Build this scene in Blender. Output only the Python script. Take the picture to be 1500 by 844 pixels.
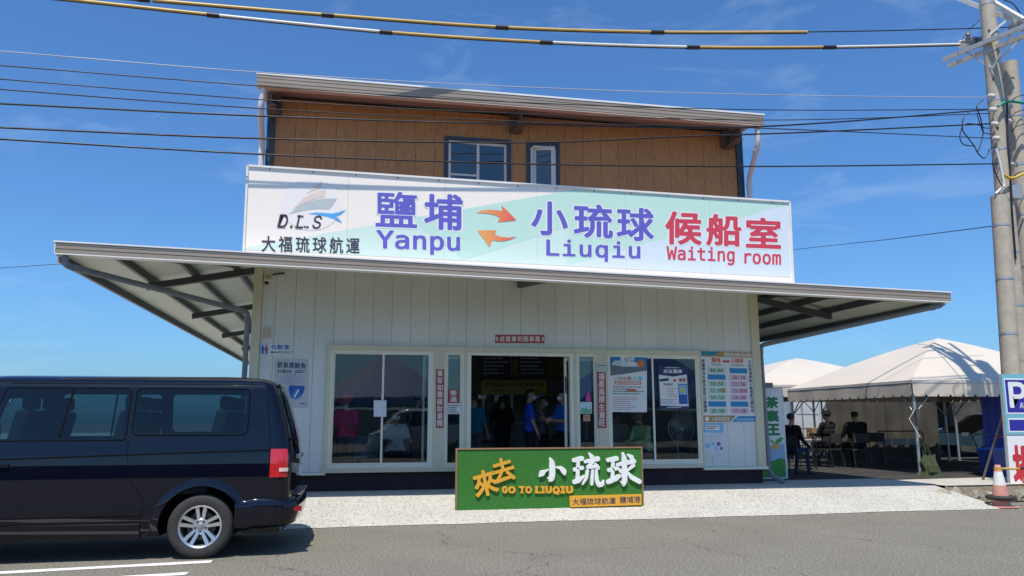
import bpy, bmesh, math, random
from mathutils import Vector, Matrix, Euler
R_ = math.radians
random.seed(7)
for _o in list(bpy.data.objects): bpy.data.objects.remove(_o)
SC = bpy.context.scene
COL = SC.collection

# ------------------------------------------------------------------ camera
CAM_POS = Vector((0.0, -13.85, 1.45)); YAW, PITCH, ROLL, FPX = R_(11.45), R_(9.7), R_(-0.11), 1140.0
_f = Vector((math.sin(YAW)*math.cos(PITCH), math.cos(YAW)*math.cos(PITCH), math.sin(PITCH)))
_r = Vector((math.cos(YAW), -math.sin(YAW), 0)); _u = _r.cross(_f)
CR = _r*math.cos(ROLL)+_u*math.sin(ROLL); CU = -_r*math.sin(ROLL)+_u*math.cos(ROLL); CF = _f
cd = bpy.data.cameras.new('camera'); cam = bpy.data.objects.new('camera', cd); COL.objects.link(cam)
cam.matrix_world = Matrix(((CR.x, CU.x, -CF.x, CAM_POS.x), (CR.y, CU.y, -CF.y, CAM_POS.y), (CR.z, CU.z, -CF.z, CAM_POS.z), (0, 0, 0, 1)))
cd.sensor_width = 36; cd.lens = 36*FPX/1500; cd.clip_start = 0.05; cd.clip_end = 3000
SC.camera = cam
def P(px, py, X=None, Y=None, Z=None):
    """survey helper: where the sight line of a photo pixel meets a known wall, ground or pole plane"""
    d = CF + CR*((px-750)/FPX) - CU*((py-422)/FPX)
    i, v = (0, X) if X is not None else (1, Y) if Y is not None else (2, Z)
    return CAM_POS + d*((v-CAM_POS[i])/d[i])

# ------------------------------------------------------------------ sky, sun, exposure
SUN = Vector((-0.15, -0.42, 1.0)).normalized()          # towards the sun
w = bpy.data.worlds.new('World'); SC.world = w; w.use_nodes = True
nt = w.node_tree; nt.nodes.clear()
out = nt.nodes.new('ShaderNodeOutputWorld'); bg = nt.nodes.new('ShaderNodeBackground')
sky = nt.nodes.new('ShaderNodeTexSky'); sky.sky_type = 'NISHITA'; sky.sun_disc = False
sky.sun_elevation = math.asin(SUN.z); sky.sun_rotation = math.atan2(SUN.x, SUN.y)
sky.air_density = 1.0; sky.dust_density = 1.2; sky.ozone_density = 1.5; sky.altitude = 0
gm = nt.nodes.new('ShaderNodeMix'); gm.data_type = 'RGBA'; gm.blend_type = 'MULTIPLY'; gm.inputs[0].default_value = 1.0; gm.inputs[7].default_value = (0.54, 0.93, 1.35, 1)     # clear sea air: deeper blue
tc = nt.nodes.new('ShaderNodeTexCoord')
mp = nt.nodes.new('ShaderNodeMapping'); mp.inputs['Scale'].default_value = (2.2, 2.2, 7.5); mp.inputs['Rotation'].default_value = (0.25, 0.12, 0.4)
ns = nt.nodes.new('ShaderNodeTexNoise'); ns.inputs['Scale'].default_value = 2.6; ns.inputs['Detail'].default_value = 7; ns.inputs['Roughness'].default_value = 0.6; ns.inputs['Distortion'].default_value = 0.6
rp = nt.nodes.new('ShaderNodeValToRGB'); rp.color_ramp.elements[0].position = 0.55; rp.color_ramp.elements[0].color = (0, 0, 0, 1)
rp.color_ramp.elements[1].position = 0.82; rp.color_ramp.elements[1].color = (0.20, 0.20, 0.20, 1)
mx = nt.nodes.new('ShaderNodeMix'); mx.data_type = 'RGBA'; mx.inputs[7].default_value = (6.0, 7.4, 9.0, 1)
nt.links.new(tc.outputs['Generated'], mp.inputs['Vector']); nt.links.new(mp.outputs[0], ns.inputs['Vector'])
nt.links.new(ns.outputs['Fac'], rp.inputs['Fac']); nt.links.new(rp.outputs['Color'], mx.inputs[0])
nt.links.new(sky.outputs[0], gm.inputs[6]); nt.links.new(gm.outputs[2], mx.inputs[6])
nt.links.new(mx.outputs[2], bg.inputs['Color']); bg.inputs['Strength'].default_value = 0.1
nt.links.new(bg.outputs[0], out.inputs['Surface'])
sl = bpy.data.lights.new('sun', 'SUN'); sl.energy = 4.2; sl.angle = R_(0.53); sl.color = (1.0, 0.93, 0.82)
so = bpy.data.objects.new('sun', sl); COL.objects.link(so); so.rotation_euler = (-SUN).to_track_quat('-Z', 'Y').to_euler(); so.location = (0, -20, 40)
SC.view_settings.view_transform = 'Standard'; SC.view_settings.look = 'None'; SC.view_settings.exposure = 0.30; SC.view_settings.gamma = 1.0
SC.view_settings.use_curve_mapping = False
SC.render.engine = 'CYCLES'
SC.cycles.max_bounces = 10; SC.cycles.transparent_max_bounces = 16; SC.cycles.glossy_bounces = 5; SC.cycles.diffuse_bounces = 5
SC.cycles.caustics_reflective = False; SC.cycles.caustics_refractive = False
SC.cycles.use_denoising = True

# ------------------------------------------------------------------ helpers
def tag(o, label=None, cat=None, group=None, kind=None):
    if label: o['label'] = label
    if cat: o['category'] = cat
    if group: o['group'] = group
    if kind: o['kind'] = kind
    return o
def empty(name, loc=(0, 0, 0), label=None, cat=None, group=None):
    o = bpy.data.objects.new(name, None); COL.objects.link(o); o.location = loc; o.empty_display_size = 0.2
    return tag(o, label, cat, group)
def wloc(o):
    v = Vector((0, 0, 0))
    while o: v += o.location; o = o.parent
    return v
def link(name, me, parent=None, origin=None):
    o = bpy.data.objects.new(name, me); COL.objects.link(o)
    if parent is not None:
        o.parent = parent
        o.location = -wloc(parent)
    return o
def copy_tree(o, parent=None):
    c = o.copy(); COL.objects.link(c); c.parent = parent
    if parent is not None: c.matrix_parent_inverse = o.matrix_parent_inverse.copy()
    for ch in [k for k in bpy.data.objects if k.parent == o]: copy_tree(ch, c)
    return c

class MB:
    def __init__(s): s.v = []; s.f = []; s.mi = []
    def add(s, vs, fs, m=0):
        b = len(s.v); s.v += [tuple(p) for p in vs]; s.f += [tuple(b+i for i in f) for f in fs]; s.mi += [m]*len(fs); return s
    def box(s, x0, x1, y0, y1, z0, z1, m=0):
        return s.add([(x0,y0,z0),(x1,y0,z0),(x1,y1,z0),(x0,y1,z0),(x0,y0,z1),(x1,y0,z1),(x1,y1,z1),(x0,y1,z1)],
                     [(0,3,2,1),(4,5,6,7),(0,1,5,4),(1,2,6,5),(2,3,7,6),(3,0,4,7)], m)
    def bbox(s, x0, x1, y0, y1, z0, z1, b=0.01, m=0):
        """box with chamfered edges"""
        bm = bmesh.new(); bmesh.ops.create_cube(bm, size=1)
        for v in bm.verts: v.co = Vector(((x0+x1)/2+v.co.x*(x1-x0), (y0+y1)/2+v.co.y*(y1-y0), (z0+z1)/2+v.co.z*(z1-z0)))
        bmesh.ops.bevel(bm, geom=list(bm.edges), offset=b, segments=2, profile=0.6, affect='EDGES')
        return s.bm(bm, m)
    def bm(s, bm, m=0, mat=None):
        bm.verts.index_update()
        vs = [(mat @ v.co) if mat else v.co.copy() for v in bm.verts]; fs = [[v.index for v in f.verts] for f in bm.faces]
        bm.free(); return s.add(vs, fs, m)
    def obox(s, c, size, mat=None, m=0):
        c = Vector(c); mat = mat or Matrix.Identity(3); h = [k/2 for k in size]
        vs = [c + mat @ Vector((sx*h[0], sy*h[1], sz*h[2])) for sz in (-1, 1) for sx, sy in ((-1,-1),(1,-1),(1,1),(-1,1))]
        return s.add(vs, [(0,3,2,1),(4,5,6,7),(0,1,5,4),(1,2,6,5),(2,3,7,6),(3,0,4,7)], m)
    def bar(s, a, b, w, h, m=0, up=(0, 0, 1)):
        a, b = Vector(a), Vector(b); d = (b-a); L = d.length; d.normalize(); up = Vector(up)
        if abs(d.dot(up)) > 0.98: up = Vector((0, 1, 0))
        x = d.cross(up).normalized(); z = x.cross(d)
        return s.obox((a+b)/2, (L, w, h), Matrix((d, x, z)).transposed(), m)
    def tube(s, path, r, n=8, m=0, cap=True):
        path = [Vector(p) for p in path]; k = len(path); rs = r if isinstance(r, (list, tuple)) else [r]*k
        t0 = (path[1]-path[0]).normalized(); ref = Vector((0, 0, 1)) if abs(t0.z) < 0.9 else Vector((1, 0, 0))
        x = t0.cross(ref).normalized(); vs = []
        for i, p in enumerate(path):
            t = ((path[min(i+1, k-1)]-path[i]).normalized() + (path[i]-path[max(i-1, 0)]).normalized())
            t = t.normalized() if t.length > 1e-6 else t0
            x = (x - t*x.dot(t)); x = x.normalized() if x.length > 1e-6 else t.orthogonal().normalized()
            y = t.cross(x)
            for j in range(n):
                a = 2*math.pi*j/n; vs.append(p + (x*math.cos(a)+y*math.sin(a))*rs[i])
        fs = [(i*n+j, i*n+(j+1) % n, (i+1)*n+(j+1) % n, (i+1)*n+j) for i in range(k-1) for j in range(n)]
        if cap: fs += [tuple(reversed(range(n))), tuple((k-1)*n+j for j in range(n))]
        return s.add(vs, fs, m)
    def lathe(s, prof, c=(0, 0, 0), n=20, axis='Z', m=0, cap=True):
        c = Vector(c); vs = []
        for r, h in prof:
            for j in range(n):
                a = 2*math.pi*j/n; q = (r*math.cos(a), r*math.sin(a), h)
                if axis == 'Y': q = (q[0], q[2], q[1])
                if axis == 'X': q = (q[2], q[0], q[1])
                vs.append(c+Vector(q))
        k = len(prof); fs = [(i*n+j, i*n+(j+1) % n, (i+1)*n+(j+1) % n, (i+1)*n+j) for i in range(k-1) for j in range(n)]
        if cap: fs += [tuple(reversed(range(n))), tuple((k-1)*n+j for j in range(n))]
        return s.add(vs, fs, m)
    def prism(s, pts, d, m=0):
        """closed outline pts (3d) extruded by vector d"""
        pts = [Vector(p) for p in pts]; d = Vector(d); k = len(pts)
        return s.add(pts+[p+d for p in pts], [tuple(reversed(range(k))), tuple(range(k, 2*k))]+[(i, (i+1) % k, k+(i+1) % k, k+i) for i in range(k)], m)
    def poly(s, pts, m=0): return s.add(pts, [tuple(range(len(pts)))], m)
    def ball(s, c, r, sub=2, m=0, sc=(1, 1, 1), mat=None):
        bm = bmesh.new(); bmesh.ops.create_icosphere(bm, subdivisions=sub, radius=1)
        c = Vector(c)
        for v in bm.verts:
            q = Vector((v.co.x*r*sc[0], v.co.y*r*sc[1], v.co.z*r*sc[2])); v.co = c + (mat @ q if mat else q)
        return s.bm(bm, m)
    def mesh(s, name):
        me = bpy.data.meshes.new(name); me.from_pydata([tuple(p) for p in s.v], [], s.f); return me
    def build(s, name, mat, parent=None, smooth=None, fix=True):
        me = s.mesh(name); mats = mat if isinstance(mat, (list, tuple)) else [mat]
        for k in mats: me.materials.append(k)
        for p, i in zip(me.polygons, s.mi): p.material_index = min(i, len(mats)-1)
        if fix:
            bm = bmesh.new(); bm.from_mesh(me); bmesh.ops.recalc_face_normals(bm, faces=bm.faces); bm.to_mesh(me); bm.free()
        if smooth:
            me.shade_smooth(); me.set_sharp_from_angle(angle=R_(smooth))
        return link(name, me, parent)

# ------------------------------------------------------------------ materials
MATS = {}
def mat(name, rgb, rough=0.6, metal=0.0, var=0.1, vscale=6.0, bump=0.0, bscale=60.0, spec=0.5, coat=0.0, stretch=(1, 1, 1), rand=0.0, dirt=0.0, dirt_rgb=None, detail=5):
    if name in MATS: return MATS[name]
    m = bpy.data.materials.new(name); m.use_nodes = True; t = m.node_tree; b = t.nodes['Principled BSDF']
    b.inputs['Roughness'].default_value = rough; b.inputs['Metallic'].default_value = metal; b.inputs['Specular IOR Level'].default_value = spec
    b.inputs['Coat Weight'].default_value = coat; b.inputs['Coat Roughness'].default_value = 0.04
    b.inputs['Base Color'].default_value = (*rgb, 1)
    L = t.links.new
    tc = t.nodes.new('ShaderNodeTexCoord'); mp = t.nodes.new('ShaderNodeMapping'); mp.inputs['Scale'].default_value = stretch
    L(tc.outputs['Object'], mp.inputs['Vector'])
    col = None
    if var > 0:
        n = t.nodes.new('ShaderNodeTexNoise'); n.inputs['Scale'].default_value = vscale; n.inputs['Detail'].default_value = detail; n.inputs['Roughness'].default_value = 0.62
        L(mp.outputs[0], n.inputs['Vector'])
        r = t.nodes.new('ShaderNodeValToRGB'); r.color_ramp.elements[0].position = 0.28; r.color_ramp.elements[1].position = 0.72
        r.color_ramp.elements[0].color = (*[max(0, c*(1-var)) for c in rgb], 1); r.color_ramp.elements[1].color = (*[min(1, c*(1+var)) for c in rgb], 1)
        L(n.outputs['Fac'], r.inputs['Fac']); col = r.outputs['Color']
        rr = t.nodes.new('ShaderNodeMapRange'); rr.inputs['To Min'].default_value = max(0.02, rough-0.08); rr.inputs['To Max'].default_value = min(1, rough+0.08)
        L(n.outputs['Fac'], rr.inputs['Value']); L(rr.outputs[0], b.inputs['Roughness'])
    if dirt > 0:
        n2 = t.nodes.new('ShaderNodeTexNoise'); n2.inputs['Scale'].default_value = vscale*0.35; n2.inputs['Detail'].default_value = 8; n2.inputs['Roughness'].default_value = 0.7
        L(mp.outputs[0], n2.inputs['Vector'])
        r2 = t.nodes.new('ShaderNodeMapRange'); r2.inputs['From Min'].default_value = 0.5; r2.inputs['From Max'].default_value = 0.78; r2.inputs['To Max'].default_value = dirt
        L(n2.outputs['Fac'], r2.inputs['Value'])
        mx = t.nodes.new('ShaderNodeMix'); mx.data_type = 'RGBA'; mx.inputs[7].default_value = (*(dirt_rgb or tuple(c*0.4 for c in rgb)), 1)
        L(r2.outputs[0], mx.inputs[0])
        if col: L(col, mx.inputs[6])
        else: mx.inputs[6].default_value = (*rgb, 1)
        col = mx.outputs[2]
    if rand > 0:
        oi = t.nodes.new('ShaderNodeObjectInfo'); rr = t.nodes.new('ShaderNodeMapRange'); rr.inputs['To Min'].default_value = 1-rand; rr.inputs['To Max'].default_value = 1+rand
        L(oi.outputs['Random'], rr.inputs['Value'])
        mx = t.nodes.new('ShaderNodeMix'); mx.data_type = 'RGBA'; mx.blend_type = 'MULTIPLY'; mx.inputs[0].default_value = 1
        if col: L(col, mx.inputs[6])
        else: mx.inputs[6].default_value = (*rgb, 1)
        L(rr.outputs[0], mx.inputs[7]); col = mx.outputs[2]
    if col: L(col, b.inputs['Base Color'])
    if bump > 0:
        n = t.nodes.new('ShaderNodeTexNoise'); n.inputs['Scale'].default_value = bscale; n.inputs['Detail'].default_value = 4
        L(mp.outputs[0], n.inputs['Vector'])
        bp = t.nodes.new('ShaderNodeBump'); bp.inputs['Strength'].default_value = bump; bp.inputs['Distance'].default_value = 0.01
        L(n.outputs['Fac'], bp.inputs['Height']); L(bp.outputs[0], b.inputs['Normal'])
    MATS[name] = m; return m
def glass(name, tint=(0.6, 0.68, 0.68), ior=1.5, gloss=1.0, rough=0.0):
    """thin sheet of float glass: tinted see-through plus Fresnel mirror"""
    m = bpy.data.materials.new(name); m.use_nodes = True; t = m.node_tree; t.nodes.clear(); L = t.links.new
    o = t.nodes.new('ShaderNodeOutputMaterial'); tr = t.nodes.new('ShaderNodeBsdfTransparent'); tr.inputs[0].default_value = (*tint, 1)
    gl = t.nodes.new('ShaderNodeBsdfGlossy'); gl.inputs['Roughness'].default_value = rough; gl.inputs[0].default_value = (gloss, gloss, gloss, 1)
    fr = t.nodes.new('ShaderNodeFresnel'); fr.inputs[0].default_value = ior; mx = t.nodes.new('ShaderNodeMixShader')
    n = t.nodes.new('ShaderNodeTexNoise'); n.inputs['Scale'].default_value = 1.3; bp = t.nodes.new('ShaderNodeBump'); bp.inputs['Strength'].default_value = 0.05; bp.inputs['Distance'].default_value = 0.02
    tc = t.nodes.new('ShaderNodeTexCoord'); L(tc.outputs['Object'], n.inputs['Vector']); L(n.outputs['Fac'], bp.inputs['Height']); L(bp.outputs[0], gl.inputs['Normal'])
    L(fr.outputs[0], mx.inputs[0]); L(tr.outputs[0], mx.inputs[1]); L(gl.outputs[0], mx.inputs[2]); L(mx.outputs[0], o.inputs[0])
    MATS[name] = m; return m
def grainy(name, base, dark, scale, thr=(0.45, 0.62), stretch=(1, 1, 1), rough=0.8, bump=0.3, big=0.0, rand=0.0, kind='noise'):
    """two-tone speckled stuff (pebbles, stucco pits, wood streaks)"""
    m = bpy.data.materials.new(name); m.use_nodes = True; t = m.node_tree; b = t.nodes['Principled BSDF']; L = t.links.new
    b.inputs['Roughness'].default_value = rough; b.inputs['Specular IOR Level'].default_value = 0.15
    tc = t.nodes.new('ShaderNodeTexCoord'); mp = t.nodes.new('ShaderNodeMapping'); mp.inputs['Scale'].default_value = stretch; L(tc.outputs['Object'], mp.inputs[0])
    if kind == 'noise':
        n = t.nodes.new('ShaderNodeTexNoise'); n.inputs['Scale'].default_value = scale; n.inputs['Detail'].default_value = 6; n.inputs['Roughness'].default_value = 0.65; src = n.outputs['Fac']
    else:
        n = t.nodes.new('ShaderNodeTexVoronoi'); n.inputs['Scale'].default_value = scale
        sp = t.nodes.new('ShaderNodeSeparateColor'); L(n.outputs['Color'], sp.inputs[0]); src = sp.outputs[0]
    L(mp.outputs[0], n.inputs['Vector'])
    r = t.nodes.new('ShaderNodeValToRGB'); r.color_ramp.elements[0].position = thr[0]; r.color_ramp.elements[1].position = thr[1]
    r.color_ramp.elements[0].color = (*dark, 1); r.color_ramp.elements[1].color = (*base, 1); L(src, r.inputs['Fac']); col = r.outputs['Color']
    n2 = t.nodes.new('ShaderNodeTexNoise'); n2.inputs['Scale'].default_value = 0.9; n2.inputs['Detail'].default_value = 6; L(tc.outputs['Object'], n2.inputs['Vector'])
    mr = t.nodes.new('ShaderNodeMapRange'); mr.inputs['From Min'].default_value = 0.3; mr.inputs['From Max'].default_value = 0.7; mr.inputs['To Min'].default_value = 1-big; mr.inputs['To Max'].default_value = 1+big
    L(n2.outputs['Fac'], mr.inputs['Value'])
    mx = t.nodes.new('ShaderNodeMix'); mx.data_type = 'RGBA'; mx.blend_type = 'MULTIPLY'; mx.inputs[0].default_value = 1; L(col, mx.inputs[6]); L(mr.outputs[0], mx.inputs[7]); col = mx.outputs[2]
    if rand:
        oi = t.nodes.new('ShaderNodeObjectInfo'); rr = t.nodes.new('ShaderNodeMapRange'); rr.inputs['To Min'].default_value = 1-rand; rr.inputs['To Max'].default_value = 1+rand
        L(oi.outputs['Random'], rr.inputs['Value']); mx = t.nodes.new('ShaderNodeMix'); mx.data_type = 'RGBA'; mx.blend_type = 'MULTIPLY'; mx.inputs[0].default_value = 1
        L(col, mx.inputs[6]); L(rr.outputs[0], mx.inputs[7]); col = mx.outputs[2]
    L(col, b.inputs['Base Color'])
    bp = t.nodes.new('ShaderNodeBump'); bp.inputs['Strength'].default_value = bump; bp.inputs['Distance'].default_value = 0.008
    L(src, bp.inputs['Height']); L(bp.outputs[0], b.inputs['Normal'])
    MATS[name] = m; return m

# ------------------------------------------------------------------ lettering (Blender's own fonts)
def _font(fn):
    try:
        import os
        p = os.path.join(bpy.utils.system_resource('DATAFILES', path='fonts'), fn)
        return bpy.data.fonts.load(p)
    except Exception:
        return None
FONTS = {'cjk': _font('Noto Sans CJK Regular.woff2'), 'mono': _font('DejaVuSansMono.woff2'), 'inter': _font('Inter.woff2')}
def glyphs(s, font='cjk', bold=0.0, depth=0.0, res=3, space=1.0, line=1.0, copies=8, step=0.00012):
    """outline letters as flat (or extruded) meshes; bold strokes are grown by laying copies round a small circle, a hair apart in depth"""
    cu = bpy.data.curves.new('t', 'FONT'); cu.body = s; cu.size = 1
    if FONTS.get(font): cu.font = FONTS[font]
    cu.extrude = depth; cu.resolution_u = res; cu.space_character = space; cu.space_line = line; cu.fill_mode = 'BOTH'
    o = bpy.data.objects.new('t', cu); me = bpy.data.meshes.new_from_object(o)
    v0 = [v.co.copy() for v in me.vertices]; f0 = [tuple(p.vertices) for p in me.polygons]
    bpy.data.objects.remove(o); bpy.data.curves.remove(cu); bpy.data.meshes.remove(me)
    if bold <= 0: return v0, f0
    vs, fs = [], []
    for i in range(copies):
        a = 2*math.pi*i/copies; d = Vector((bold*math.cos(a), bold*math.sin(a), step*i)); k = len(vs)
        vs += [v+d for v in v0]; fs += [tuple(k+j for j in f) for f in f0]
    return vs, fs
def fit(vs, quad, depth=None, shear=0.0, keep=None):
    """maps glyph points into the quad TL, TR, BL, BR (world); the normal side gets the extrusion. keep = bounds taken from another glyph set"""
    TL, TR, BL, BR = [Vector(q) for q in quad]
    src = keep or vs
    x0 = min(v.x for v in src); x1 = max(v.x for v in src); y0 = min(v.y for v in src); y1 = max(v.y for v in src)
    n = (BR-BL).cross(TL-BL).normalized(); o = []
    for v in vs:
        a = (v.x-x0)/(x1-x0); b = (v.y-y0)/(y1-y0); a += shear*(b-0.5)
        p = (BL*(1-a)+BR*a)*(1-b) + (TL*(1-a)+TR*a)*b
        o.append(p + n*v.z)
    return o
def letters(name, s, quad, m, parent, bold=0.0, depth=0.0, font='cjk', lift=0.0, shear=0.0, space=1.0, res=3, keep=None, line=1.0, smooth=None):
    vs, fs = glyphs(s, font, bold*0.4, depth, res, space, line)
    if not vs: return None
    q = [Vector(k) for k in quad]; n = (q[3]-q[2]).cross(q[0]-q[2]).normalized()
    o = MB().add([p+n*lift for p in fit(vs, quad, shear=shear, keep=keep)], fs).build(name, m, parent, fix=False)
    return o
def pq(x0, y0, x1, y1, Y, dy=0.0):
    """quad on a wall plane Y from a photo box; dy = how far the right side sits lower"""
    return [P(x0, y0, Y=Y), P(x1, y0+dy, Y=Y), P(x0, y1, Y=Y), P(x1, y1+dy, Y=Y)]
def wq(x0, x1, z0, z1, Y): return [Vector((x0, Y, z1)), Vector((x1, Y, z1)), Vector((x0, Y, z0)), Vector((x1, Y, z0))]
def sub(quad, a0, a1, b0, b1):
    """part of a quad; a from left, b from top"""
    TL, TR, BL, BR = [Vector(q) for q in quad]
    f = lambda a, b: (TL*(1-a)+TR*a)*(1-b)+(BL*(1-a)+BR*a)*b
    return [f(a0, b0), f(a1, b0), f(a0, b1), f(a1, b1)]
def plate(name, quad, m, parent, t=0.004, lift=0.0):
    TL, TR, BL, BR = [Vector(q) for q in quad]; n = (BR-BL).cross(TL-BL).normalized()
    k = [p+n*lift for p in (BL, BR, TR, TL)]
    return MB().prism(k, n*t).build(name, m, parent)
def flat(pts, name, m, parent):
    from mathutils.geometry import tessellate_polygon
    return MB().add(pts, [tuple(t) for t in tessellate_polygon([pts])]).build(name, m, parent, fix=False)
def shape(name, quad, pts, m, parent, lift=0.0, t=0.0015):
    """flat outline given in (a from left, b from top) coordinates of a quad"""
    TL, TR, BL, BR = [Vector(q) for q in quad]; n = (BR-BL).cross(TL-BL).normalized()
    f = lambda a, b: (TL*(1-a)+TR*a)*(1-b)+(BL*(1-a)+BR*a)*b
    return flat([f(a, b)+n*(lift+t) for a, b in pts], name, m, parent)
# ================================================================== materials used by the place
def asphalt_mat():
    m = grainy('asphalt', (0.262, 0.244, 0.202), (0.062, 0.058, 0.049), 38, (0.32, 0.62), rough=0.9, bump=0.5, big=0.07)
    t = m.node_tree; b = t.nodes['Principled BSDF']; L = t.links.new
    src = b.inputs['Base Color'].links[0].from_socket
    tc = t.nodes.new('ShaderNodeTexCoord'); mp = t.nodes.new('ShaderNodeMapping'); mp.inputs['Scale'].default_value = (0.5, 2.4, 1); L(tc.outputs['Object'], mp.inputs[0])
    n = t.nodes.new('ShaderNodeTexNoise'); n.inputs['Scale'].default_value = 1.1; n.inputs['Detail'].default_value = 9; n.inputs['Roughness'].default_value = 0.72; L(mp.outputs[0], n.inputs['Vector'])
    r = t.nodes.new('ShaderNodeMapRange'); r.inputs['From Min'].default_value = 0.64; r.inputs['From Max'].default_value = 0.74; r.inputs['To Max'].default_value = 0.45; L(n.outputs['Fac'], r.inputs['Value'])
    mx = t.nodes.new('ShaderNodeMix'); mx.data_type = 'RGBA'; mx.inputs[7].default_value = (0.06, 0.058, 0.055, 1); L(r.outputs[0], mx.inputs[0]); L(src, mx.inputs[6])
    v = t.nodes.new('ShaderNodeTexVoronoi'); v.inputs['Scale'].default_value = 14; L(tc.outputs['Object'], v.inputs['Vector'])
    r3 = t.nodes.new('ShaderNodeMapRange'); r3.inputs['From Min'].default_value = 0.09; r3.inputs['From Max'].default_value = 0.06; L(v.outputs['Distance'], r3.inputs['Value'])
    sp = t.nodes.new('ShaderNodeSeparateColor'); L(v.outputs['Color'], sp.inputs[0])
    gt = t.nodes.new('ShaderNodeMath'); gt.operation = 'GREATER_THAN'; gt.inputs[1].default_value = 0.8; L(sp.outputs[0], gt.inputs[0])
    mu = t.nodes.new('ShaderNodeMath'); mu.operation = 'MULTIPLY'; L(gt.outputs[0], mu.inputs[0]); L(r3.outputs[0], mu.inputs[1])
    m2 = t.nodes.new('ShaderNodeMix'); m2.data_type = 'RGBA'; m2.inputs[7].default_value = (0.36, 0.35, 0.32, 1); L(mu.outputs[0], m2.inputs[0]); L(mx.outputs[2], m2.inputs[6])
    # thin wandering cracks
    nw = t.nodes.new('ShaderNodeTexNoise'); nw.inputs['Scale'].default_value = 1.7; nw.inputs['Detail'].default_value = 6; L(tc.outputs['Object'], nw.inputs['Vector'])
    av = t.nodes.new('ShaderNodeVectorMath'); av.operation = 'MULTIPLY_ADD'; av.inputs[1].default_value = (0.9, 0.9, 0); L(nw.outputs['Color'], av.inputs[0]); L(tc.outputs['Object'], av.inputs[2])
    vc = t.nodes.new('ShaderNodeTexVoronoi'); vc.feature = 'DISTANCE_TO_EDGE'; vc.inputs['Scale'].default_value = 0.33; L(av.outputs[0], vc.inputs['Vector'])
    rc_ = t.nodes.new('ShaderNodeMapRange'); rc_.inputs['From Min'].default_value = 0.0045; rc_.inputs['From Max'].default_value = 0.001; rc_.inputs['To Max'].default_value = 0.55; L(vc.outputs['Distance'], rc_.inputs['Value'])
    m3 = t.nodes.new('ShaderNodeMix'); m3.data_type = 'RGBA'; m3.inputs[7].default_value = (0.05, 0.048, 0.045, 1); L(rc_.outputs[0], m3.inputs[0]); L(m2.outputs[2], m3.inputs[6])
    L(m3.outputs[2], b.inputs['Base Color']); return m
ASPH = asphalt_mat()
APRON = grainy('washed_pebble_concrete', (0.50, 0.483, 0.435), (0.25, 0.24, 0.225), 55, (0.06, 0.32), rough=0.85, bump=0.6, big=0.07, kind='voronoi')
CONC = mat('yard_asphalt', (0.055, 0.053, 0.05), 0.9, spec=0.08, var=0.25, vscale=2.2, bump=0.3, bscale=40, dirt=0.5, dirt_rgb=(0.035, 0.033, 0.03))
SLAB = mat('slab_concrete', (0.46, 0.43, 0.37), 0.9, var=0.15, vscale=3, bump=0.3, bscale=40, dirt=0.4, dirt_rgb=(0.28, 0.25, 0.21))
PAINT = mat('road_paint', (0.74, 0.73, 0.70), 0.7, var=0.12, vscale=14, bump=0.2, dirt=0.35, dirt_rgb=(0.35, 0.34, 0.33))
STUCCO = grainy('embossed_grey_panel', (0.66, 0.675, 0.645), (0.40, 0.41, 0.40), 30, (0.30, 0.42), stretch=(1.4, 1.4, 0.55), rough=0.55, bump=0.55, big=0.06, rand=0.025)
WOOD = grainy('woodgrain_panel', (0.60, 0.305, 0.125), (0.32, 0.15, 0.060), 62, (0.32, 0.58), stretch=(1.6, 1.6, 0.06), rough=0.6, bump=0.3, big=0.06, rand=0.02)
def pits(m):
    t = m.node_tree; b = t.nodes['Principled BSDF']; L = t.links.new; src = b.inputs['Base Color'].links[0].from_socket
    tc = t.nodes.new('ShaderNodeTexCoord'); mp = t.nodes.new('ShaderNodeMapping'); mp.inputs['Scale'].default_value = (1.5, 1, 0.8); L(tc.outputs['Object'], mp.inputs[0])
    v = t.nodes.new('ShaderNodeTexVoronoi'); v.inputs['Scale'].default_value = 8.0; L(mp.outputs[0], v.inputs['Vector'])
    r = t.nodes.new('ShaderNodeMapRange'); r.inputs['From Min'].default_value = 0.15; r.inputs['From Max'].default_value = 0.06; r.inputs['To Max'].default_value = 0.7; L(v.outputs['Distance'], r.inputs['Value'])
    mx = t.nodes.new('ShaderNodeMix'); mx.data_type = 'RGBA'; mx.inputs[7].default_value = (0.09, 0.045, 0.025, 1); L(r.outputs[0], mx.inputs[0]); L(src, mx.inputs[6]); L(mx.outputs[2], b.inputs['Base Color'])
pits(WOOD)
CREAM = mat('cream_flashing', (0.62, 0.57, 0.41), 0.45, var=0.05, vscale=3, dirt=0.18)
IVORY = mat('ivory_window_profile', (0.76, 0.73, 0.60), 0.35, var=0.03, vscale=3)
PLINTH = mat('plum_plinth_paint', (0.050, 0.030, 0.034), 0.7, var=0.2, vscale=4, spec=0.15, dirt=0.35, dirt_rgb=(0.080, 0.062, 0.058))
NAVY = mat('navy_flashing', (0.035, 0.050, 0.068), 0.4, var=0.1)
WHITEP = mat('white_pvc_pipe', (0.68, 0.68, 0.66), 0.4, var=0.05, dirt=0.25)
GREYP = mat('grey_pvc_pipe', (0.17, 0.19, 0.21), 0.45, var=0.06, dirt=0.2)
STEEL = mat('dark_painted_steel', (0.055, 0.058, 0.060), 0.5, var=0.2, vscale=5, dirt=0.2, dirt_rgb=(0.10, 0.085, 0.07))
GUT = mat('taupe_gutter_metal', (0.33, 0.27, 0.215), 0.42, var=0.08, vscale=2.5, stretch=(0.3, 1, 4), dirt=0.3, dirt_rgb=(0.20, 0.17, 0.15))
GUTL = mat('gutter_lip_white', (0.78, 0.77, 0.74), 0.4, var=0.04)
REDR = mat('red_roof_sheet', (0.27, 0.065, 0.05), 0.7, var=0.1, vscale=2)
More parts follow.
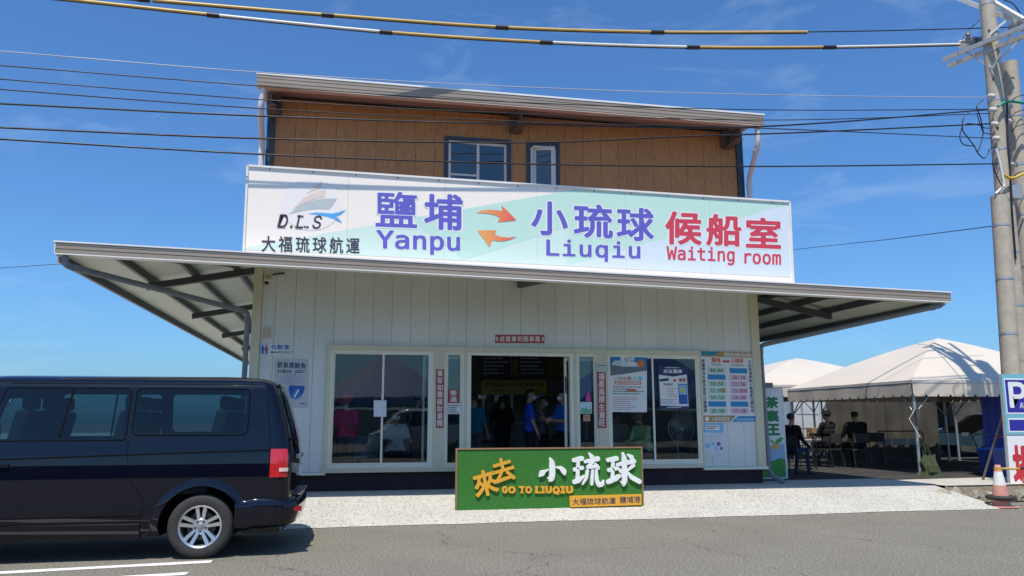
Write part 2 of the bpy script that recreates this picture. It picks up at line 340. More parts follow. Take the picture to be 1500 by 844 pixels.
FOIL = mat('roof_underside_insulation', (0.58, 0.62, 0.49), 0.45, var=0.1, vscale=1.2, stretch=(0.4, 2.0, 1), dirt=0.25, dirt_rgb=(0.40, 0.44, 0.32))
GLASS = glass('window_glass', (0.84, 0.88, 0.87), 1.50)
GLASSU = glass('upstairs_glass', (0.28, 0.33, 0.38), 1.9)
BLACK = mat('black_plastic', (0.012, 0.012, 0.013), 0.45, var=0.1)
WHITE = mat('white_print', (0.80, 0.79, 0.77), 0.5, var=0.02)

# ================================================================== ground
tag(MB().poly([(-600, -600, 0), (600, -600, 0), (600, 600, 0), (-600, 600, 0)]).build('road', ASPH), kind='structure')
GZ = 0.285
def apron_z(y):
    pr = [(-2.42, 0.006), (-2.30, 0.030), (-1.9, 0.09), (-1.4, 0.18), (-0.95, 0.262), (-0.7, 0.282), (0, GZ), (3, GZ)]
    for (a, za), (b, zb) in zip(pr, pr[1:]):
        if y <= b: return za+(zb-za)*max(0, (y-a))/(b-a)
    return GZ
b = MB(); xs = [-30+0.25*i for i in range(164)]; ys = [-2.42, -2.36, -2.30, -2.1, -1.9, -1.65, -1.4, -1.15, -0.95, -0.8, -0.7, -0.35, 0, 0.6]
ys2 = ys+[1.3]
vs = []; rnd = random.Random(3)
for x in xs:
    j = 0.03*math.sin(x*0.9)+0.02*math.sin(x*2.3+1)+rnd.uniform(-0.018, 0.018)
    for i, y in enumerate(ys):
        xx = x
        if x > 10.4: xx = 10.4+(x-10.4)*(0.75-0.5*(y+2.42)/3)     # slanting right-hand end
        vs.append((xx, y+(j if i < 2 else 0), apron_z(y)))
n = len(ys); b.add(vs, [(i*n+k, (i+1)*n+k, (i+1)*n+k+1, i*n+k+1) for i in range(len(xs)-1) for k in range(n-1)])
tag(b.build('pavement', APRON, smooth=30), kind='structure')
yd = MB()
yd.poly([(7.0, 0.55, GZ-0.006), (10.3, 0.55, GZ-0.006), (10.6, -1.22, GZ-0.010), (60, -1.15, GZ-0.010), (60, 80, GZ-0.02), (7.0, 80, GZ-0.02)])
tag(MB().poly([(-60, 0.55, GZ-0.006), (-1.6, 0.55, GZ-0.006), (-1.6, 80, GZ-0.02), (-60, 80, GZ-0.02)]).build('side_yard_bounce_ground', SLAB), kind='structure')  # unseen left yard, made pale to bounce light up under the canopy
yd.poly([(-1.6, 12.3, GZ-0.01), (7.0, 12.3, GZ-0.01), (7.0, 80, GZ-0.02), (-1.6, 80, GZ-0.02)])
yd.poly([(10.6, -1.22, GZ-0.010), (10.6, -1.22, -0.02), (60, -1.15, -0.02), (60, -1.15, GZ-0.010)])
tag(yd.build('yard_ground', CONC), kind='structure')
tag(MB().poly([(10.58, -1.20, GZ-0.004), (60, -1.14, GZ-0.004), (60, 0.5, GZ-0.004), (13, 0.45, GZ-0.004), (10.45, 0.2, GZ-0.004)]).build('concrete_strip', SLAB), kind='structure')
# painted bay lines beside the van
for k, (x0, x1, ya0, ya1, wd) in enumerate([(-12, -1.40, -6.05, -4.86, 0.15), (-12, -1.52, -7.05, -5.50, 0.15)]):
    q = MB(); N = 40; rr = random.Random(k)
    top = []; bot = []
    for i in range(N+1):
        a = i/N; x = x0+(x1-x0)*a; y = ya0+(ya1-ya0)*a
        top.append((x+rr.uniform(-.01, .01), y+wd/2+rr.uniform(-.006, .006), 0.004)); bot.append((x+rr.uniform(-.01, .01), y-wd/2+rr.uniform(-.006, .006), 0.004))
    q.add(top+bot, [(i, i+1, N+2+i, N+1+i) for i in range(N)])
    tag(q.build('road_marking', PAINT), kind='structure')

# ================================================================== the building
BX0, BX1 = -1.74, 7.70
B = empty('waiting_room_building', (3.0, 0, GZ), 'two storey ferry waiting room, grey panels below and brown wood-grain panels above', 'building')
ZT = 2.757          # top of the window band trim
DEP = 12.2
# plinth, columns, trims
for x0, x1 in ((BX0+0.06, 2.02), (3.90, BX1-0.05)): MB().box(x0, x1, 0.03, 0.16, GZ-0.05, 0.585).build('plinth', PLINTH, B)
for x0, x1 in ((BX0, BX0+0.15), (BX1-0.17, BX1)):
    MB().bbox(x0, x1, -0.045, 0.12, 0.60 if x0 < 0 else 0.60, 4.45, 0.006).build('corner_column', CREAM, B)
MB().box(BX0-0.02, -0.42, -0.055, 0.05, 0.556, 0.600).build('base_trim', IVORY, B)
MB().box(6.43, BX1+0.03, -0.055, 0.05, 0.545, 0.600).build('base_trim', IVORY, B)
MB().bbox(-0.46, 6.46, -0.06, 0.06, 2.664, ZT, 0.006).build('head_trim', CREAM, B)
for x0, x1 in ((-0.47, 2.00), (3.92, 6.45)): MB().bbox(x0, x1, -0.07, 0.06, 0.590, 0.664, 0.006).build('sill_trim', CREAM, B)
for x0, x1 in ((-0.46, -0.405), (1.375, 1.575), (1.925, 1.985), (3.935, 4.00), (4.405, 4.600), (6.425, 6.455)):
    MB().bbox(x0, x1, -0.052, 0.06, 0.664, 2.664, 0.005).build('pillar', CREAM, B)
# grey wall panels, one by one
edges = [-1.588]+[-1.365+0.333*i for i in range(27)]+[7.532]
g = 0.0024
for a, c in zip(edges, edges[1:]):
    if c-a < 0.03: continue
    if c <= -0.46: pts = [(a, 0.602), (c, 0.602), (c, 4.5), (a, 4.5)]
    elif a < -0.46: pts = [(a, 0.602), (-0.462, 0.602), (-0.462, ZT+0.002), (c, ZT+0.002), (c, 4.5), (a, 4.5)]
    elif a >= 6.457: pts = [(a, 0.602), (c, 0.602), (c, 4.5), (a, 4.5)]
    elif c > 6.457: pts = [(6.457, 0.602), (c, 0.602), (c, 4.5), (a, 4.5), (a, ZT+0.002), (6.457, ZT+0.002)]
    else: pts = [(a, ZT+0.002), (c, ZT+0.002), (c, 4.5), (a, 4.5)]
    cx = (a+c)/2
    pts = [(x+(g if abs(x-a) < 1e-6 else -g if abs(x-c) < 1e-6 else 0), z) for x, z in pts]
    MB().prism([(x, 0.0, z) for x, z in pts], (0, 0.03, 0)).build('wall_panel', STUCCO, B)
PALEIN = mat('interior_wall_paint', (0.62, 0.62, 0.58), 0.7, var=0.06, vscale=2)
BACKING = mat('panel_joint_shadow_backing', (0.16, 0.165, 0.16), 0.9, var=0.1)
for bx in ((BX0+0.02, -0.46, 0.585), (6.455, BX1-0.02, 0.585), (-0.46, 6.455, 2.76)): MB().box(bx[0], bx[1], 0.031, 0.14, bx[2], 4.6).build('wall_core', BACKING, B)
for bx in ((BX0+0.02, BX0+0.14, 0.141, DEP), (BX1-0.14, BX1-0.02, 0.141, DEP), (BX0+0.02, BX1-0.02, DEP, DEP+0.12)): MB().box(*bx, GZ-0.05, 4.6).build('side_wall', STUCCO, B)
# windows of the ground floor
def window(x0, x1, z0, z1, mull, Y=0.0, fr=0.05, m=IVORY, gm=GLASS, parent=None, name='window'):
    q = MB(); d0, d1 = Y-0.035, Y+0.05
    q.box(x0, x0+fr, d0, d1, z0, z1).box(x1-fr, x1, d0, d1, z0, z1).box(x0+fr, x1-fr, d0, d1, z1-fr*0.8, z1).box(x0+fr, x1-fr, d0, d1, z0, z0+fr)
    o = q.build(name, m, parent)
    xs = [x0+fr]+[k for k in mull]+[x1-fr]
    for i, (a, c) in enumerate(zip(xs, xs[1:])):
        yy = Y+0.012 if i % 2 == 0 else Y-0.012
        s = MB(); k = 0.034
        aa, cc = (a-(0.02 if i else 0)), (c+(0.02 if i < len(xs)-2 else 0))
        s.box(aa, aa+k, yy-0.011, yy+0.011, z0+fr, z1-fr*0.8).box(cc-k, cc, yy-0.011, yy+0.011, z0+fr, z1-fr*0.8).box(aa+k, cc-k, yy-0.011, yy+0.011, z0+fr, z0+fr+k).box(aa+k, cc-k, yy-0.011, yy+0.011, z1-fr*0.8-k*0.6, z1-fr*0.8)
        s.build('sash', m, o)
        MB().box(aa+k, cc-k, yy-0.003, yy+0.003, z0+fr+k, z1-fr*0.8-k*0.6).build('pane', gm, o)
    return o
window(-0.405, 1.375, 0.664, 2.664, [0.505], parent=B)
window(1.575, 1.925, 0.664, 2.664, [], parent=B, fr=0.035)
window(4.00, 4.405, 0.664, 2.664, [], parent=B, fr=0.035)
window(4.600, 6.425, 0.664, 2.664, [5.49], parent=B)
# doorway: frame, threshold and two glass leaves slid aside
MB().box(1.985, 2.045, -0.05, 0.06, 0.30, 2.664).box(3.875, 3.935, -0.05, 0.06, 0.30, 2.664).box(2.045, 3.875, -0.05, 0.06, 2.615, 2.664).build('door_frame', IVORY, B)
MB().box(1.985, 3.935, -0.02, 0.14, GZ-0.02, 0.318).build('threshold', mat('aluminium', (0.55, 0.55, 0.54), 0.35, 0.8, var=0.05), B)
lf = MB().box(3.80, 3.842, 0.075, 0.11, 0.325, 2.61).box(4.66, 4.70, 0.075, 0.11, 0.325, 2.61).box(3.842, 4.66, 0.075, 0.11, 2.55, 2.61).box(3.842, 4.66, 0.075, 0.11, 0.325, 0.40).build('door_leaf', IVORY, B)
MB().box(3.842, 4.66, 0.09, 0.096, 0.40, 2.55).build('pane', GLASS, lf)
MB().bar((3.822, 0.06, 1.95), (3.822, 0.06, 2.25), 0.02, 0.02).build('handle', STEEL, lf)
lf = MB().box(2.03, 2.07, 0.075, 0.11, 0.325, 2.61).box(1.20, 1.24, 0.075, 0.11, 0.325, 2.61).box(1.24, 2.03, 0.075, 0.11, 2.55, 2.61).box(1.24, 2.03, 0.075, 0.11, 0.325, 0.40).build('door_leaf', IVORY, B)
MB().box(1.24, 2.03, 0.09, 0.096, 0.40, 2.55).build('pane', GLASS, lf)
# the hall inside
FZ = 0.315
FLOORT = mat('hall_floor_tile', (0.34, 0.33, 0.31), 0.35, var=0.12, vscale=3)
MB().box(BX0+0.14, BX1-0.14, 0.14, 7.2, GZ-0.04, FZ).build('hall_floor', FLOORT, B)
MB().box(BX0+0.14, BX1-0.14, 0.145, 7.2, 3.15, 3.22).build('hall_ceiling', PALEIN, B)
MB().box(BX0+0.14, BX1-0.14, 7.2, 7.3, GZ, 3.22).build('hall_back_wall', PALEIN, B)
for x0 in (BX0+0.141, BX1-0.161): MB().box(x0, x0+0.02, 0.142, 7.2, FZ, 3.15).build('hall_side_wall', PALEIN, B)
# ------------------------------------------------ upper storey
UX0, UX1 = -1.66, 7.56
MB().box(UX0, UX0+0.135, -0.04, 0.12, 4.3, 7.22).build('corner_post', NAVY, B)
MB().box(UX1-0.135, UX1, -0.04, 0.12, 4.3, 7.22).build('corner_post', NAVY, B)
W1 = (P(651, 200, Y=0).x, P(748, 204, Y=0).x, 5.2, P(700, 203, Y=0).z)
W2 = (P(771, 207, Y=0).x, P(819, 210, Y=0).x, 5.2, P(795, 209, Y=0).z)
ed = [UX0+0.135+0.3585*i for i in range(26)]; ed[-1] = UX1-0.135
for a, c in zip(ed, ed[1:]):
    segs = [(a, c, 4.62, 7.2)]
    for wx0, wx1, wz0, wz1 in (W1, W2):
        new = []
        for (p0, p1, z0, z1) in segs:
            if p1 <= wx0 or p0 >= wx1: new.append((p0, p1, z0, z1)); continue
            if p0 < wx0: new.append((p0, wx0-0.001, z0, z1))
            if p1 > wx1: new.append((wx1+0.001, p1, z0, z1))
            q0, q1 = max(p0, wx0), min(p1, wx1)
            new.append((q0, q1, wz1+0.001, z1)); new.append((q0, q1, z0, wz0))
        segs = new
    for p0, p1, z0, z1 in segs:
        MB().box(p0+(0.0028 if p0 == a else 0), p1-(0.0028 if p1 == c else 0), 0.0, 0.025, z0, z1).build('siding_panel', WOOD, B)
q = MB(); xx = UX0+0.1
for wx0, wx1, wz0, wz1 in (W1, W2):
    q.box(xx, wx0, 0.026, 0.12, 4.3, 7.22); q.box(wx0, wx1, 0.026, 0.12, 4.3, wz0); q.box(wx0, wx1, 0.026, 0.12, wz1, 7.22); xx = wx1
q.box(xx, UX1-0.1, 0.026, 0.12, 4.3, 7.22); q.build('upper_wall_core', BACKING, B)
for bx in ((UX0+0.02, UX0+0.12, 0.121, DEP, 4.3, 7.25), (UX1-0.12, UX1-0.02, 0.121, DEP, 4.3, 7.25), (UX0+0.02, UX1-0.02, DEP, DEP+0.12, 4.3, 7.25), (UX0+0.12, UX1-0.12, 2.6, 2.7, 4.6, 7.2)): MB().box(*bx).build('upper_side_wall', WOOD, B)
UROOM = mat('upstairs_dim_room', (0.20, 0.20, 0.19), 0.8, var=0.1)
MB().box(UX0+0.12, UX1-0.12, 0.121, 2.6, 4.5, 4.6).build('upstairs_floor', UROOM, B)
for k, (wx0, wx1, wz0, wz1) in enumerate((W1, W2)):
    f = 0.075
    o = MB().box(wx0, wx0+f, -0.03, 0.04, wz0, wz1).box(wx1-f, wx1, -0.03, 0.04, wz0, wz1).box(wx0+f, wx1-f, -0.03, 0.04, wz1-f, wz1).box(wx0+f, wx1-f, -0.03, 0.04, wz0, wz0+f).build('upper_window', NAVY, B)
    a0, a1, c0, c1 = wx0+f, wx1-f, wz0+f, wz1-f
    if k == 0:
        mid = (a0+a1)/2
        for i, (s0, s1) in enumerate(((a0, mid+0.03), (mid-0.03, a1))):
            yy = 0.0 if i == 0 else 0.025
            e = 0.05
            s = MB().box(s0, s0+e, yy-0.012, yy+0.012, c0, c1).box(s1-e, s1, yy-0.012, yy+0.012, c0, c1).box(s0+e, s1-e, yy-0.012, yy+0.012, c1-e, c1).box(s0+e, s1-e, yy-0.012, yy+0.012, c0, c0+e)
            if i == 0: s.box(s0+e, s1-e, yy-0.012, yy+0.012, c0+0.62*(c1-c0)-0.16, c0+0.62*(c1-c0)-0.125)
            s.build('sash', IVORY, o)
            MB().box(s0+e, s1-e, yy-0.003, yy+0.003, c0+e, c1-e).build('pane', GLASSU, o)
        bl = MB()
        for j in range(12):
            z = c1-0.1-0.085*j; bl.box(mid+0.06, a1-0.06, 0.055, 0.058, z, z+0.012)
        bl.box(mid+0.42, mid+0.428, 0.05, 0.053, c0, c1); bl.build('blind_slat', mat('blind', (0.5, 0.5, 0.5), 0.6), o)
        MB().box(mid+0.02, mid+0.045, -0.03, -0.012, c0+0.45, c0+0.6).build('catch', IVORY, o)
    else:
        e = 0.05; MB().box(a0, a0+0.045, -0.02, 0.02, c0, c1).box(a1-0.04, a1, -0.02, 0.02, c0, c1).box(a0, a1, -0.02, 0.02, c1-0.04, c1).build('casement_frame', IVORY, o)
        rt = Matrix.Rotation(R_(-14), 4, 'Z'); piv = Vector((a1-0.02, -0.035, 0)); wd = a1-a0-0.06
        s = MB()
        for (u0, u1, z0, z1) in ((-wd, -wd+0.075, c0, c1), (-0.075, 0, c0, c1), (-wd+0.075, -0.075, c1-0.075, c1), (-wd+0.075, -0.075, c0, c0+0.07)):
            t2 = MB().box(u0, u1, -0.02, 0.02, z0, z1); s.add([piv+rt @ Vector(v) for v in t2.v], t2.f)
        s.build('casement_sash', IVORY, o)
        t2 = MB().box(-wd+0.075, -0.075, -0.004, 0.004, c0+0.07, c1-0.075); MB().add([piv+rt @ Vector(v) for v in t2.v], t2.f).build('pane', GLASSU, o)
# main roof: eave gutter, sheet, soffit, brackets
def extr_x(prof, x0, x1, za=0.0, zb=0.0):
    """profile (y,z) swept along x; za, zb lift the two ends"""
    k = len(prof); vs = [(x0, y, z+za) for y, z in prof]+[(x1, y, z+zb) for y, z in prof]
    return vs, [tuple(range(k)), tuple(reversed(range(k, 2*k)))]+[(i, (i+1) % k, k+(i+1) % k, k+i) for i in range(k)]
EX0, EX1 = -1.78, 7.66
prof = [(-0.60, 7.10), (-0.70, 7.105), (-0.735, 7.12), (-0.735, 7.165), (-0.741, 7.175), (-0.741, 7.235), (-0.747, 7.245), (-0.747, 7.30), (-0.60, 7.30)]
ME = MB(); ME.add(*extr_x(prof, EX0, EX1)); ME.build('eave_gutter', GUT, B)
MB().box(EX0-0.015, EX1+0.015, -0.756, -0.60, 7.302, 7.335).build('eave_flashing', GUTL, B)
MB().box(EX0, EX1, -0.738, -0.605, 7.088, 7.100).build('gutter_hem', mat('gutter_hem_pale', (0.60, 0.52, 0.46), 0.4), B)
MB().prism([(EX0+0.02, -0.6, 7.30), (EX0+0.02, DEP+0.4, 7.85), (EX0+0.02, DEP+0.4, 7.79), (EX0+0.02, -0.6, 7.24)], (EX1-EX0-0.04, 0, 0)).build('main_roof', mat('main_roof_sheet', (0.36, 0.30, 0.26), 0.5, var=0.08), B)
for px in (398, 760, 1074):
    x = P(px, 180, Y=-0.35).x
    q = MB().box(x-0.075, x+0.075, -0.60, 0.0, 7.05, 7.065).box(x-0.006, x+0.006, -0.60, 0, 6.86, 7.05).box(x-0.075, x+0.075, -0.58, 0.0, 6.845, 6.86)
    q.box(x-0.12, x+0.12, -0.14, -0.02, 6.86, 7.2)
    q.build('eave_bracket', mat('bracket_steel', (0.13, 0.11, 0.10), 0.5, var=0.15, dirt=0.3), B)
# upper down pipes
def pipe(name, pts, r, m, parent, n=12):
    q = MB(); pp = [Vector(p) for p in pts]; path = [pp[0]]
    for a, b_, c in zip(pp, pp[1:], pp[2:]):
        d0 = (a-b_).normalized(); d1 = (c-b_).normalized(); k = min(r*2.2, (a-b_).length*0.45, (c-b_).length*0.45)
        for t in (0, .33, .67, 1.0):
            path.append((b_+d0*k)*(1-t)**2+b_*2*t*(1-t)+(b_+d1*k)*t**2)
    path.append(pp[-1]); q.tube(path, r, n)
    for p_, nx in zip(pp[1:-1], pp[2:]):
        d = (nx-p_).normalized(); q.tube([p_+d*r*2.1, p_+d*r*3.6], r*1.18, n)
    return q.build(name, m, parent, smooth=50)
pipe('down_pipe', [(EX0+0.10, -0.66, 7.12), (EX0+0.07, -0.62, 6.72), (UX0-0.06, -0.10, 6.28), (UX0-0.06, -0.10, 4.3)], 0.05, WHITEP, B)
pipe('down_pipe', [(EX1-0.10, -0.66, 7.12), (EX1-0.10, -0.64, 6.74), (UX1+0.06, -0.12, 6.20), (UX1+0.06, -0.12, 4.2)], 0.05, WHITEP, B)
for x in (UX0-0.06, UX1+0.06):
    MB().tube([(x, -0.11, 5.72), (x, -0.11, 5.76)], 0.062, 12).box(x-0.012, x+0.012, -0.1, 0.0, 5.73, 5.75).build('pipe_clip', GUT, B)
# ------------------------------------------------ canopy round the ground floor
CX0, CX1, CY = -4.11, 10.13, -2.2
gtop = lambda x: 3.913-(x-CX0)*0.0196
zf = lambda x, y: gtop(x)-0.02+0.17*(y-CY)
zl = lambda x: 3.78+0.197*(x-CX0)
zr = lambda x: 3.56+0.195*(CX1-x)
zroof = lambda x, y: min(zf(x, y), zl(x), zr(x))
def roof_piece(xs, ys):
    q = MB(); n = len(ys); vs = []
    for dz in (0, -0.05):
        for x in xs:
            for y in ys: vs.append((x, y, zroof(x, y)+dz))
    k = len(xs)*n; top = []; bot = []
    for i in range(len(xs)-1):
        for j in range(n-1):
            a = i*n+j; top.append((a, a+n, a+n+1, a+1)); bot.append((k+a, k+a+1, k+a+n+1, k+a+n))
    rim = []
    per = [i*n for i in range(len(xs))]+[(len(xs)-1)*n+j for j in range(1, n)]+[i*n+n-1 for i in reversed(range(len(xs)-1))]+[j for j in reversed(range(1, n-1))]
    for a, c in zip(per, per[1:]+per[:1]): rim.append((a, c, k+c, k+a))
    q.add(vs, [], 0); q.f += top; q.mi += [0]*len(top); q.f += bot; q.mi += [1]*len(bot); q.f += rim; q.mi += [2]*len(rim)
    return q.build('canopy_roof', [REDR, FOIL, GUT], B)
lin = lambda a, c, n: [a+(c-a)*i/n for i in range(n+1)]
roof_piece(lin(CX0, -1.70, 8), lin(CY, 0.6, 14)+lin(0.9, 18, 14))
roof_piece(lin(-1.70, 7.66, 10), lin(CY, -0.002, 8))
roof_piece(lin(7.66, CX1, 8), lin(CY, 0.6, 14)+lin(0.9, 13, 12))
za = gtop(CX0)-3.9; zb = gtop(CX1)-3.9
gp = [(CY+0.10, 3.745), (CY-0.045, 3.748), (CY-0.06, 3.76), (CY-0.06, 3.80), (CY-0.066, 3.812), (CY-0.066, 3.855), (CY-0.072, 3.866), (CY-0.072, 3.895), (CY+0.10, 3.895)]
ME = MB(); ME.add(*extr_x(gp, CX0, CX1, za, zb)); ME.build('canopy_gutter', GUT, B)
ME = MB(); ME.add(*extr_x([(CY-0.082, 3.897), (CY-0.082, 3.918), (CY+0.12, 3.918), (CY+0.12, 3.897)], CX0-0.03, CX1+0.02, za, zb)); ME.build('gutter_lip', GUTL, B)
ME = MB(); ME.add(*extr_x([(CY-0.066, 3.730), (CY-0.066, 3.7465), (CY+0.10, 3.7435), (CY+0.10, 3.730)], CX0, CX1, za, zb)); ME.build('gutter_hem', GUTL, B)
MB().box(CX0-0.012, CX0, CY-0.07, CY+0.10, 3.74+za, 3.90+za).build('gutter_end', GUTL, B)
# purlins along the wings, cantilever beams, edge trim, drain pipes
def purlin(x, name='purlin'):
    s = zl(x) if x < 3 else zr(x); yk = CY+(s-gtop(x)+0.02)/0.17
    pts = [(x, CY+0.12, zroof(x, CY+0.12)-0.11)]
    if yk > CY+0.12: pts.append((x, yk, s-0.11))
    pts.append((x, 18 if x < 3 else 13, s-0.11)); q = MB()
    for a, c in zip(pts, pts[1:]): q.bar(a, c, 0.055, 0.115)
    return q.build(name, STEEL, B)
for x in (CX0+0.06, -3.40, -2.72, -2.05, 7.98, 8.62, 9.28, CX1-0.06): purlin(x)
for x0, x1 in ((-1.72, -3.46), (7.68, 9.32)):
    s = zl if x0 < 0 else zr
    for y in (0.03, 3.85, 7.85, 11.7):
        q = MB(); a = Vector((x0, y, s(x0)-0.27)); c = Vector((x1, y, s(x1)-0.27)); a2, c2 = a+Vector((0, 0, 0.10)), c+Vector((0, 0, 0.10))
        q.bar(a, c, 0.10, 0.012).bar(a2, c2, 0.10, 0.012).bar((a+a2)/2, (c+c2)/2, 0.09, 0.10); q.build('cantilever_beam', STEEL, B)
for x in (2.95,):
    MB().bar((x, 0.0, 3.93), (x, CY+0.2, gtop(x)-0.09), 0.09, 0.12).build('cantilever_beam', STEEL, B)
for x, s in ((CX0, zl), (CX1, zr)):
    MB().box(x-0.02, x+0.02, CY+0.10, 18 if x < 0 else 13, s(x)-0.12, s(x)+0.03).build('side_fascia', GUT, B)
pipe('drain_pipe', [(CX0+0.10, CY+0.02, 3.74), (CX0+0.12, CY+0.02, 3.60), (BX0-0.07, -0.02, 3.30), (BX0-0.07, -0.02, GZ)], 0.046, GREYP, B)
pipe('drain_pipe', [(CX1-0.12, CY+0.02, 3.50), (CX1-0.14, CY+0.02, 3.42), (BX1+0.07, 0.08, 2.90), (BX1+0.07, 0.0, 0.46), (BX1+0.24, -0.20, GZ+0.03)], 0.046, GREYP, B)

# ================================================================== the big fascia sign
SY = -2.0
sq = [P(363, 243, Y=SY), P(1156, 296, Y=SY), P(357, 368, Y=SY), P(1161, 409, Y=SY)]
sq[2].z = gtop(sq[2].x)+0.012; sq[3].z = gtop(sq[3].x)+0.012
SG = empty('shop_sign', (sq[2]+sq[3])/2, 'long pale signboard above the canopy with blue and red lettering and two arrows', 'sign')
PINK = mat('sign_cream_print', (0.93, 0.835, 0.745), 0.4, var=0.015, bump=0.12, bscale=1.6); MINT = mat('sign_mint_print', (0.54, 0.76, 0.65), 0.4, var=0.015)
MINT2 = mat('sign_pale_mint_print', (0.64, 0.79, 0.71), 0.4, var=0.015); PALEB = mat('sign_pale_blue_print', (0.68, 0.755, 0.82), 0.4, var=0.015)
VIO = mat('sign_violet_print', (0.13, 0.115, 0.50), 0.4, var=0.02); REDS = mat('sign_red_print', (0.62, 0.055, 0.085), 0.4, var=0.02)
DARKT = mat('sign_dark_print', (0.06, 0.05, 0.07), 0.4, var=0.02)
MB().prism([sq[2], sq[3], sq[1], sq[0]], (0, 0.16, 0)).build('sign_panel', PINK, SG)
fr = MB(); e = 0.03
for a, c in ((sq[0], sq[1]), (sq[2], sq[3]), (sq[0], sq[2]), (sq[1], sq[3])):
    fr.bar(a+Vector((0, 0.07, 0)), c+Vector((0, 0.07, 0)), e if a is not sq[0] or c is not sq[1] else 0.19, 0.19 if abs((c-a).z) > 0.5 else e, up=(0, 0, 1))
fr.build('sign_frame', GUTL, SG)
def sg_shape(name, pts, m, lift):
    q = [P(x, y, Y=SY) for x, y in pts]
    return flat([p-Vector((0, lift, 0)) for p in q], name, m, SG)
def edge_y(px, top=True):   # sign outline in the photo
    return 243+(px-363)*(296-243)/(1156-363)+2.5 if top else 368+(px-357)*(409-368)/(1161-357)-2.5
sg_shape('printed_field', [(359, 363), (840, edge_y(840)+0.5), (829, edge_y(829, False)), (359, edge_y(359, False))], MINT2, 0.003)
sg_shape('printed_field', [(840, edge_y(840)+0.5), (1154, edge_y(1154)), (1155, 300), (829, edge_y(829, False))], MINT, 0.003)
sg_shape('printed_field', [(1155, 300), (1158.5, edge_y(1158, False)), (829, edge_y(829, False))], PALEB, 0.003)
sg_shape('printed_field', [(600, 320), (840, edge_y(840)+2), (836, 330), (680, 381)], MINT, 0.0042)
HAL = mat('sign_white_halo', (0.82, 0.81, 0.80), 0.4, var=0.0)
def sg_text(s, x0, y0, x1, y1, m, bold, halo=0.0, dy=0.0, font='cjk', name='lettering', **kw):
    q = pq(x0, y0, x1, y1, SY, dy)
    vs, fs = glyphs(s, font, bold, 0, 4, kw.get('space', 1.0))
    if halo:
        vh, fh = glyphs(s, font, bold+halo, 0, 4, kw.get('space', 1.0))
        MB().add([p+Vector((0, -0.0044, 0)) for p in fit(vh, q, keep=vs)], fh).build('letter_outline', HAL, SG, fix=False)
    MB().add([p+Vector((0, -0.0058, 0)) for p in fit(vs, q, shear=kw.get('shear', 0))], fs).build(name, m, SG, fix=False)
for s, x0, y0, x1, y1 in (('鹽', 550, 280, 611, 332), ('埔', 621, 283, 678, 336), ('小', 778, 294, 832, 344), ('琉', 840, 298, 898, 348), ('球', 903, 303, 958, 352)):
    sg_text(s, x0, y0, x1, y1, VIO, 0.009 if s != '鹽' else 0.006, 0.012, 2.5)
for s, x0, y0, x1, y1 in (('候', 974, 309, 1028, 358), ('船', 1034, 313, 1086, 360), ('室', 1092, 318, 1144, 363)):
    sg_text(s, x0, y0, x1, y1, REDS, 0.010, 0.011, 2)
sg_text('Yanpu', 551, 337, 674, 371, VIO, 0.018, 0.016, 4, 'mono', space=1.0)
sg_text('Liuqiu', 800, 350, 938, 381, VIO, 0.018, 0.016, 4.5, 'mono', space=1.05)
sg_text('Waiting', 976, 360, 1076, 386, REDS, 0.016, 0.014, 3, 'mono'); sg_text('room', 1090, 370.5, 1144, 386.5, REDS, 0.016, 0.014, 2, 'mono')
sg_text('大福琉球航運', 383, 345, 527, 369, DARKT, 0.006, 0, 3.5, space=1.12)
sg_text('D.L.S', 408, 314, 471, 334, DARKT, 0.010, 0, 2, 'inter', shear=0.07, space=1.15)
# serifs that turn the initials into an italic roman
sf = MB()
for x, y, wd in ((413, 315, 9), (408.5, 331.5, 11), (437, 316.5, 9), (433.5, 333, 10), (446.5, 332, 3)):
    a = P(x-1.5, y, Y=SY); c = P(x-1.5+wd, y+0.6, Y=SY); sf.bar(a-Vector((0, 0.0115, 0)), c-Vector((0, 0.0115, 0)), 0.002, 0.02)
sf.build('lettering', DARKT, SG)
# logo: pale disc, two sails, hull and blue wave
LOGO_D = mat('logo_pale_disc', (0.88, 0.82, 0.77), 0.4, var=0.0); SAIL = mat('logo_peach_sail', (0.76, 0.64, 0.55), 0.4, var=0.03); HULL = mat('logo_grey_sail', (0.50, 0.54, 0.53), 0.4, var=0.05); WAVE = mat('logo_blue_wave', (0.10, 0.40, 0.80), 0.4, var=0.05)
sg_shape('logo_disc', [(456+44*math.cos(a*math.pi/18), 300+38*math.sin(a*math.pi/18)) for a in range(36)], LOGO_D, 0.0035)
sg_shape('logo_sail', [(448, 284.5), (456, 277), (464, 271), (471, 266), (472, 268), (471, 275.5), (460, 279)], SAIL, 0.006)
sg_shape('logo_sail', [(429, 307), (437, 297.5), (446, 290), (456, 284), (466, 280), (477, 278), (476, 288.5), (464, 291), (450, 296), (438, 302)], SAIL, 0.006)
sg_shape('logo_sail', [(423, 314), (436, 304), (450, 297), (465, 292.5), (480, 291), (494, 291), (488, 300), (482, 307), (466, 306), (448, 308), (434, 311)], HULL, 0.006)
sg_shape('logo_wave', [(451, 313.5), (462, 311.5), (474, 312), (486, 313), (497, 311), (507, 307), (500, 313.5), (492, 317.5), (497, 321), (501, 326.5), (491, 322), (480, 318), (466, 315)], WAVE, 0.006)
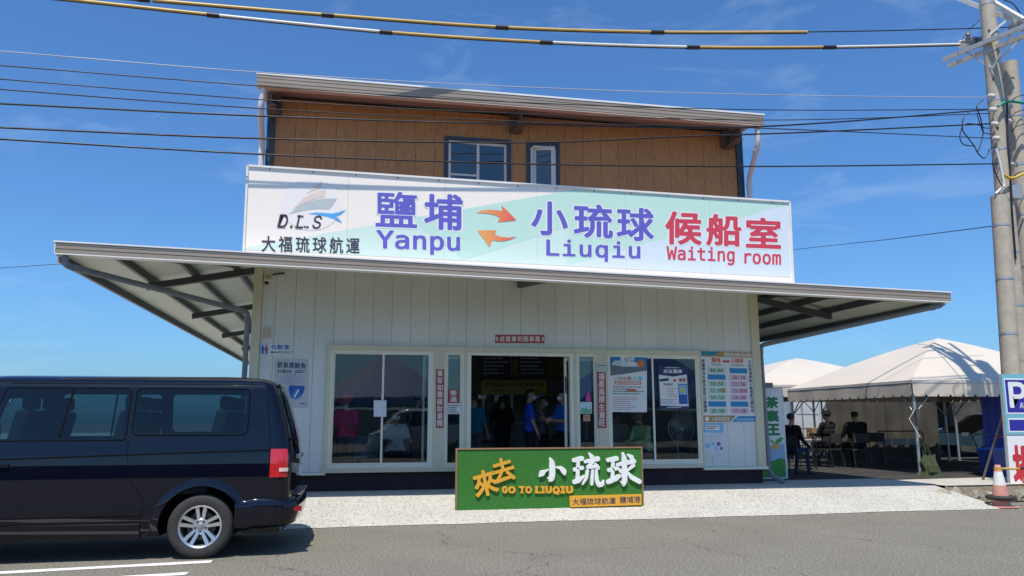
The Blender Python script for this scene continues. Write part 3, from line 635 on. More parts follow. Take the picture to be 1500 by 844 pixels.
# exchange arrows with a yellow to red print
def arrow_mat():
    m = mat('arrow_gradient_print', (0.85, 0.25, 0.08), 0.4, var=0); t = m.node_tree; bs = t.nodes['Principled BSDF']; L = t.links.new
    tc = t.nodes.new('ShaderNodeTexCoord'); sp = t.nodes.new('ShaderNodeSeparateXYZ'); r = t.nodes.new('ShaderNodeValToRGB')
    L(tc.outputs['Generated'], sp.inputs[0]); L(sp.outputs[0], r.inputs[0]); e = r.color_ramp.elements
    e[0].color = (0.86, 0.42, 0.10, 1); e[1].color = (0.80, 0.10, 0.08, 1); L(r.outputs[0], bs.inputs['Base Color']); return m
def arrow_mat2():
    m = arrow_mat().copy(); r = [n for n in m.node_tree.nodes if n.type == 'VALTORGB'][0]; e = r.color_ramp.elements
    e[0].color = (0.80, 0.10, 0.08, 1); e[1].color = (0.86, 0.42, 0.10, 1); return m
sg_shape('arrow', [(697, 312), (706, 308.5), (718, 307.5), (729, 308.5), (736, 309.5), (734, 301), (745, 311), (756, 322.5), (743, 324.5), (729, 325.5), (732, 318.5), (722, 314.5), (710, 312.5)], arrow_mat(), 0.009)
sg_shape('arrow', [(699, 338), (711, 337.5), (727, 338), (724, 344), (733, 347), (745, 348.5), (757, 347), (747, 351.5), (737, 353.5), (727, 353.5), (721, 351.5), (717, 362), (709, 351)], arrow_mat2(), 0.009)

# fixings and joints of the sign face
for i in range(14):
    p = sq[0].lerp(sq[1], (i+0.5)/14)+Vector((0, -0.004, -0.035)); MB().lathe([(0.012, 0), (0.010, -0.004)], p, 8, 'Y').build('sign_screw', STEEL, SG)
for i in range(1, 6):
    a_, c_ = sq[0].lerp(sq[1], i/6), sq[2].lerp(sq[3], i/6); MB().bar(a_+Vector((0, -0.0046, -0.02)), c_+Vector((0, -0.0046, 0.02)), 0.001, 0.004, up=(1, 0, 0)).build('panel_joint', mat('joint_grey', (0.5, 0.5, 0.48), 0.6), SG)
# loose grit swept to the edge of the pavement
q = MB(); rg = random.Random(11)
for i in range(700):
    x = rg.uniform(-3.5, 11.5); y = -2.47-abs(rg.gauss(0, 0.16)); r = rg.uniform(0.004, 0.012)
    q.add([(x+r*math.cos(a)*rg.uniform(.7, 1.3), y+r*math.sin(a)*rg.uniform(.7, 1.3), 0.001) for a in (0, 2.1, 4.2)]+[(x, y, r*1.1)], [(0, 1, 3), (1, 2, 3), (2, 0, 3)])
tag(q.build('grit', mat('grit_stone', (0.36, 0.34, 0.30), 0.9), fix=False), 'loose grit along the edge of the pavement', 'grit', kind='stuff')
# ================================================================== turf-covered welcome board in front of the door
GY = -1.75
gq = [P(665, 657, Y=GY), P(942, 654.5, Y=GY), P(667, 748, Y=GY), P(943, 741, Y=GY)]
gq[2].z = gq[3].z = min(gq[2].z, gq[3].z)-0.004; gq[0].z = gq[1].z = (gq[0].z+gq[1].z)/2; gq[0].x = gq[2].x; gq[1].x = gq[3].x
GB = empty('welcome_board', (gq[2]+gq[3])/2, 'low wide green turf board with raised yellow and white letters in front of the doorway', 'board')
TURF = mat('artificial_turf', (0.052, 0.20, 0.040), 0.9, var=0.35, vscale=90, bump=0.9, bscale=260, spec=0.15)
WOODF = mat('board_wood_edge', (0.28, 0.155, 0.085), 0.7, var=0.2, vscale=12, stretch=(0.3, 3, 3))
LYEL = mat('letter_amber', (0.72, 0.36, 0.03), 0.5, var=0.04); LWHT = mat('letter_white_foam', (0.80, 0.80, 0.78), 0.5, var=0.02); LSIDE = mat('letter_side_dark', (0.05, 0.05, 0.05), 0.6)
x0, x1, z0, z1 = gq[2].x, gq[3].x, gq[2].z, gq[0].z
MB().box(x0+0.022, x1-0.022, GY, GY+0.035, z0+0.002, z1-0.022).build('turf_panel', TURF, GB)
for a in ((x0, x0+0.02, z0, z1-0.02), (x1-0.02, x1, z0, z1-0.02), (x0, x1, z1-0.02, z1)):
    MB().box(a[0], a[1], GY-0.012, GY+0.06, a[2], a[3]).build('wood_edge', WOODF, GB)
for x in (x0+0.4, x1-0.4):
    MB().bar((x, GY+0.05, z1-0.15), (x, GY+0.55, apron_z(GY+0.55)), 0.04, 0.04).bar((x, GY+0.05, z0+0.08), (x, GY+0.5, z0+0.13), 0.04, 0.04).build('back_brace', WOODF, GB)
def zq(pts, Y):      # outline corners measured in a five-fold enlargement whose corner is at photo pixel (660, 640)
    return [P(660+x/5, 640+y/5, Y=Y) for x, y in pts]
LD = 0.030
def solid(name, s, quad, m, parent, bold, depth, font='cjk', res=3):
    """raised letter: glyph copies pushed out from the board"""
    vs, fs = glyphs(s, font, bold, 0.5, res, copies=6, step=0.004)
    q = [Vector(k) for k in quad]; n = (q[3]-q[2]).cross(q[0]-q[2]).normalized()
    pts = fit([Vector((v.x, v.y, 0)) for v in vs], quad)
    return MB().add([p+n*(depth*(v.z+0.5)) for p, v in zip(pts, vs)], fs).build(name, m, parent, fix=False)
solid('letter', '來', zq([(148, 268), (318, 222), (188, 455), (358, 405)], GY), LYEL, GB, 0.011, LD)
solid('letter', '去', zq([(288, 182), (440, 134), (318, 352), (486, 306)], GY), LYEL, GB, 0.011, LD)
gx = [(375, 416), (420, 474), (500, 543), (545, 594), (618, 660), (662, 690), (692, 741), (745, 798), (803, 838), (842, 895)]
for ch, (a, c) in zip('GOTOLIUQIU', gx):
    hi = 424 if ch == 'Q' else 414
    solid('letter', ch, zq([(a, 362), (c, 361), (a, hi), (c, hi-1)], GY), LYEL, GB, 0.055 if ch != 'I' else 0.09, LD*0.8, 'inter')
for a, c, y in ((498, 545, 366), (512, 532, 409), (617, 642, 366), (617, 658, 409), (661, 690, 366), (661, 690, 409), (692, 712, 366), (725, 742, 366), (802, 838, 366), (802, 838, 409), (842, 862, 366), (876, 896, 366)):
    p0, p1 = zq([(a, y), (c, y)], GY-LD*0.4); MB().bar(p0, p1, LD*0.8, 0.02).build('letter_serif', LYEL, GB)
def brush(strokes, m, parent):
    """brush-written character: tapering strokes cut from foam board, one solid letter"""
    q = MB(); k = 0
    for st in strokes:
        pts = [(Vector(zq([(x, y)], GY)[0]), wd/2/5/94.0*1.02) for x, y, wd in st]
        fine = []
        for (p, r), (p2, r2) in zip(pts, pts[1:]):
            for i in range(6): t = i/6; fine.append((p.lerp(p2, t), r+(r2-r)*t))
        fine.append(pts[-1])
        for p, r in fine:
            d = LD+0.0003*k; k += 1; n = 14
            ring = [p+Vector((r*math.cos(2*math.pi*i/n), 0, r*math.sin(2*math.pi*i/n)*1.05)) for i in range(n)]
            q.prism(ring, (0, -d, 0))
        for (p, r), (p2, r2) in zip(fine, fine[1:]):
            t = (p2-p); t = t.normalized() if t.length > 1e-6 else Vector((1, 0, 0)); s = Vector((-t.z, 0, t.x)); d = LD+0.0003*k; k += 1
            q.prism([p+s*r, p2+s*r2, p2-s*r2, p-s*r], (0, -d, 0))
        k = k % 13
    return q.build('letter', m, parent)
brush([[(728, 160, 16), (740, 190, 40), (742, 250, 44), (738, 300, 42), (720, 322, 16)], [(738, 312, 30), (708, 300, 8)], [(648, 288, 12), (668, 266, 40), (688, 252, 16), (715, 238, 5)], [(768, 222, 8), (805, 228, 26), (825, 250, 40), (832, 270, 22)]], LWHT, GB)
brush([[(900, 172, 28), (958, 158, 34)], [(932, 160, 26), (926, 310, 28)], [(906, 240, 26), (962, 226, 26)], [(904, 330, 30), (935, 318, 34), (975, 286, 12)],
       [(1012, 122, 14), (1032, 148, 34)], [(982, 182, 22), (1075, 160, 34)], [(1040, 178, 26), (1000, 222, 24), (1070, 214, 26)], [(1056, 196, 14), (1076, 226, 28)],
       [(1000, 248, 22), (990, 300, 24), (962, 348, 10)], [(1036, 246, 22), (1030, 345, 22)], [(1062, 240, 20), (1066, 320, 30), (1082, 350, 34), (1108, 348, 26), (1116, 318, 8)]], LWHT, GB)
brush([[(1150, 170, 28), (1212, 158, 34)], [(1186, 160, 26), (1182, 300, 28)], [(1156, 244, 26), (1214, 230, 26)], [(1150, 330, 30), (1180, 318, 34), (1228, 278, 12)],
       [(1218, 204, 24), (1338, 178, 34)], [(1258, 122, 18), (1268, 160, 38), (1270, 320, 40), (1262, 350, 22)], [(1268, 346, 24), (1240, 326, 8)], [(1296, 132, 14), (1322, 150, 34)],
       [(1222, 226, 12), (1244, 252, 28)], [(1204, 318, 18), (1256, 272, 12)], [(1334, 208, 30), (1288, 250, 10)], [(1280, 246, 12), (1322, 296, 34), (1378, 326, 34)]], LWHT, GB)
oq = zq([(866, 432), (1391, 419), (872, 514), (1391, 497)], GY)
plate('name_plate', oq, LYEL, GB, 0.045, 0.001)
letters('lettering', '大福琉球航運', sub([p+Vector((0, -0.047, 0)) for p in oq], 0.03, 0.635, 0.22, 0.84), DARKT, GB, bold=0.012)
letters('lettering', '鹽埔港', sub([p+Vector((0, -0.047, 0)) for p in oq], 0.69, 0.985, 0.16, 0.80), DARKT, GB, bold=0.010)

# ================================================================== notices on the facade
FY = -0.004
RED = mat('couplet_red_paper', (0.36, 0.045, 0.045), 0.7, var=0.12, vscale=20); INKW = mat('couplet_pale_ink', (0.66, 0.60, 0.56), 0.6, var=0.05)
BLUE = mat('notice_blue', (0.02, 0.12, 0.48), 0.5, var=0.03); NBLU = mat('notice_sky_blue', (0.02, 0.23, 0.50), 0.5, var=0.03); NRED = mat('notice_red', (0.55, 0.03, 0.04), 0.5, var=0.03); NGRN = mat('notice_green', (0.02, 0.22, 0.13), 0.5, var=0.03)
ORNG = mat('notice_orange', (0.66, 0.17, 0.035), 0.5, var=0.03); GOLD = mat('notice_gold', (0.42, 0.27, 0.09), 0.5, var=0.04); NAVYP = mat('notice_navy', (0.018, 0.025, 0.10), 0.45, var=0.04); INK = mat('notice_ink', (0.03, 0.03, 0.04), 0.5, var=0)
PAPER = mat('notice_paper', (0.72, 0.73, 0.73), 0.55, var=0.03); SILV = mat('silver_plate', (0.50, 0.50, 0.52), 0.4, var=0.08, vscale=2); TEALP = mat('notice_teal', (0.02, 0.25, 0.33), 0.5, var=0.03)
PINKP = mat('notice_pink', (0.72, 0.48, 0.60), 0.5, var=0.02); MGRN = mat('notice_mint', (0.45, 0.66, 0.52), 0.5, var=0.02); CYANP = mat('notice_cyan', (0.22, 0.48, 0.72), 0.5, var=0.05)
def notice(name, quad, m, label, cat, t=0.004, group=None):
    o = empty(name, (Vector(quad[2])+Vector(quad[3]))/2, label, cat, group); plate('backing', quad, m, o, t); return o
def lines(quad, rows, parent, m, t=0.5, lift=0.0062, seed=1, ragged=0.35):
    """rows of print too small to read: one thin broken bar per row"""
    r = random.Random(seed); q = MB(); TL, TR, BL, BR = [Vector(k) for k in quad]; n = (BR-BL).cross(TL-BL).normalized()
    f = lambda a, b: (TL*(1-a)+TR*a)*(1-b)+(BL*(1-a)+BR*a)*b
    for i in range(rows):
        b0 = (i+0.5-t/2)/rows; b1 = (i+0.5+t/2)/rows; a = 0; end = 1-r.random()*ragged
        while a < end:
            a2 = min(end, a+r.uniform(0.03, 0.12)); q.poly([f(a, b0)+n*lift, f(a, b1)+n*lift, f(a2, b1)+n*lift, f(a2, b0)+n*lift]); a = a2+0.018
    return tag(q.build('fine_print', m, parent, fix=False), kind='stuff')
# restroom sign
rq = pq(381, 503.5, 425, 520, FY, 0.6)
o = notice('restroom_sign', rq, PAPER, 'small white restroom sign with two figures and a green arrow', 'sign')
plate('icon_field', sub(rq, 0.0, 0.29, 0.06, 0.96), mat('icon_pale_blue', (0.42, 0.55, 0.78), 0.5), o, 0.002, 0.004)
for a, m_ in ((0.09, BLUE), (0.205, NRED)):
    q0 = sub(rq, a-0.05, a+0.05, 0.1, 0.92)
    shape('figure', q0, [(0.5, 0.0), (0.72, 0.06), (0.72, 0.18), (0.58, 0.24), (0.95, 0.30), (0.95, 0.62), (0.78, 0.62), (0.76, 0.98), (0.24, 0.98), (0.22, 0.62), (0.05, 0.62), (0.05, 0.30), (0.42, 0.24), (0.28, 0.18), (0.28, 0.06)], m_, o, 0.0065)
letters('lettering', '化粧室', sub(rq, 0.36, 0.98, 0.05, 0.50), BLUE, o, 0.02, lift=0.006)
shape('arrow', sub(rq, 0.33, 0.56, 0.55, 0.95), [(0, 0.5), (0.4, 0.05), (0.34, 0.36), (1, 0.36), (1, 0.64), (0.34, 0.64), (0.4, 0.95)], NGRN, o, 0.0055)
letters('lettering', 'RESTROOMS', sub(rq, 0.58, 0.99, 0.62, 0.86), NGRN, o, 0.01, font='inter', lift=0.006)
# tuna festival plate
bq = pq(403, 526, 451, 596, FY, 1.2)
o = notice('festival_plate', bq, SILV, 'silver plate about bluefin tuna with a blue fan picture', 'plaque', 0.006)
letters('lettering', '屏東黑鮪魚', sub(bq, 0.06, 0.94, 0.06, 0.19), NAVYP, o, 0.012, lift=0.008)
letters('lettering', '文化觀光季', sub(bq, 0.06, 0.50, 0.22, 0.29), INK, o, 0.01, lift=0.008)
lines(sub(bq, 0.60, 0.94, 0.22, 0.29), 2, o, INK, lift=0.008)
VIOP = mat('plate_violet', (0.36, 0.30, 0.52), 0.5, var=0.1)
for i in range(9):
    a = R_(20+17.5*i); shape('ray', bq, [(0.5, 0.55), (0.5+0.02-0.42*math.cos(a), 0.55-0.26*math.sin(a)), (0.5-0.03-0.42*math.cos(a), 0.55-0.26*math.sin(a))], VIOP, o, 0.0065+0.0002*i)
fan = [(0.42, 0.55), (0.90, 0.55), (0.90, 0.60), (0.86, 0.70), (0.76, 0.79), (0.62, 0.84), (0.48, 0.80), (0.42, 0.68)]
shape('fan', bq, fan, mat('plate_deep_blue', (0.015, 0.09, 0.42), 0.4, var=0.3, vscale=25), o, 0.0065)
for i in range(6):
    a = 0.46+0.075*i; shape('fan_rib', bq, [(0.64, 0.60), (a, 0.86-abs(a-0.63)*0.28), (a+0.02, 0.86-abs(a-0.63)*0.28)], CYANP, o, 0.0085+0.0002*i)
shape('fish', bq, [(0.56, 0.80), (0.63, 0.70), (0.70, 0.62), (0.74, 0.64), (0.68, 0.71), (0.62, 0.79)], WHITE, o, 0.0105)
lines(sub(bq, 0.76, 0.92, 0.90, 0.94), 1, o, INK, lift=0.008)
# couplets and door stickers
def vertical(s, quad, m, parent, bold=0.02, lift=0.006, a0=0.14, a1=0.86):
    for i, ch in enumerate(s):
        b0 = 0.015+0.97*i/len(s); b1 = b0+0.97/len(s)*0.90
        letters('lettering', ch, sub(quad, a0, a1, b0, b1), m, parent, bold, lift=lift)
def tilt_quad(x0, y0, x1, y1, Y): return pq(x0, y0, x1, y1, Y)
qd = [P(638.6, 541, Y=-0.058), P(650.6, 541.3, Y=-0.058), P(638.6, 627, Y=-0.058), P(649.6, 627, Y=-0.058)]
o = notice('couplet_strip', qd, RED, 'tall red paper couplet on the pillar left of the doorway', 'couplet', 0.002, 'red couplets round the door'); vertical('賓客如雲謀財源開', qd, INKW, o, 0.03, 0.003)
qd = [P(874.6, 545, Y=-0.058), P(887.2, 545.3, Y=-0.058), P(876.0, 627, Y=-0.058), P(888.2, 627, Y=-0.058)]
o = notice('couplet_strip', qd, RED, 'tall red paper couplet on the pillar right of the doorway', 'couplet', 0.002, 'red couplets round the door'); vertical('福星高照生意旺', qd, INKW, o, 0.03, 0.003)
qd = pq(725.5, 490.5, 797.5, 502.5, FY, 0.3)
o = notice('couplet_strip', qd, RED, 'horizontal red paper couplet on the grey wall above the doorway', 'couplet', 0.002, 'red couplets round the door')
for i, ch in enumerate('成業事利順事萬'): letters('lettering', ch, sub(qd, 0.085+0.12*i, 0.085+0.12*i+0.105, 0.14, 0.86), INKW, o, 0.03, lift=0.003)
for a0, a1 in ((0.01, 0.06), (0.94, 0.99)): shape('cloud_motif', sub(qd, a0, a1, 0.2, 0.8), [(0.5, 0), (1, 0.3), (0.8, 0.5), (1, 0.7), (0.5, 1), (0, 0.7), (0.2, 0.5), (0, 0.3)], INKW, o, 0.002)
DY = -0.010
qd = pq(656.6, 570.5, 671.5, 590.5, DY)
o = notice('door_sticker', qd, RED, 'small red lucky word sticker on the narrow window left of the doorway', 'sticker', 0.002); letters('lettering', '春', sub(qd, 0.15, 0.85, 0.06, 0.46), INKW, o, 0.03, lift=0.003); letters('lettering', '滿', sub(qd, 0.15, 0.85, 0.52, 0.94), INKW, o, 0.03, lift=0.003)
qd = pq(654.5, 590.8, 675, 606.5, DY)
o = notice('door_notice', qd, PAPER, 'white paper notice under the red sticker left of the doorway', 'notice', 0.002); lines(sub(qd, 0.08, 0.94, 0.12, 0.92), 4, o, INK, lift=0.003)
qd = pq(858, 580.5, 865.5, 588, DY); o = notice('door_sticker', qd, mat('sticker_magenta', (0.62, 0.05, 0.28), 0.5), 'tiny magenta sticker on the narrow window right of the doorway', 'sticker', 0.002)
shape('tip', qd, [(0.2, -0.5), (0.5, -0.9), (0.8, -0.5), (0.8, 0.05), (0.2, 0.05)], MATS['sticker_magenta'], o, 0.001)
qd = pq(849.5, 589, 867, 606, DY)
o = notice('door_notice', qd, mat('notice_pale_cyan', (0.55, 0.68, 0.74), 0.5), 'pale blue and green picture notice right of the doorway', 'notice', 0.002)
shape('picture', qd, [(0.05, 0.75), (0.2, 0.45), (0.36, 0.62), (0.5, 0.38), (0.7, 0.7), (0.95, 0.55), (0.95, 0.95), (0.05, 0.95)], mat('picture_green', (0.16, 0.42, 0.22), 0.5, var=0.2, vscale=30), o, 0.002)
qd = pq(854.5, 607.5, 864.5, 617, DY); o = notice('door_notice', qd, mat('sticker_tan', (0.52, 0.34, 0.20), 0.5), 'small tan square sticker below the pale blue notice', 'sticker', 0.002)
shape('ring', qd, [(0.5+0.33*math.cos(R_(a)), 0.5+0.33*math.sin(R_(a))) for a in range(0, 360, 30)], NRED, o, 0.002); shape('ring_centre', qd, [(0.5+0.2*math.cos(R_(a)), 0.5+0.2*math.sin(R_(a))) for a in range(0, 360, 30)], MATS['sticker_tan'], o, 0.004)
qd = pq(874, 531.5, 891, 544, -0.056, 0.3)
o = notice('opening_hours_card', qd, mat('card_pale_green', (0.45, 0.54, 0.44), 0.5), 'pale green card above the right-hand couplet', 'notice', 0.002); lines(sub(qd, 0.1, 0.9, 0.15, 0.45), 1, o, INK, t=0.3, lift=0.003); letters('lettering', '3', sub(qd, 0.08, 0.16, 0.5, 0.9), INK, o, lift=0.003)
qd = pq(547.5, 586.5, 566, 610.5, -0.026); notice('window_paper', qd, mat('window_paper_white', (0.62, 0.66, 0.70), 0.6), 'blank white sheet taped across the bar of the left window', 'notice', 0.002)
# boat poster
P1 = pq(893.5, 520.5, 947.5, 603.5, -0.024, 0.5)
o = notice('boat_poster', P1, PAPER, 'tall poster with a ferry photo and an orange burst in the right window', 'poster', 0.003)
shape('photo_sky', P1, [(0, 0), (1, 0), (1, 0.26), (0, 0.36)], mat('poster_sea_blue', (0.015, 0.16, 0.40), 0.4, var=0.35, vscale=14), o, 0.004)
shape('ferry_hull', P1, [(0.0, 0.17), (0.42, 0.205), (0.98, 0.20), (0.98, 0.268), (0.30, 0.34), (0.0, 0.365)], mat('poster_hull_grey', (0.13, 0.15, 0.17), 0.4, var=0.2, vscale=20), o, 0.0058)
shape('ferry_cabin', P1, [(0.03, 0.17), (0.12, 0.09), (0.55, 0.10), (0.86, 0.15), (0.9, 0.2), (0.42, 0.205)], mat('poster_cabin_white', (0.50, 0.56, 0.62), 0.4, var=0.2, vscale=20), o, 0.0062)
letters('lettering', '鹽琉線', sub(P1, 0.27, 0.66, 0.025, 0.10), WHITE, o, 0.02, lift=0.0088)
letters('lettering', '交通船', sub(P1, 0.30, 0.72, 0.115, 0.185), WHITE, o, 0.02, lift=0.0088)
shape('burst', P1, [(0.83+(0.115 if i % 2 else 0.085)*math.cos(R_(i*11.25)), 0.14+(0.075 if i % 2 else 0.055)*math.sin(R_(i*11.25))) for i in range(32)], ORNG, o, 0.0075)
letters('lettering', '小琉球', sub(P1, 0.11, 0.44, 0.385, 0.435), GOLD, o, 0.02, lift=0.005)
for i, (m_) in enumerate((mat('swatch_pink', (0.62, 0.25, 0.40), 0.5), MGRN, CYANP)): plate('swatch', sub(P1, 0.46+0.15*i, 0.57+0.15*i, 0.375, 0.44), m_, o, 0.002, 0.003)
plate('orange_band', sub(P1, 0.12, 0.84, 0.455, 0.52), ORNG, o, 0.002, 0.003)
letters('lettering', '最夯旅遊船票購票', sub(P1, 0.15, 0.81, 0.465, 0.51), WHITE, o, 0.015, lift=0.0065)
lines(sub(P1, 0.08, 0.94, 0.54, 0.70), 4, o, INK, t=0.35, lift=0.005, seed=3); plate('orange_band', sub(P1, 0.44, 0.72, 0.605, 0.635), ORNG, o, 0.002, 0.0052)
lines(sub(P1, 0.08, 0.78, 0.73, 0.97), 7, o, mat('print_pink', (0.50, 0.22, 0.22), 0.5), t=0.35, lift=0.005, seed=4)
# friends offer poster
P2 = [P(963, 536.5, Y=-0.030), P(1006.5, 537, Y=-0.030), P(966, 600, Y=-0.030), P(1010, 599.5, Y=-0.030)]
o = notice('offer_poster', P2, NAVYP, 'navy poster with a phone picture in the far right pane', 'poster', 0.003)
shape('white_card', P2, [(0.03, 0.20), (0.5, 0.24), (0.97, 0.19), (0.97, 0.42), (0.97, 0.93), (0.66, 0.93), (0.04, 0.91)], PAPER, o, 0.003)
letters('lettering', '好友獨享', sub(P2, 0.19, 0.82, 0.07, 0.165), WHITE, o, 0.02, lift=0.006); lines(sub(P2, 0.25, 0.75, 0.015, 0.05), 1, o, PAPER, lift=0.005); lines(sub(P2, 0.25, 0.75, 0.94, 0.975), 1, o, PAPER, lift=0.005)
shape('ink_band', P2, [(0.04, 0.305), (0.36, 0.275), (0.35, 0.335), (0.05, 0.36)], INK, o, 0.005); letters('lettering', '優惠', sub(P2, 0.68, 0.92, 0.28, 0.36), NRED, o, 0.02, lift=0.0065)
shape('red_dot', P2, [(0.55+0.045*math.cos(R_(a)), 0.33+0.033*math.sin(R_(a))) for a in range(0, 360, 30)], NRED, o, 0.005)
letters('lettering', '首次預訂', sub(P2, 0.18, 0.48, 0.395, 0.45), INK, o, 0.008, lift=0.006); lines(sub(P2, 0.28, 0.62, 0.50, 0.72), 4, o, NRED, t=0.25, lift=0.0055); lines(sub(P2, 0.05, 0.64, 0.76, 0.89), 4, o, INK, t=0.3, lift=0.0055)
plate('phone', sub(P2, 0.66, 0.95, 0.41, 0.88), mat('phone_blue', (0.02, 0.10, 0.36), 0.4), o, 0.003, 0.005)
plate('phone_screen', sub(P2, 0.68, 0.93, 0.43, 0.66), CYANP, o, 0.002, 0.009); shape('map_patch', sub(P2, 0.68, 0.93, 0.43, 0.66), [(0.1, 0.3), (0.4, 0.2), (0.7, 0.5), (0.9, 0.7), (0.7, 0.9), (0.3, 0.7)], mat('map_yellow', (0.60, 0.52, 0.15), 0.5), o, 0.012)
for i in range(4): plate('phone_icon', sub(P2, 0.70+0.12*(i % 2), 0.79+0.12*(i % 2), 0.70+0.085*(i//2), 0.76+0.085*(i//2)), BLUE, o, 0.002, 0.009)
# sailing timetable board
T = [P(1024.5, 514.5, Y=-0.012), P(1101.5, 517, Y=-0.012), P(1029.6, 620, Y=-0.012), P(1108, 619.5, Y=-0.012)]
o = notice('timetable_board', T, PAPER, 'ferry timetable board with green and pink times beside the right window', 'timetable', 0.010)
LF = 0.0125
shape('header_gold', T, [(0.33, 0.0), (1, 0.0), (1, 0.075), (0.0, 0.075), (0, 0.058), (0.28, 0.058)], GOLD, o, 0.011); shape('header_teal', T, [(0, 0), (0.38, 0), (0.27, 0.058), (0, 0.058)], TEALP, o, 0.0115)
letters('lettering', '開航時刻表', sub(T, 0.46, 0.98, 0.008, 0.068), WHITE, o, 0.012, lift=0.0145)
letters('lettering', '鹽埔', sub(T, 0.215, 0.385, 0.085, 0.155), ORNG, o, 0.03, lift=LF); letters('lettering', '小琉球', sub(T, 0.575, 0.82, 0.085, 0.155), ORNG, o, 0.03, lift=LF)
shape('arrow', sub(T, 0.42, 0.56, 0.105, 0.165), [(0, 0.5), (0.3, 0), (0.3, 0.3), (0.7, 0.3), (0.7, 0), (1, 0.5), (0.7, 1), (0.7, 0.7), (0.3, 0.7), (0.3, 1)], NRED, o, 0.0105)
letters('lettering', 'Yanpu', sub(T, 0.20, 0.40, 0.165, 0.205), INK, o, 0.01, font='mono', lift=LF); letters('lettering', 'Liuqiu', sub(T, 0.58, 0.82, 0.165, 0.205), INK, o, 0.01, font='mono', lift=LF)
for i, (a, c) in enumerate((('08:00', None), (None, '10:10'), ('10:50', '11:30'), ('12:10', '13:30'), ('14:10', '14:50'), (None, None), ('16:50', '17:20'))):
    b0 = 0.228+0.0945*i; b1 = b0+0.073
    for (s, x0_, m_) in ((a, 0.13, MGRN), (c, 0.545, PINKP)):
        k = 0.018*i/6
        plate('time_cell', sub(T, x0_-k, x0_-k+0.335, b0, b1), m_ if s else NBLU, o, 0.0015, 0.0105)
        if s: letters('lettering', s, sub(T, x0_-k+0.05, x0_-k+0.285 if i != 3 else x0_-k+0.245, b0+0.012, b1-0.010), INK, o, 0.012, font='mono', lift=0.0138)
        if s and i == 3: plate('remark', sub(T, x0_-k+0.255, x0_-k+0.325, b0+0.006, b1-0.006), GOLD if m_ is MGRN else mat('remark_rose', (0.62, 0.22, 0.28), 0.5), o, 0.001, 0.0125)
vertical('請攜帶身份證件提早分鐘購票', sub(T, 0.022, 0.085, 0.10, 0.87), INK, o, 0.01, LF, 0, 1)
vertical('只依現場乘船人數機動加開航班', sub(T, 0.905, 0.968, 0.10, 0.87), INK, o, 0.01, LF, 0, 1)
shape('footer_gold', T, [(0, 0.895), (0.62, 0.895), (0.50, 0.985), (0, 0.985)], GOLD, o, 0.011); shape('footer_blue', T, [(0.66, 0.905), (1, 0.905), (1, 0.985), (0.53, 0.985)], NBLU, o, 0.011)
letters('lettering', '大福琉球航運', sub(T, 0.16, 0.49, 0.915, 0.97), WHITE, o, 0.012, lift=0.0145)
shape('footer_logo', T, [(0.075+0.04*math.cos(R_(a)), 0.942+0.032*math.sin(R_(a))) for a in range(0, 360, 30)], WHITE, o, 0.0125)
lines(sub(T, 0.62, 0.97, 0.93, 0.975), 1, o, CYANP, t=0.9, lift=0.0145)
L_ = [P(1031, 619.8, Y=-0.010), P(1060, 620.5, Y=-0.010), P(1031.5, 666, Y=-0.010), P(1060, 666, Y=-0.010)]
o = notice('leaflet', L_, mat('leaflet_white', (0.60, 0.66, 0.72), 0.5), 'white and blue leaflet pinned under the timetable board', 'notice', 0.002)
plate('blue_field', sub(L_, 0, 0.98, 0.0, 0.30), CYANP, o, 0.001, 0.002); plate('white_card', sub(L_, 0.10, 0.78, 0.06, 0.22), WHITE, o, 0.001, 0.0035); lines(sub(L_, 0.14, 0.74, 0.08, 0.20), 2, o, INK, lift=0.0052); lines(sub(L_, 0.05, 0.95, 0.36, 0.56), 4, o, SILV, t=0.3, lift=0.003)
for i, (a, b_, r) in enumerate(((0.18, 0.72, 0.14), (0.45, 0.66, 0.09), (0.74, 0.66, 0.11), (0.62, 0.80, 0.08), (0.88, 0.80, 0.08))):
    shape('bubble', L_, [(a+r*math.cos(R_(k)), b_+r*0.6*math.sin(R_(k))) for k in range(0, 360, 30)], (CYANP, CYANP, mat('bubble_plum', (0.18, 0.14, 0.28), 0.5), CYANP, MATS['bubble_plum'])[i], o, 0.003+0.0003*i)
# wall fittings
c = P(391.5, 488, Y=0)
tag(MB().bbox(c.x-0.055, c.x+0.055, -0.03, 0.0, c.z-0.085, c.z+0.085, 0.006).build('switch_box', mat('beige_plastic', (0.50, 0.44, 0.34), 0.5)), 'blank beige electrical cover plate on the wall by the left column', 'switch box')
c = P(394, 406, Y=0)
o = empty('security_camera', (c.x, 0, c.z), 'white dome security camera with junction box under the canopy left end', 'camera')
MB().bbox(c.x-0.075, c.x+0.07, -0.06, 0, c.z-0.04, c.z+0.035, 0.006).build('junction_box', mat('beige_box', (0.60, 0.55, 0.40), 0.5), o)
for x in (-0.02, 0.03): MB().lathe([(0.014, 0), (0.014, 0.004)], (c.x+x, -0.062, c.z), 10, 'Y').build('socket_hole', BLACK, o)
MB().lathe([(0.05, 0), (0.055, -0.03), (0.045, -0.05)], (c.x-0.02, -0.06, c.z-0.055), 16, 'Z').build('camera_housing', WHITEP, o, 40)
MB().ball((c.x-0.025, -0.075, c.z-0.105), 0.042, 2).build('lens_dome', BLACK, o, 60)
MB().tube([(c.x+0.05, -0.02, c.z+0.035), (c.x+0.10, -0.02, c.z+0.055), (c.x+0.26, -0.02, c.z+0.075)], 0.014, 8).build('conduit', BLACK, o)
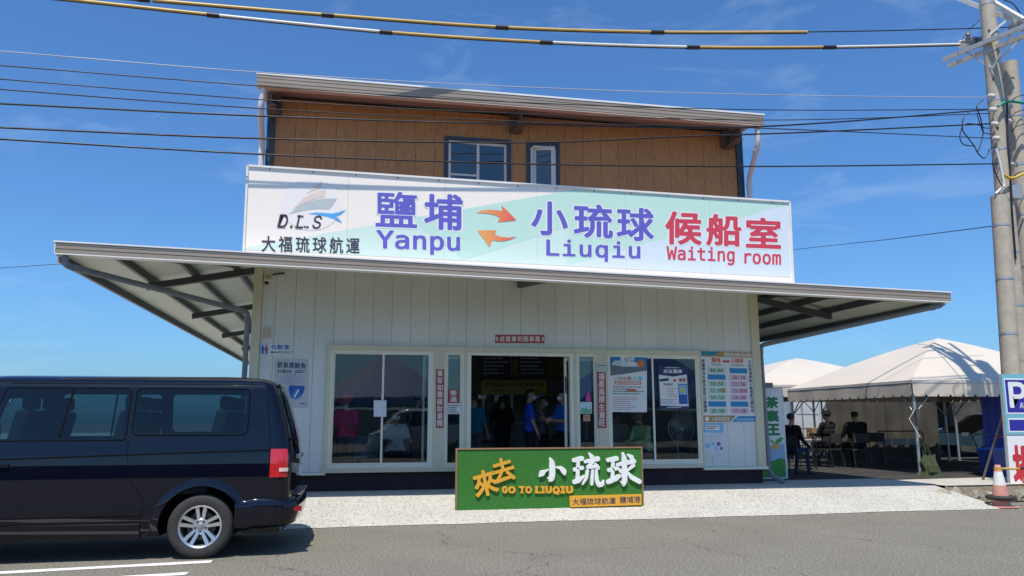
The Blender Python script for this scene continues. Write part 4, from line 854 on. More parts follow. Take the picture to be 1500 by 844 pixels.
# ================================================================== people
import numpy as np
SKIN = mat('skin', (0.40, 0.22, 0.15), 0.55, var=0.08, vscale=20); SKIN2 = mat('skin_tan', (0.30, 0.16, 0.105), 0.55, var=0.08, vscale=20)
HAIR = mat('black_hair', (0.010, 0.009, 0.009), 0.5, var=0.3, vscale=60, stretch=(1, 1, 0.2)); MASKM = mat('surgical_mask', (0.62, 0.66, 0.70), 0.7, var=0.05)
def cloth(name, rgb, var=0.15): return mat(name, rgb, 0.85, var=var, vscale=14, bump=0.25, bscale=25, spec=0.2)
def striped(name, a, c, sc):
    m = cloth(name, a); t = m.node_tree; L = t.links.new; w_ = t.nodes.new('ShaderNodeTexWave'); w_.bands_direction = 'Z'; w_.inputs['Scale'].default_value = sc; tc = t.nodes.new('ShaderNodeTexCoord'); L(tc.outputs['Object'], w_.inputs['Vector'])
    r = t.nodes.new('ShaderNodeValToRGB'); r.color_ramp.elements[0].position = 0.45; r.color_ramp.elements[1].position = 0.55; r.color_ramp.elements[0].color = (*a, 1); r.color_ramp.elements[1].color = (*c, 1)
    L(w_.outputs['Fac'], r.inputs['Fac']); L(r.outputs['Color'], t.nodes['Principled BSDF'].inputs['Base Color']); return m
def cone_mesh(b, a, c, ra, rc, n=10):
    """capsule that tapers from ra to rc"""
    a, c = Vector(a), Vector(c); d = c-a; L = d.length
    if L < 1e-5: return b.ball(a, ra, 2)
    d.normalize(); x = d.orthogonal().normalized(); y = d.cross(x); rings = []
    for t in (-1.0, -0.8, -0.45, 0): rings.append((a+d*(ra*t), ra*math.sqrt(max(0.0, 1-t*t)) if t > -1 else ra*0.02))
    for t in (0, 0.45, 0.8, 1.0): rings.append((c+d*(rc*t), rc*math.sqrt(max(0.0, 1-t*t)) if t < 1 else rc*0.02))
    vs = [p+(x*math.cos(2*math.pi*j/n)+y*math.sin(2*math.pi*j/n))*r for p, r in rings for j in range(n)]
    k = len(rings); fs = [(i*n+j, i*n+(j+1) % n, (i+1)*n+(j+1) % n, (i+1)*n+j) for i in range(k-1) for j in range(n)]+[tuple(reversed(range(n))), tuple((k-1)*n+j for j in range(n))]
    return b.add(vs, fs)
def person(label, loc, face, shirt, pants, skin=SKIN, h=1.68, sit=None, arms=((8, 10, 12), (8, 10, 12)), lean=0, sleeve=0.75, hair='short', mask=True, hat=None, shoe=None, group=None, vox=0.0105, head=0, build_=1.0, stride=0.05, name='person'):
    """face = heading in degrees, 0 looks along -Y. arms = (raise forward, spread, elbow bend) for each side. sit = seat height or None"""
    S = h/1.70; prims = []      # (a, c, ra, rc, material slot)
    rl = Matrix.Rotation(R_(lean), 3, 'X')          # lean forward (towards -Y)
    hipz = 0.90 if sit is None else sit/S+0.10
    hip = Vector((0, 0, hipz)); up = lambda x, y, z: hip+rl @ Vector((x, y, z-0.90))
    g = build_
    for a, c, ra, rc, m_ in ((( -.075, 0, .93), (.075, 0, .93), .118*g, .118*g, 1), ((-.06, -.01, 1.06), (.06, -.01, 1.06), .112*g, .112*g, 0), ((-.075, -.005, 1.22), (.075, -.005, 1.22), .120*g, .120*g, 0), ((-.085, .005, 1.33), (.085, .005, 1.33), .095*g, .095*g, 0), ((-.145*g, .01, 1.405), (.145*g, .01, 1.405), .058*g, .058*g, 0), ((0, .01, 1.42), (0, -.005, 1.52), .056, .052, 2)):
        prims.append((up(*a), up(*c), ra, rc, m_))
    prims.append((up(0, 0, .98)-Vector((.085, 0, 0)), up(0, 0, .98)+Vector((.085, 0, 0)), .118*g, .118*g, 0))
    hc = up(0, -0.015, 1.615); hr = rl @ Matrix.Rotation(R_(head), 3, 'X')
    HD = lambda x, y, z: hc+hr @ Vector((x, y, z))
    prims += [(HD(0, .012, .025), HD(0, .0, .035), .083, .080, 2), (HD(0, -.018, -.03), HD(0, -.03, -.065), .068, .048, 2), (HD(0, -.088, .0), HD(0, -.102, -.018), .010, .014, 2), (HD(-.080, .0, -.01), HD(-.082, .004, .012), .014, .016, 2), (HD(.080, .0, -.01), HD(.082, .004, .012), .014, .016, 2), (HD(-.02, -.080, -.052), HD(.02, -.080, -.052), .010, .010, 2), (HD(-.035, -.072, .028), HD(.035, -.072, .028), .014, .014, 2)]
    for s, (fw, sp, eb) in zip((-1, 1), arms):
        sh = up(s*.178*g, .01, 1.395); ax = rl
        d1 = ax @ (Matrix.Rotation(R_(-fw), 3, 'X') @ Vector((s*math.sin(R_(sp)), 0, -math.cos(R_(sp)))))
        el = sh+d1*.285
        d2 = Matrix.Rotation(R_(-eb), 3, (ax @ Vector((1, 0, 0)))) @ d1
        if eb > 40: d2 = (d2+Vector((-s*0.35, 0, 0))).normalized()
        wr = el+d2*.245; sk = 0 if sleeve >= 1 else 2
        mid = sh+d1*.285*min(1, sleeve)
        prims += [(sh, mid, .060*g, .050, 0), (mid, el, .043 if sleeve < 1 else .047, .040 if sleeve < 1 else .046, 0 if sleeve >= 1 else 2), (el, wr, .041 if sleeve < 1 else .046, .029 if sleeve < 1 else .036, sk)]
        side = d2.cross(Vector((0, 1, 0))); side = side.normalized() if side.length > 0.2 else Vector((1, 0, 0)); nrm = side.cross(d2).normalized()
        pal = wr+d2*.045; prims += [(wr, pal, .028, .032, 2), (pal-side*.018, pal+side*.018, .022, .022, 2)]
        for i, (off, ln) in enumerate(((-.030, .062), (-.010, .074), (.010, .070), (.030, .056))):
            f0 = pal+d2*.025+side*off; f1 = f0+d2*ln*.5+nrm*.006; f2 = f1+(d2*.75+nrm*.55).normalized()*ln*.5
            prims += [(f0, f1, .0105, .0100, 2), (f1, f2, .0100, .0090, 2)]
        t0 = wr+d2*.018-side*.022; t1 = t0+(d2*.6-side*.7+nrm*.3).normalized()*.040; t2 = t1+(d2*.9-side*.2+nrm*.4).normalized()*.030; prims += [(t0, t1, .0125, .0115, 2), (t1, t2, .0115, .0100, 2)]
    for s in (-1, 1):
        hj = hip+Vector((s*.088, 0, -.02))
        if sit is None: kn = Vector((s*.095, -.02+s*stride*.4, .48)); an = Vector((s*.100, .02+s*stride, .085))
        else: kn = Vector((s*.12, -.43, hipz-.02)); an = Vector((s*.13, -.40+s*stride, .085))
        prims += [(hj, kn, .090*g, .058*g, 1), (kn, an, .057*g, .043, 1), (an, an+Vector((0, .03, -.035)), .042, .040, 3), (an+Vector((0, .03, -.045)), an+Vector((0, -.15, -.052)), .040, .033, 3)]
    q = MB()
    for a, c, ra, rc, m_ in prims: cone_mesh(q, a, c, ra, rc)
    me = q.mesh('body'); ob = bpy.data.objects.new('tmp', me); COL.objects.link(ob)
    md = ob.modifiers.new('r', 'REMESH'); md.mode = 'VOXEL'; md.voxel_size = vox/S
    sm = ob.modifiers.new('s', 'SMOOTH'); sm.factor = 0.5; sm.iterations = 2
    dg = bpy.context.evaluated_depsgraph_get(); body = bpy.data.meshes.new_from_object(ob.evaluated_get(dg)); bpy.data.objects.remove(ob); bpy.data.meshes.remove(me)
    n = len(body.polygons); cen = np.empty(n*3, np.float32); body.polygons.foreach_get('center', cen); cen = cen.reshape(-1, 3)
    best = np.full(n, 1e9); mi = np.zeros(n, np.int32)
    for a, c, ra, rc, m_ in prims:
        a_, c_ = np.array(a), np.array(c); d = c_-a_; L2 = max(1e-9, float(d@d)); t = np.clip(((cen-a_)@d)/L2, 0, 1)
        dist = np.linalg.norm(cen-(a_+t[:, None]*d), axis=1)-(ra+(rc-ra)*t)
        k = dist < best; best[k] = dist[k]; mi[k] = m_
    shoe = shoe or mat('dark_shoe', (0.02, 0.02, 0.02), 0.6)
    for m_ in (shirt, pants, skin, shoe): body.materials.append(m_)
    body.polygons.foreach_set('material_index', mi); body.shade_smooth()
    root = empty(name, (0, 0, 0), label, 'person', group)
    o = link('body', body, root)
    # hair, face details, head gear
    if hair:
        b = MB(); bm = bmesh.new(); bmesh.ops.create_icosphere(bm, subdivisions=3, radius=1)
        kill = []
        for v in bm.verts:
            x, y, z = v.co
            lim = 0.18 if y < -0.25 else (-0.15 if y < 0.15 else -0.55)
            if hair == 'long': lim = 0.25 if y < -0.35 else -0.9
            if z < lim: kill.append(v)
            ns_ = 1+0.03*math.sin(x*23+z*17)+0.02*math.sin(y*31)
            zz = z if not (hair == 'long' and z < 0) else z*2.0
            v.co = HD(x*.094*ns_, .012+y*.102*ns_, .030+zz*.094*ns_)
        bmesh.ops.delete(bm, geom=kill, context='VERTS'); b.bm(bm); b.build('hair', HAIR, root, 80)
    EYE = mat('eye_dark', (0.015, 0.012, 0.010), 0.2)
    for s in (-1, 1): MB().ball(HD(s*.031, -.078, .008), .0095, 1, 0, (1.3, .6, .7)).build('eye', EYE, root, 80)
    if mask:
        bm = bmesh.new(); bmesh.ops.create_icosphere(bm, subdivisions=3, radius=1); kill = []
        for v in bm.verts:
            x, y, z = v.co
            if y > -0.15 or z > 0.62 or z < -0.9: kill.append(v)
            v.co = HD(x*.078, -.022+y*.096, -.042+z*.062)
        bmesh.ops.delete(bm, geom=kill, context='VERTS'); MB().bm(bm).build('face_mask', mask if mask is not True else MASKM, root, 80)
    if hat:
        kind, hm = hat; b = MB(); prof = [(.16 if kind == 'bucket' else .104, .045 if kind == 'bucket' else .055), (.108, .062), (.104, .10), (.080, .135), (.02, .147)] if kind == 'bucket' else [(.102, .04), (.104, .08), (.088, .118), (.05, .138), (.01, .142)]
        nn = 24; vs = [HD(r*math.cos(2*math.pi*j/nn), .010+r*1.08*math.sin(2*math.pi*j/nn), z) for r, z in prof for j in range(nn)]
        b.add(vs, [(i*nn+j, i*nn+(j+1) % nn, (i+1)*nn+(j+1) % nn, (i+1)*nn+j) for i in range(len(prof)-1) for j in range(nn)]+[tuple((len(prof)-1)*nn+j for j in range(nn))])
        if kind == 'cap': b.prism([HD(.085*math.sin(R_(t)), -.06-.12*math.cos(R_(t)), .043) for t in range(-75, 76, 15)], hr @ Vector((0, 0, .008)))
        b.build('hat', hm, root, 50)
    root.scale = (S, S, S); root.rotation_euler = (0, 0, R_(face)); root.location = loc
    return root
DEN = cloth('dark_trousers', (0.018, 0.018, 0.022)); GREYT = cloth('grey_trousers', (0.10, 0.10, 0.11)); BLKS = cloth('black_shirt', (0.012, 0.012, 0.013)); POLO = cloth('royal_blue_shirt', (0.012, 0.065, 0.42)); TEE = cloth('bright_blue_shirt', (0.02, 0.13, 0.50))
TEAL = cloth('teal_shirt', (0.01, 0.16, 0.24)); PINKJ = cloth('hot_pink_jacket', (0.70, 0.05, 0.20)); WSH = cloth('pale_grey_shirt', (0.60, 0.64, 0.70)); LIME = cloth('pale_green_hoodie', (0.50, 0.66, 0.36)); BEIGE = cloth('beige_shirt', (0.40, 0.36, 0.30)); JEAN = cloth('denim', (0.035, 0.055, 0.11))
STRP = striped('striped_shirt', (0.02, 0.02, 0.022), (0.36, 0.36, 0.38), 9.0); TAN = cloth('tan_hat_cloth', (0.36, 0.23, 0.12)); REDH = cloth('coral_hat_cloth', (0.66, 0.10, 0.06)); PMSK = cloth('pink_mask_cloth', (0.55, 0.32, 0.42))
def at_floor(px, Y, z=None): p = P(px, 600, Y=Y); return Vector((p.x, Y, FZ if z is None else z))
person('man in royal blue polo and white mask standing side-on in the doorway', at_floor(776, 1.25), 82, POLO, DEN, h=1.72, arms=((10, 10, 12), (4, 8, 14)), sleeve=0.8, build_=1.06)
person('woman in a striped shirt raising a hand to her face in the doorway', at_floor(794, 1.75), 70, STRP, DEN, h=1.60, arms=((30, 8, 105), (6, 8, 20)), hair='short', sleeve=0.7)
person('man in bright blue shirt and mask at the right edge of the doorway', at_floor(825, 1.05), -75, TEE, DEN, h=1.70, arms=((22, 6, 78), (20, 6, 74)), sleeve=0.8)
person('person in black with a white waist belt facing the ticket counter', at_floor(736, 3.3), 176, BLKS, DEN, h=1.66, arms=((30, 14, 50), (30, 14, 50)), sleeve=1.0, mask=False)
person('person in a teal shirt beside the left edge of the doorway', at_floor(694, 2.1), 165, TEAL, GREYT, h=1.66, arms=((10, 10, 20), (10, 10, 20)), sleeve=0.9, mask=False)
person('person in hot pink jacket and coral sun hat behind the left window', at_floor(508, 0.55), -12, PINKJ, GREYT, h=1.58, arms=((18, 10, 82), (18, 10, 82)), sleeve=1.0, head=28, lean=8, hat=('bucket', REDH))
person('person in a pale grey shirt seated behind the right pane of the left window', at_floor(580, 1.0), 10, WSH, DEN, h=1.66, sit=0.45, arms=((28, 12, 60), (28, 12, 60)), sleeve=0.9)
person('person in dark clothes standing at the right end of the left window', at_floor(612, 1.5), 150, cloth('charcoal_shirt', (0.06, 0.06, 0.065)), JEAN, h=1.64, arms=((20, 8, 60), (10, 8, 20)), mask=False)
person('person in pale green hoodie and tan sun hat seated behind the right window', at_floor(945, 0.62), -62, LIME, GREYT, h=1.60, sit=0.45, arms=((40, 6, 62), (40, 6, 62)), sleeve=1.0, lean=16, head=12, mask=PMSK, hat=('bucket', TAN))
person('person in beige seated at the left edge of the right window', at_floor(904, 1.4), 170, BEIGE, JEAN, h=1.62, sit=0.45, arms=((15, 10, 40), (15, 10, 40)), mask=False)

# ================================================================== things inside the hall
CY_ = 4.4
COUNT = mat('counter_laminate', (0.22, 0.22, 0.21), 0.4, var=0.08); COUNTT = mat('counter_top', (0.34, 0.33, 0.30), 0.25, var=0.05)
a, c = P(640, 620, Y=CY_), P(860, 620, Y=CY_)
o = empty('ticket_counter', ((a.x+c.x)/2, CY_, FZ), 'grey ticket counter at the back of the hall', 'counter')
MB().box(a.x, c.x, CY_+0.02, CY_+0.55, FZ, 1.38).build('counter_front', COUNT, o); MB().bbox(a.x-0.05, c.x+0.05, CY_-0.08, CY_+0.60, 1.381, 1.43, 0.01).build('counter_top', COUNTT, o)
for x in (a.x+1.1, a.x+2.2, a.x+3.2): MB().box(x, x+0.02, CY_+0.012, CY_+0.019, FZ+0.1, 1.34).build('panel_joint', STEEL, o)
MB().box(a.x+0.9, a.x+1.3, CY_-0.004, CY_+0.019, 0.95, 1.0).build('slot', BLACK, o)
MB().box(a.x, c.x, CY_+0.04, CY_+0.05, 1.431, 2.06).build('counter_glass', GLASS, o)
for px in (708, 750): x = P(px, 600, Y=CY_).x; MB().box(x-0.02, x+0.02, CY_-0.02, CY_+0.03, 1.431, 2.1).build('glass_post', IVORY, o)
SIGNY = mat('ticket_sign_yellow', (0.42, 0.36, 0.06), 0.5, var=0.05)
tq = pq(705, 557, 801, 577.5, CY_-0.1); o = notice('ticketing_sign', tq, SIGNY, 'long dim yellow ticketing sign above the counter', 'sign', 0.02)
letters('lettering', '現場購票/民宿代訂/乘客代訂', sub(tq, 0.04, 0.96, 0.14, 0.50), INK, o, 0.008, lift=0.022); letters('lettering', 'Ticketing', sub(tq, 0.14, 0.36, 0.60, 0.86), INK, o, 0.008, font='inter', lift=0.022); letters('lettering', 'Ticketing', sub(tq, 0.64, 0.86, 0.60, 0.86), INK, o, 0.008, font='inter', lift=0.022)
MB().bar((tq[0]+tq[2])/2+Vector((0.05, 0.03, 0.1)), Vector((tq[0].x+0.05, CY_-0.07, 3.15)), 0.02, 0.02).bar((tq[1]+tq[3])/2+Vector((-0.05, 0.03, 0.1)), Vector((tq[1].x-0.05, CY_-0.07, 3.15)), 0.02, 0.02).build('hanger', STEEL, o)
for i, (x0_, x1_, lab) in enumerate(((705, 746, 'dark blue departures board above the ticket counter, left one'), (760, 800, 'dark blue departures board above the ticket counter, middle one'), (802, 832, 'dim yellow fare board above the ticket counter, right one'))):
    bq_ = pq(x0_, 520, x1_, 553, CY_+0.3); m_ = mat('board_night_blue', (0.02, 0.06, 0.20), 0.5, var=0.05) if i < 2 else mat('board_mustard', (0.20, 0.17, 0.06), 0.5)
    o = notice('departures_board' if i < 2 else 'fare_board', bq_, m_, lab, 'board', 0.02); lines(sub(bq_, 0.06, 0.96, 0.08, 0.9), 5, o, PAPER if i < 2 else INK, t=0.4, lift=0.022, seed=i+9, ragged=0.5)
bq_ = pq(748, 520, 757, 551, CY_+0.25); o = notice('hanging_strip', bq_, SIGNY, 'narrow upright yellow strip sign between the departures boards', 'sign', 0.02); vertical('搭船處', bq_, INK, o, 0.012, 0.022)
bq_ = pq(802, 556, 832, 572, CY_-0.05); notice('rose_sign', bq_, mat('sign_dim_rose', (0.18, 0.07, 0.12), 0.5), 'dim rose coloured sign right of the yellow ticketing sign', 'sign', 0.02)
# pedestal fan
c = P(998, 628, Y=0.45); o = empty('pedestal_fan', (c.x, 0.45, FZ), 'large pedestal fan with wire guard behind the far right pane', 'fan')
FAN = mat('fan_grey_metal', (0.42, 0.43, 0.43), 0.35, 0.3, var=0.05); r = 0.27
g_ = MB()
for k, rr in enumerate((r, r*0.82, r*0.6, r*0.36)): g_.tube([(c.x+rr*math.cos(t*math.pi/16), 0.45-0.09*(1-(rr/r)**2)-0.005, c.z+rr*math.sin(t*math.pi/16)) for t in range(33)], 0.005 if k else 0.010, 6, cap=False)
for k in range(20): t = k*math.pi/10; g_.tube([(c.x+0.05*math.cos(t), 0.36, c.z+0.05*math.sin(t)), (c.x+r*0.6*math.cos(t), 0.39, c.z+r*0.6*math.sin(t)), (c.x+r*math.cos(t), 0.445, c.z+r*math.sin(t))], 0.003, 5)
g_.build('guard', FAN, o)
for k in range(3):
    t = k*2*math.pi/3+0.4; pts = [(0.04, -0.02), (0.20, -0.075), (0.235, 0.0), (0.21, 0.085), (0.05, 0.03)]
    MB().prism([(c.x+u*math.cos(t)-v*math.sin(t), 0.44+0.2*v, c.z+u*math.sin(t)+v*math.cos(t)) for u, v in pts], (0, 0.006, 0)).build('blade', mat('fan_blade', (0.30, 0.32, 0.33), 0.3), o)
MB().lathe([(0.03, -0.10), (0.055, -0.08), (0.055, 0.06), (0.085, 0.08), (0.085, 0.26), (0.05, 0.3)], (c.x, 0.46, c.z), 18, 'Y').build('motor', FAN, o, 40)
MB().tube([(c.x, 0.65, c.z-0.05), (c.x, 0.65, FZ+0.03)], 0.025, 10).build('pole', FAN, o, 40); MB().lathe([(0.24, 0), (0.24, 0.02), (0.1, 0.05)], (c.x, 0.65, FZ), 20).build('base', FAN, o, 40)
c = P(1003, 601, Y=0.95)
o = empty('wall_cabinet', (c.x, 0.95, c.z-0.32), 'pale upright cabinet on a stand behind the fan', 'cabinet')
MB().bbox(c.x-0.16, c.x+0.17, 0.95, 1.25, c.z-0.30, c.z+0.32, 0.012).build('cabinet_body', mat('cabinet_pale', (0.70, 0.71, 0.66), 0.4), o); MB().box(c.x-0.13, c.x-0.105, 0.94, 0.949, c.z-0.05, c.z+0.12).build('handle', BLACK, o); MB().box(c.x-0.10, c.x+0.10, 1.0, 1.2, FZ, c.z-0.301).build('stand', mat('stand_blue', (0.05, 0.09, 0.16), 0.5), o)
# rows of waiting seats behind the windows
SEATM = mat('seat_steel', (0.16, 0.165, 0.17), 0.35, 0.5, var=0.05)
def bench(x, y, n, face, label):
    o = empty('waiting_bench', (0, 0, 0), label, 'bench', 'waiting hall benches')
    for i in range(n):
        MB().bbox(-0.24+0.54*i, 0.24+0.54*i, -0.23, 0.22, 0.42, 0.45, 0.01).build('seat', SEATM, o)
        MB().prism([(-0.24+0.54*i, 0.23, 0.46), (0.24+0.54*i, 0.23, 0.46), (0.24+0.54*i, 0.36, 0.86), (-0.24+0.54*i, 0.36, 0.86)], (0, 0.02, 0.005)).build('backrest', SEATM, o)
    MB().box(-0.25, 0.54*n-0.29, 0.02, 0.08, 0.36, 0.42).build('beam', STEEL, o)
    for x_ in (-0.1, 0.54*n-0.44):
        MB().bar((x_, 0.05, 0.36), (x_, 0.05, 0.03), 0.05, 0.05).bar((x_, -0.22, 0.02), (x_, 0.32, 0.02), 0.05, 0.03).build('leg', STEEL, o)
    o.location = (x, y, FZ); o.rotation_euler = (0, 0, R_(face)); return o
bench(0.35, 1.08, 2, 10, 'steel waiting bench behind the left window'); bench(4.9, 1.2, 3, 120, 'steel waiting bench behind the right window')
bench(-0.6, 3.0, 4, 180, 'steel waiting bench deep in the hall left of the counter')
# mirror-framed notices on the hall walls, seen through the left window
for i, (x0_, y0_, x1_, y1_) in enumerate(((520, 576, 540, 598), (496, 560, 512, 575))):
    q_ = pq(x0_, y0_, x1_, y1_, 6.9); notice('wall_notice', q_, (SILV, BEIGE)[i], ('framed grey notice on the far hall wall', 'beige notice on the far hall wall')[i], 'notice', 0.02)
# ================================================================== the van
VX, VY = -0.56, -3.75                      # rear end, centre line
def interp(tab, z):
    if z <= tab[0][0]: return tab[0][1]
    for (a, p), (c, q) in zip(tab, tab[1:]):
        if z <= c:
            t = (z-a)/(c-a); return p+(q-p)*t
    return tab[-1][1]
def smooth_tab(tab, n=1):
    return tab
WT = [(0.24, 0.86), (0.30, 0.895), (0.40, 0.925), (0.55, 0.945), (0.80, 0.952), (1.0, 0.948), (1.10, 0.940), (1.25, 0.915), (1.40, 0.888), (1.60, 0.850), (1.75, 0.820), (1.82, 0.800), (1.87, 0.775), (1.905, 0.735), (1.935, 0.66), (1.955, 0.55), (1.968, 0.40), (1.975, 0.22)]
UR = [(0.24, 0.20), (0.55, 0.12), (0.62, 0.105), (1.05, 0.10), (1.20, 0.125), (1.50, 0.20), (1.75, 0.275), (1.87, 0.33), (1.905, 0.37), (1.935, 0.45), (1.955, 0.58), (1.968, 0.80), (1.975, 1.1)]
UF = [(0.24, 4.70), (0.40, 4.84), (0.60, 4.89), (0.85, 4.83), (0.98, 4.72), (1.06, 4.50), (1.15, 4.32), (1.20, 4.25), (1.50, 3.98), (1.80, 3.68), (1.87, 3.60), (1.905, 3.55), (1.935, 3.48), (1.955, 3.40), (1.968, 3.2), (1.975, 2.9)]
wz_ = lambda z: interp(WT, z)
def outline(z, inset=0.0):
    w_ = wz_(z)-inset; ur = interp(UR, z)+inset; uf = interp(UF, z)-inset; rc = min(0.13, w_*0.6); fc = min(0.38, w_*0.6); pts = []
    for i in range(61): pts.append((ur+rc+(uf-fc-ur-rc)*i/60, -w_))
    for i in range(1, 9): a = R_(90*i/8); pts.append((uf-fc+fc*math.sin(a), -w_+fc-fc*math.cos(a)))
    for i in range(1, 9): pts.append((uf, -w_+fc+(2*w_-2*fc)*i/8))
    for i in range(1, 9): a = R_(90*i/8); pts.append((uf-fc+fc*math.cos(a), w_-fc+fc*math.sin(a)))
    for i in range(1, 61): pts.append((uf-fc-(uf-fc-ur-rc)*i/60, w_))
    for i in range(1, 9): a = R_(90*i/8); pts.append((ur+rc-rc*math.sin(a), w_-rc+rc*math.cos(a)))
    for i in range(1, 13): pts.append((ur, w_-rc-(2*w_-2*rc)*i/12))
    for i in range(1, 8): a = R_(90*i/8); pts.append((ur+rc-rc*math.cos(a), -w_+rc-rc*math.sin(a)))
    out_ = []
    for u, v in pts:                                  # gently bowed tailgate
        k = max(0.0, 1-(u-ur)/0.35); out_.append((u-0.045*k*(1-(v/max(w_, .01))**2)+0.0, v))
    return out_
V3 = lambda u, v, z: Vector((VX-u, VY+v, z))
def hull(zs, inset=0.0):
    q = MB(); rings = [outline(z, inset) for z in zs]; n = len(rings[0])
    vs = [V3(u, v, z-(0 if inset == 0 else 0)) for z, r in zip(zs, rings) for u, v in r]
    fs = [(i*n+j, i*n+(j+1) % n, (i+1)*n+(j+1) % n, (i+1)*n+j) for i in range(len(zs)-1) for j in range(n)]
    fs += [tuple(reversed(range(n))), tuple((len(zs)-1)*n+j for j in range(n))]
    return q.add(vs, fs)
def paint_mat():
    m = mat('midnight_van_paint', (0.0024, 0.0031, 0.0095), 0.40, 0.0, var=0.0, coat=1.0, spec=0.0)
    b = m.node_tree.nodes['Principled BSDF']; b.inputs['Coat Roughness'].default_value = 0.015; return m
VPAINT = paint_mat(); VIN = mat('van_trim_inside', (0.035, 0.036, 0.040), 0.7, var=0.1); VBLK = mat('van_black_plastic', (0.004, 0.004, 0.005), 0.85, var=0.0, spec=0.1)
PRIV = glass('privacy_glass', (0.22, 0.35, 0.40), 1.5); RUB = mat('tyre_rubber', (0.030, 0.029, 0.028), 0.8, var=0.2, vscale=20, bump=0.3, bscale=80); ALLOY = mat('alloy_silver', (0.62, 0.62, 0.63), 0.28, 0.85, var=0.04)
VAN = empty('passenger_van', (VX-1.01, VY, 0), 'dark navy passenger van parked side-on at the left, tail towards the building entrance', 'van')
zs = [0.24+0.02*i for i in range(82)]+[1.885, 1.895, 1.905, 1.915, 1.925, 1.935, 1.945, 1.955, 1.962, 1.968, 1.972, 1.975]
def tmp_obj(q, mats):
    me = q.mesh('t'); bm = bmesh.new(); bm.from_mesh(me); bmesh.ops.recalc_face_normals(bm, faces=bm.faces); bm.to_mesh(me); bm.free()
    for m_ in mats: me.materials.append(m_)
    for p, i in zip(me.polygons, q.mi): p.material_index = i
    o = bpy.data.objects.new('t', me); COL.objects.link(o); return o
VM = [VPAINT, VIN, VBLK]
outer = hull(zs); base = tmp_obj(outer, VM)
def rrect(u0, u1, z0, z1, r, n=5, slant=(0, 0, 0, 0)):
    """rounded rectangle in (u, z); slant shifts the u of the corners (rear-bottom, front-bottom, front-top, rear-top)"""
    pts = []
    for (cu, cz, a0, s) in ((u0+r, z0+r, 180, slant[0]), (u1-r, z0+r, 270, slant[1]), (u1-r, z1-r, 0, slant[2]), (u0+r, z1-r, 90, slant[3])):
        for i in range(n+1): a = R_(a0+90*i/n); pts.append((cu+s+r*math.cos(a), cz+r*math.sin(a)))
    return pts
WIN = {'rear': rrect(0.580, 1.770, 1.305, 1.812, 0.06), 'slide': rrect(1.825, 3.08, 1.255, 1.812, 0.05, slant=(0, 0.10, 0, 0)), 'front': rrect(3.22, 3.95, 1.20, 1.76, 0.06, slant=(0, 0.12, -0.30, 0))}
cut = MB()
def add_mi(q, src, m_):
    q.add(src.v, src.f, m_)
shrink = lambda pts, k: [((u-sum(p[0] for p in pts)/len(pts))*k+sum(p[0] for p in pts)/len(pts), (z-sum(p[1] for p in pts)/len(pts))*k+sum(p[1] for p in pts)/len(pts)) for u, z in pts]
cutters = []
inn = hull([0.62, 0.8, 1.0, 1.2, 1.4, 1.6, 1.75, 1.82, 1.86, 1.89], 0.06); inn.mi = [1]*len(inn.f); cutters.append(inn)
for k, pts in WIN.items():
    q = MB(); q.prism([V3(u, -1.2, z) for u, z in shrink(pts, 0.94)], (0, 2.4, 0), 1); cutters.append(q)
for uc in (1.01, 4.01):
    for s in (-1, 1):
        q = MB(); n = 40; q.prism([V3(uc+0.425*math.cos(2*math.pi*i/n), s*1.1, 0.335+0.425*math.sin(2*math.pi*i/n)) for i in range(n)], (0, -s*0.48, 0), 2); cutters.append(q)
q = MB(); q.prism([(VX+0.3, VY-0.60, 1.22), (VX+0.3, VY+0.60, 1.22), (VX+0.3, VY+0.55, 1.78), (VX+0.3, VY-0.55, 1.78)], (-0.9, 0, 0), 1); cutters.append(q)
tmp = [tmp_obj(c_, VM) for c_ in cutters]
for c_ in tmp:
    md = base.modifiers.new('b', 'BOOLEAN'); md.object = c_; md.operation = 'DIFFERENCE'; md.solver = 'EXACT'
    try: md.material_mode = 'INDEX'
    except Exception: pass
bme = bpy.data.meshes.new_from_object(base.evaluated_get(bpy.context.evaluated_depsgraph_get()))
for o_ in tmp+[base]: bpy.data.objects.remove(o_)
bme.shade_smooth(); bme.set_sharp_from_angle(angle=R_(28)); link('body', bme, VAN)
# flush-bonded panes
def pane(pts, side, name='window_pane', m_=PRIV, lift=0.004):
    q = MB(); z0 = min(p[1] for p in pts); z1 = max(p[1] for p in pts); rows = 16; vs = []; N = 24
    def span(z):
        xs_ = []
        for (a, az), (c, cz) in zip(pts, pts[1:]+pts[:1]):
            if (az-z)*(cz-z) <= 0 and abs(cz-az) > 1e-9: xs_.append(a+(c-a)*(z-az)/(cz-az))
        return (min(xs_), max(xs_)) if xs_ else None
    for i in range(rows+1):
        z = z0+(z1-z0)*(0.004+0.992*i/rows); sp_ = span(z)
        for j in range(N+1): u = sp_[0]+(sp_[1]-sp_[0])*j/N; vs.append(V3(u, side*(wz_(z)+lift), z))
    q.add(vs, [(i*(N+1)+j, i*(N+1)+j+1, (i+1)*(N+1)+j+1, (i+1)*(N+1)+j) for i in range(rows) for j in range(N)])
    o_ = q.build(name, m_, VAN, 60, fix=False); return o_
for s in (-1, 1):
    for k, pts in WIN.items():
        pn = pane(pts, s); path = [V3(u, s*(wz_(z)+0.004), z) for u, z in pts]; MB().tube(path+[path[0]], 0.007, 6, cap=False).build('window_seal', VBLK, pn, 50)
        if k == 'slide':
            a_, b_ = [V3(u, s*(wz_(z)+0.006), z) for u, z in ((2.48, 1.28), (2.41, 1.80))]; MB().bar(a_, b_, 0.006, 0.022, up=(1, 0, 0)).build('slider_bar', VBLK, pn)
q = MB()
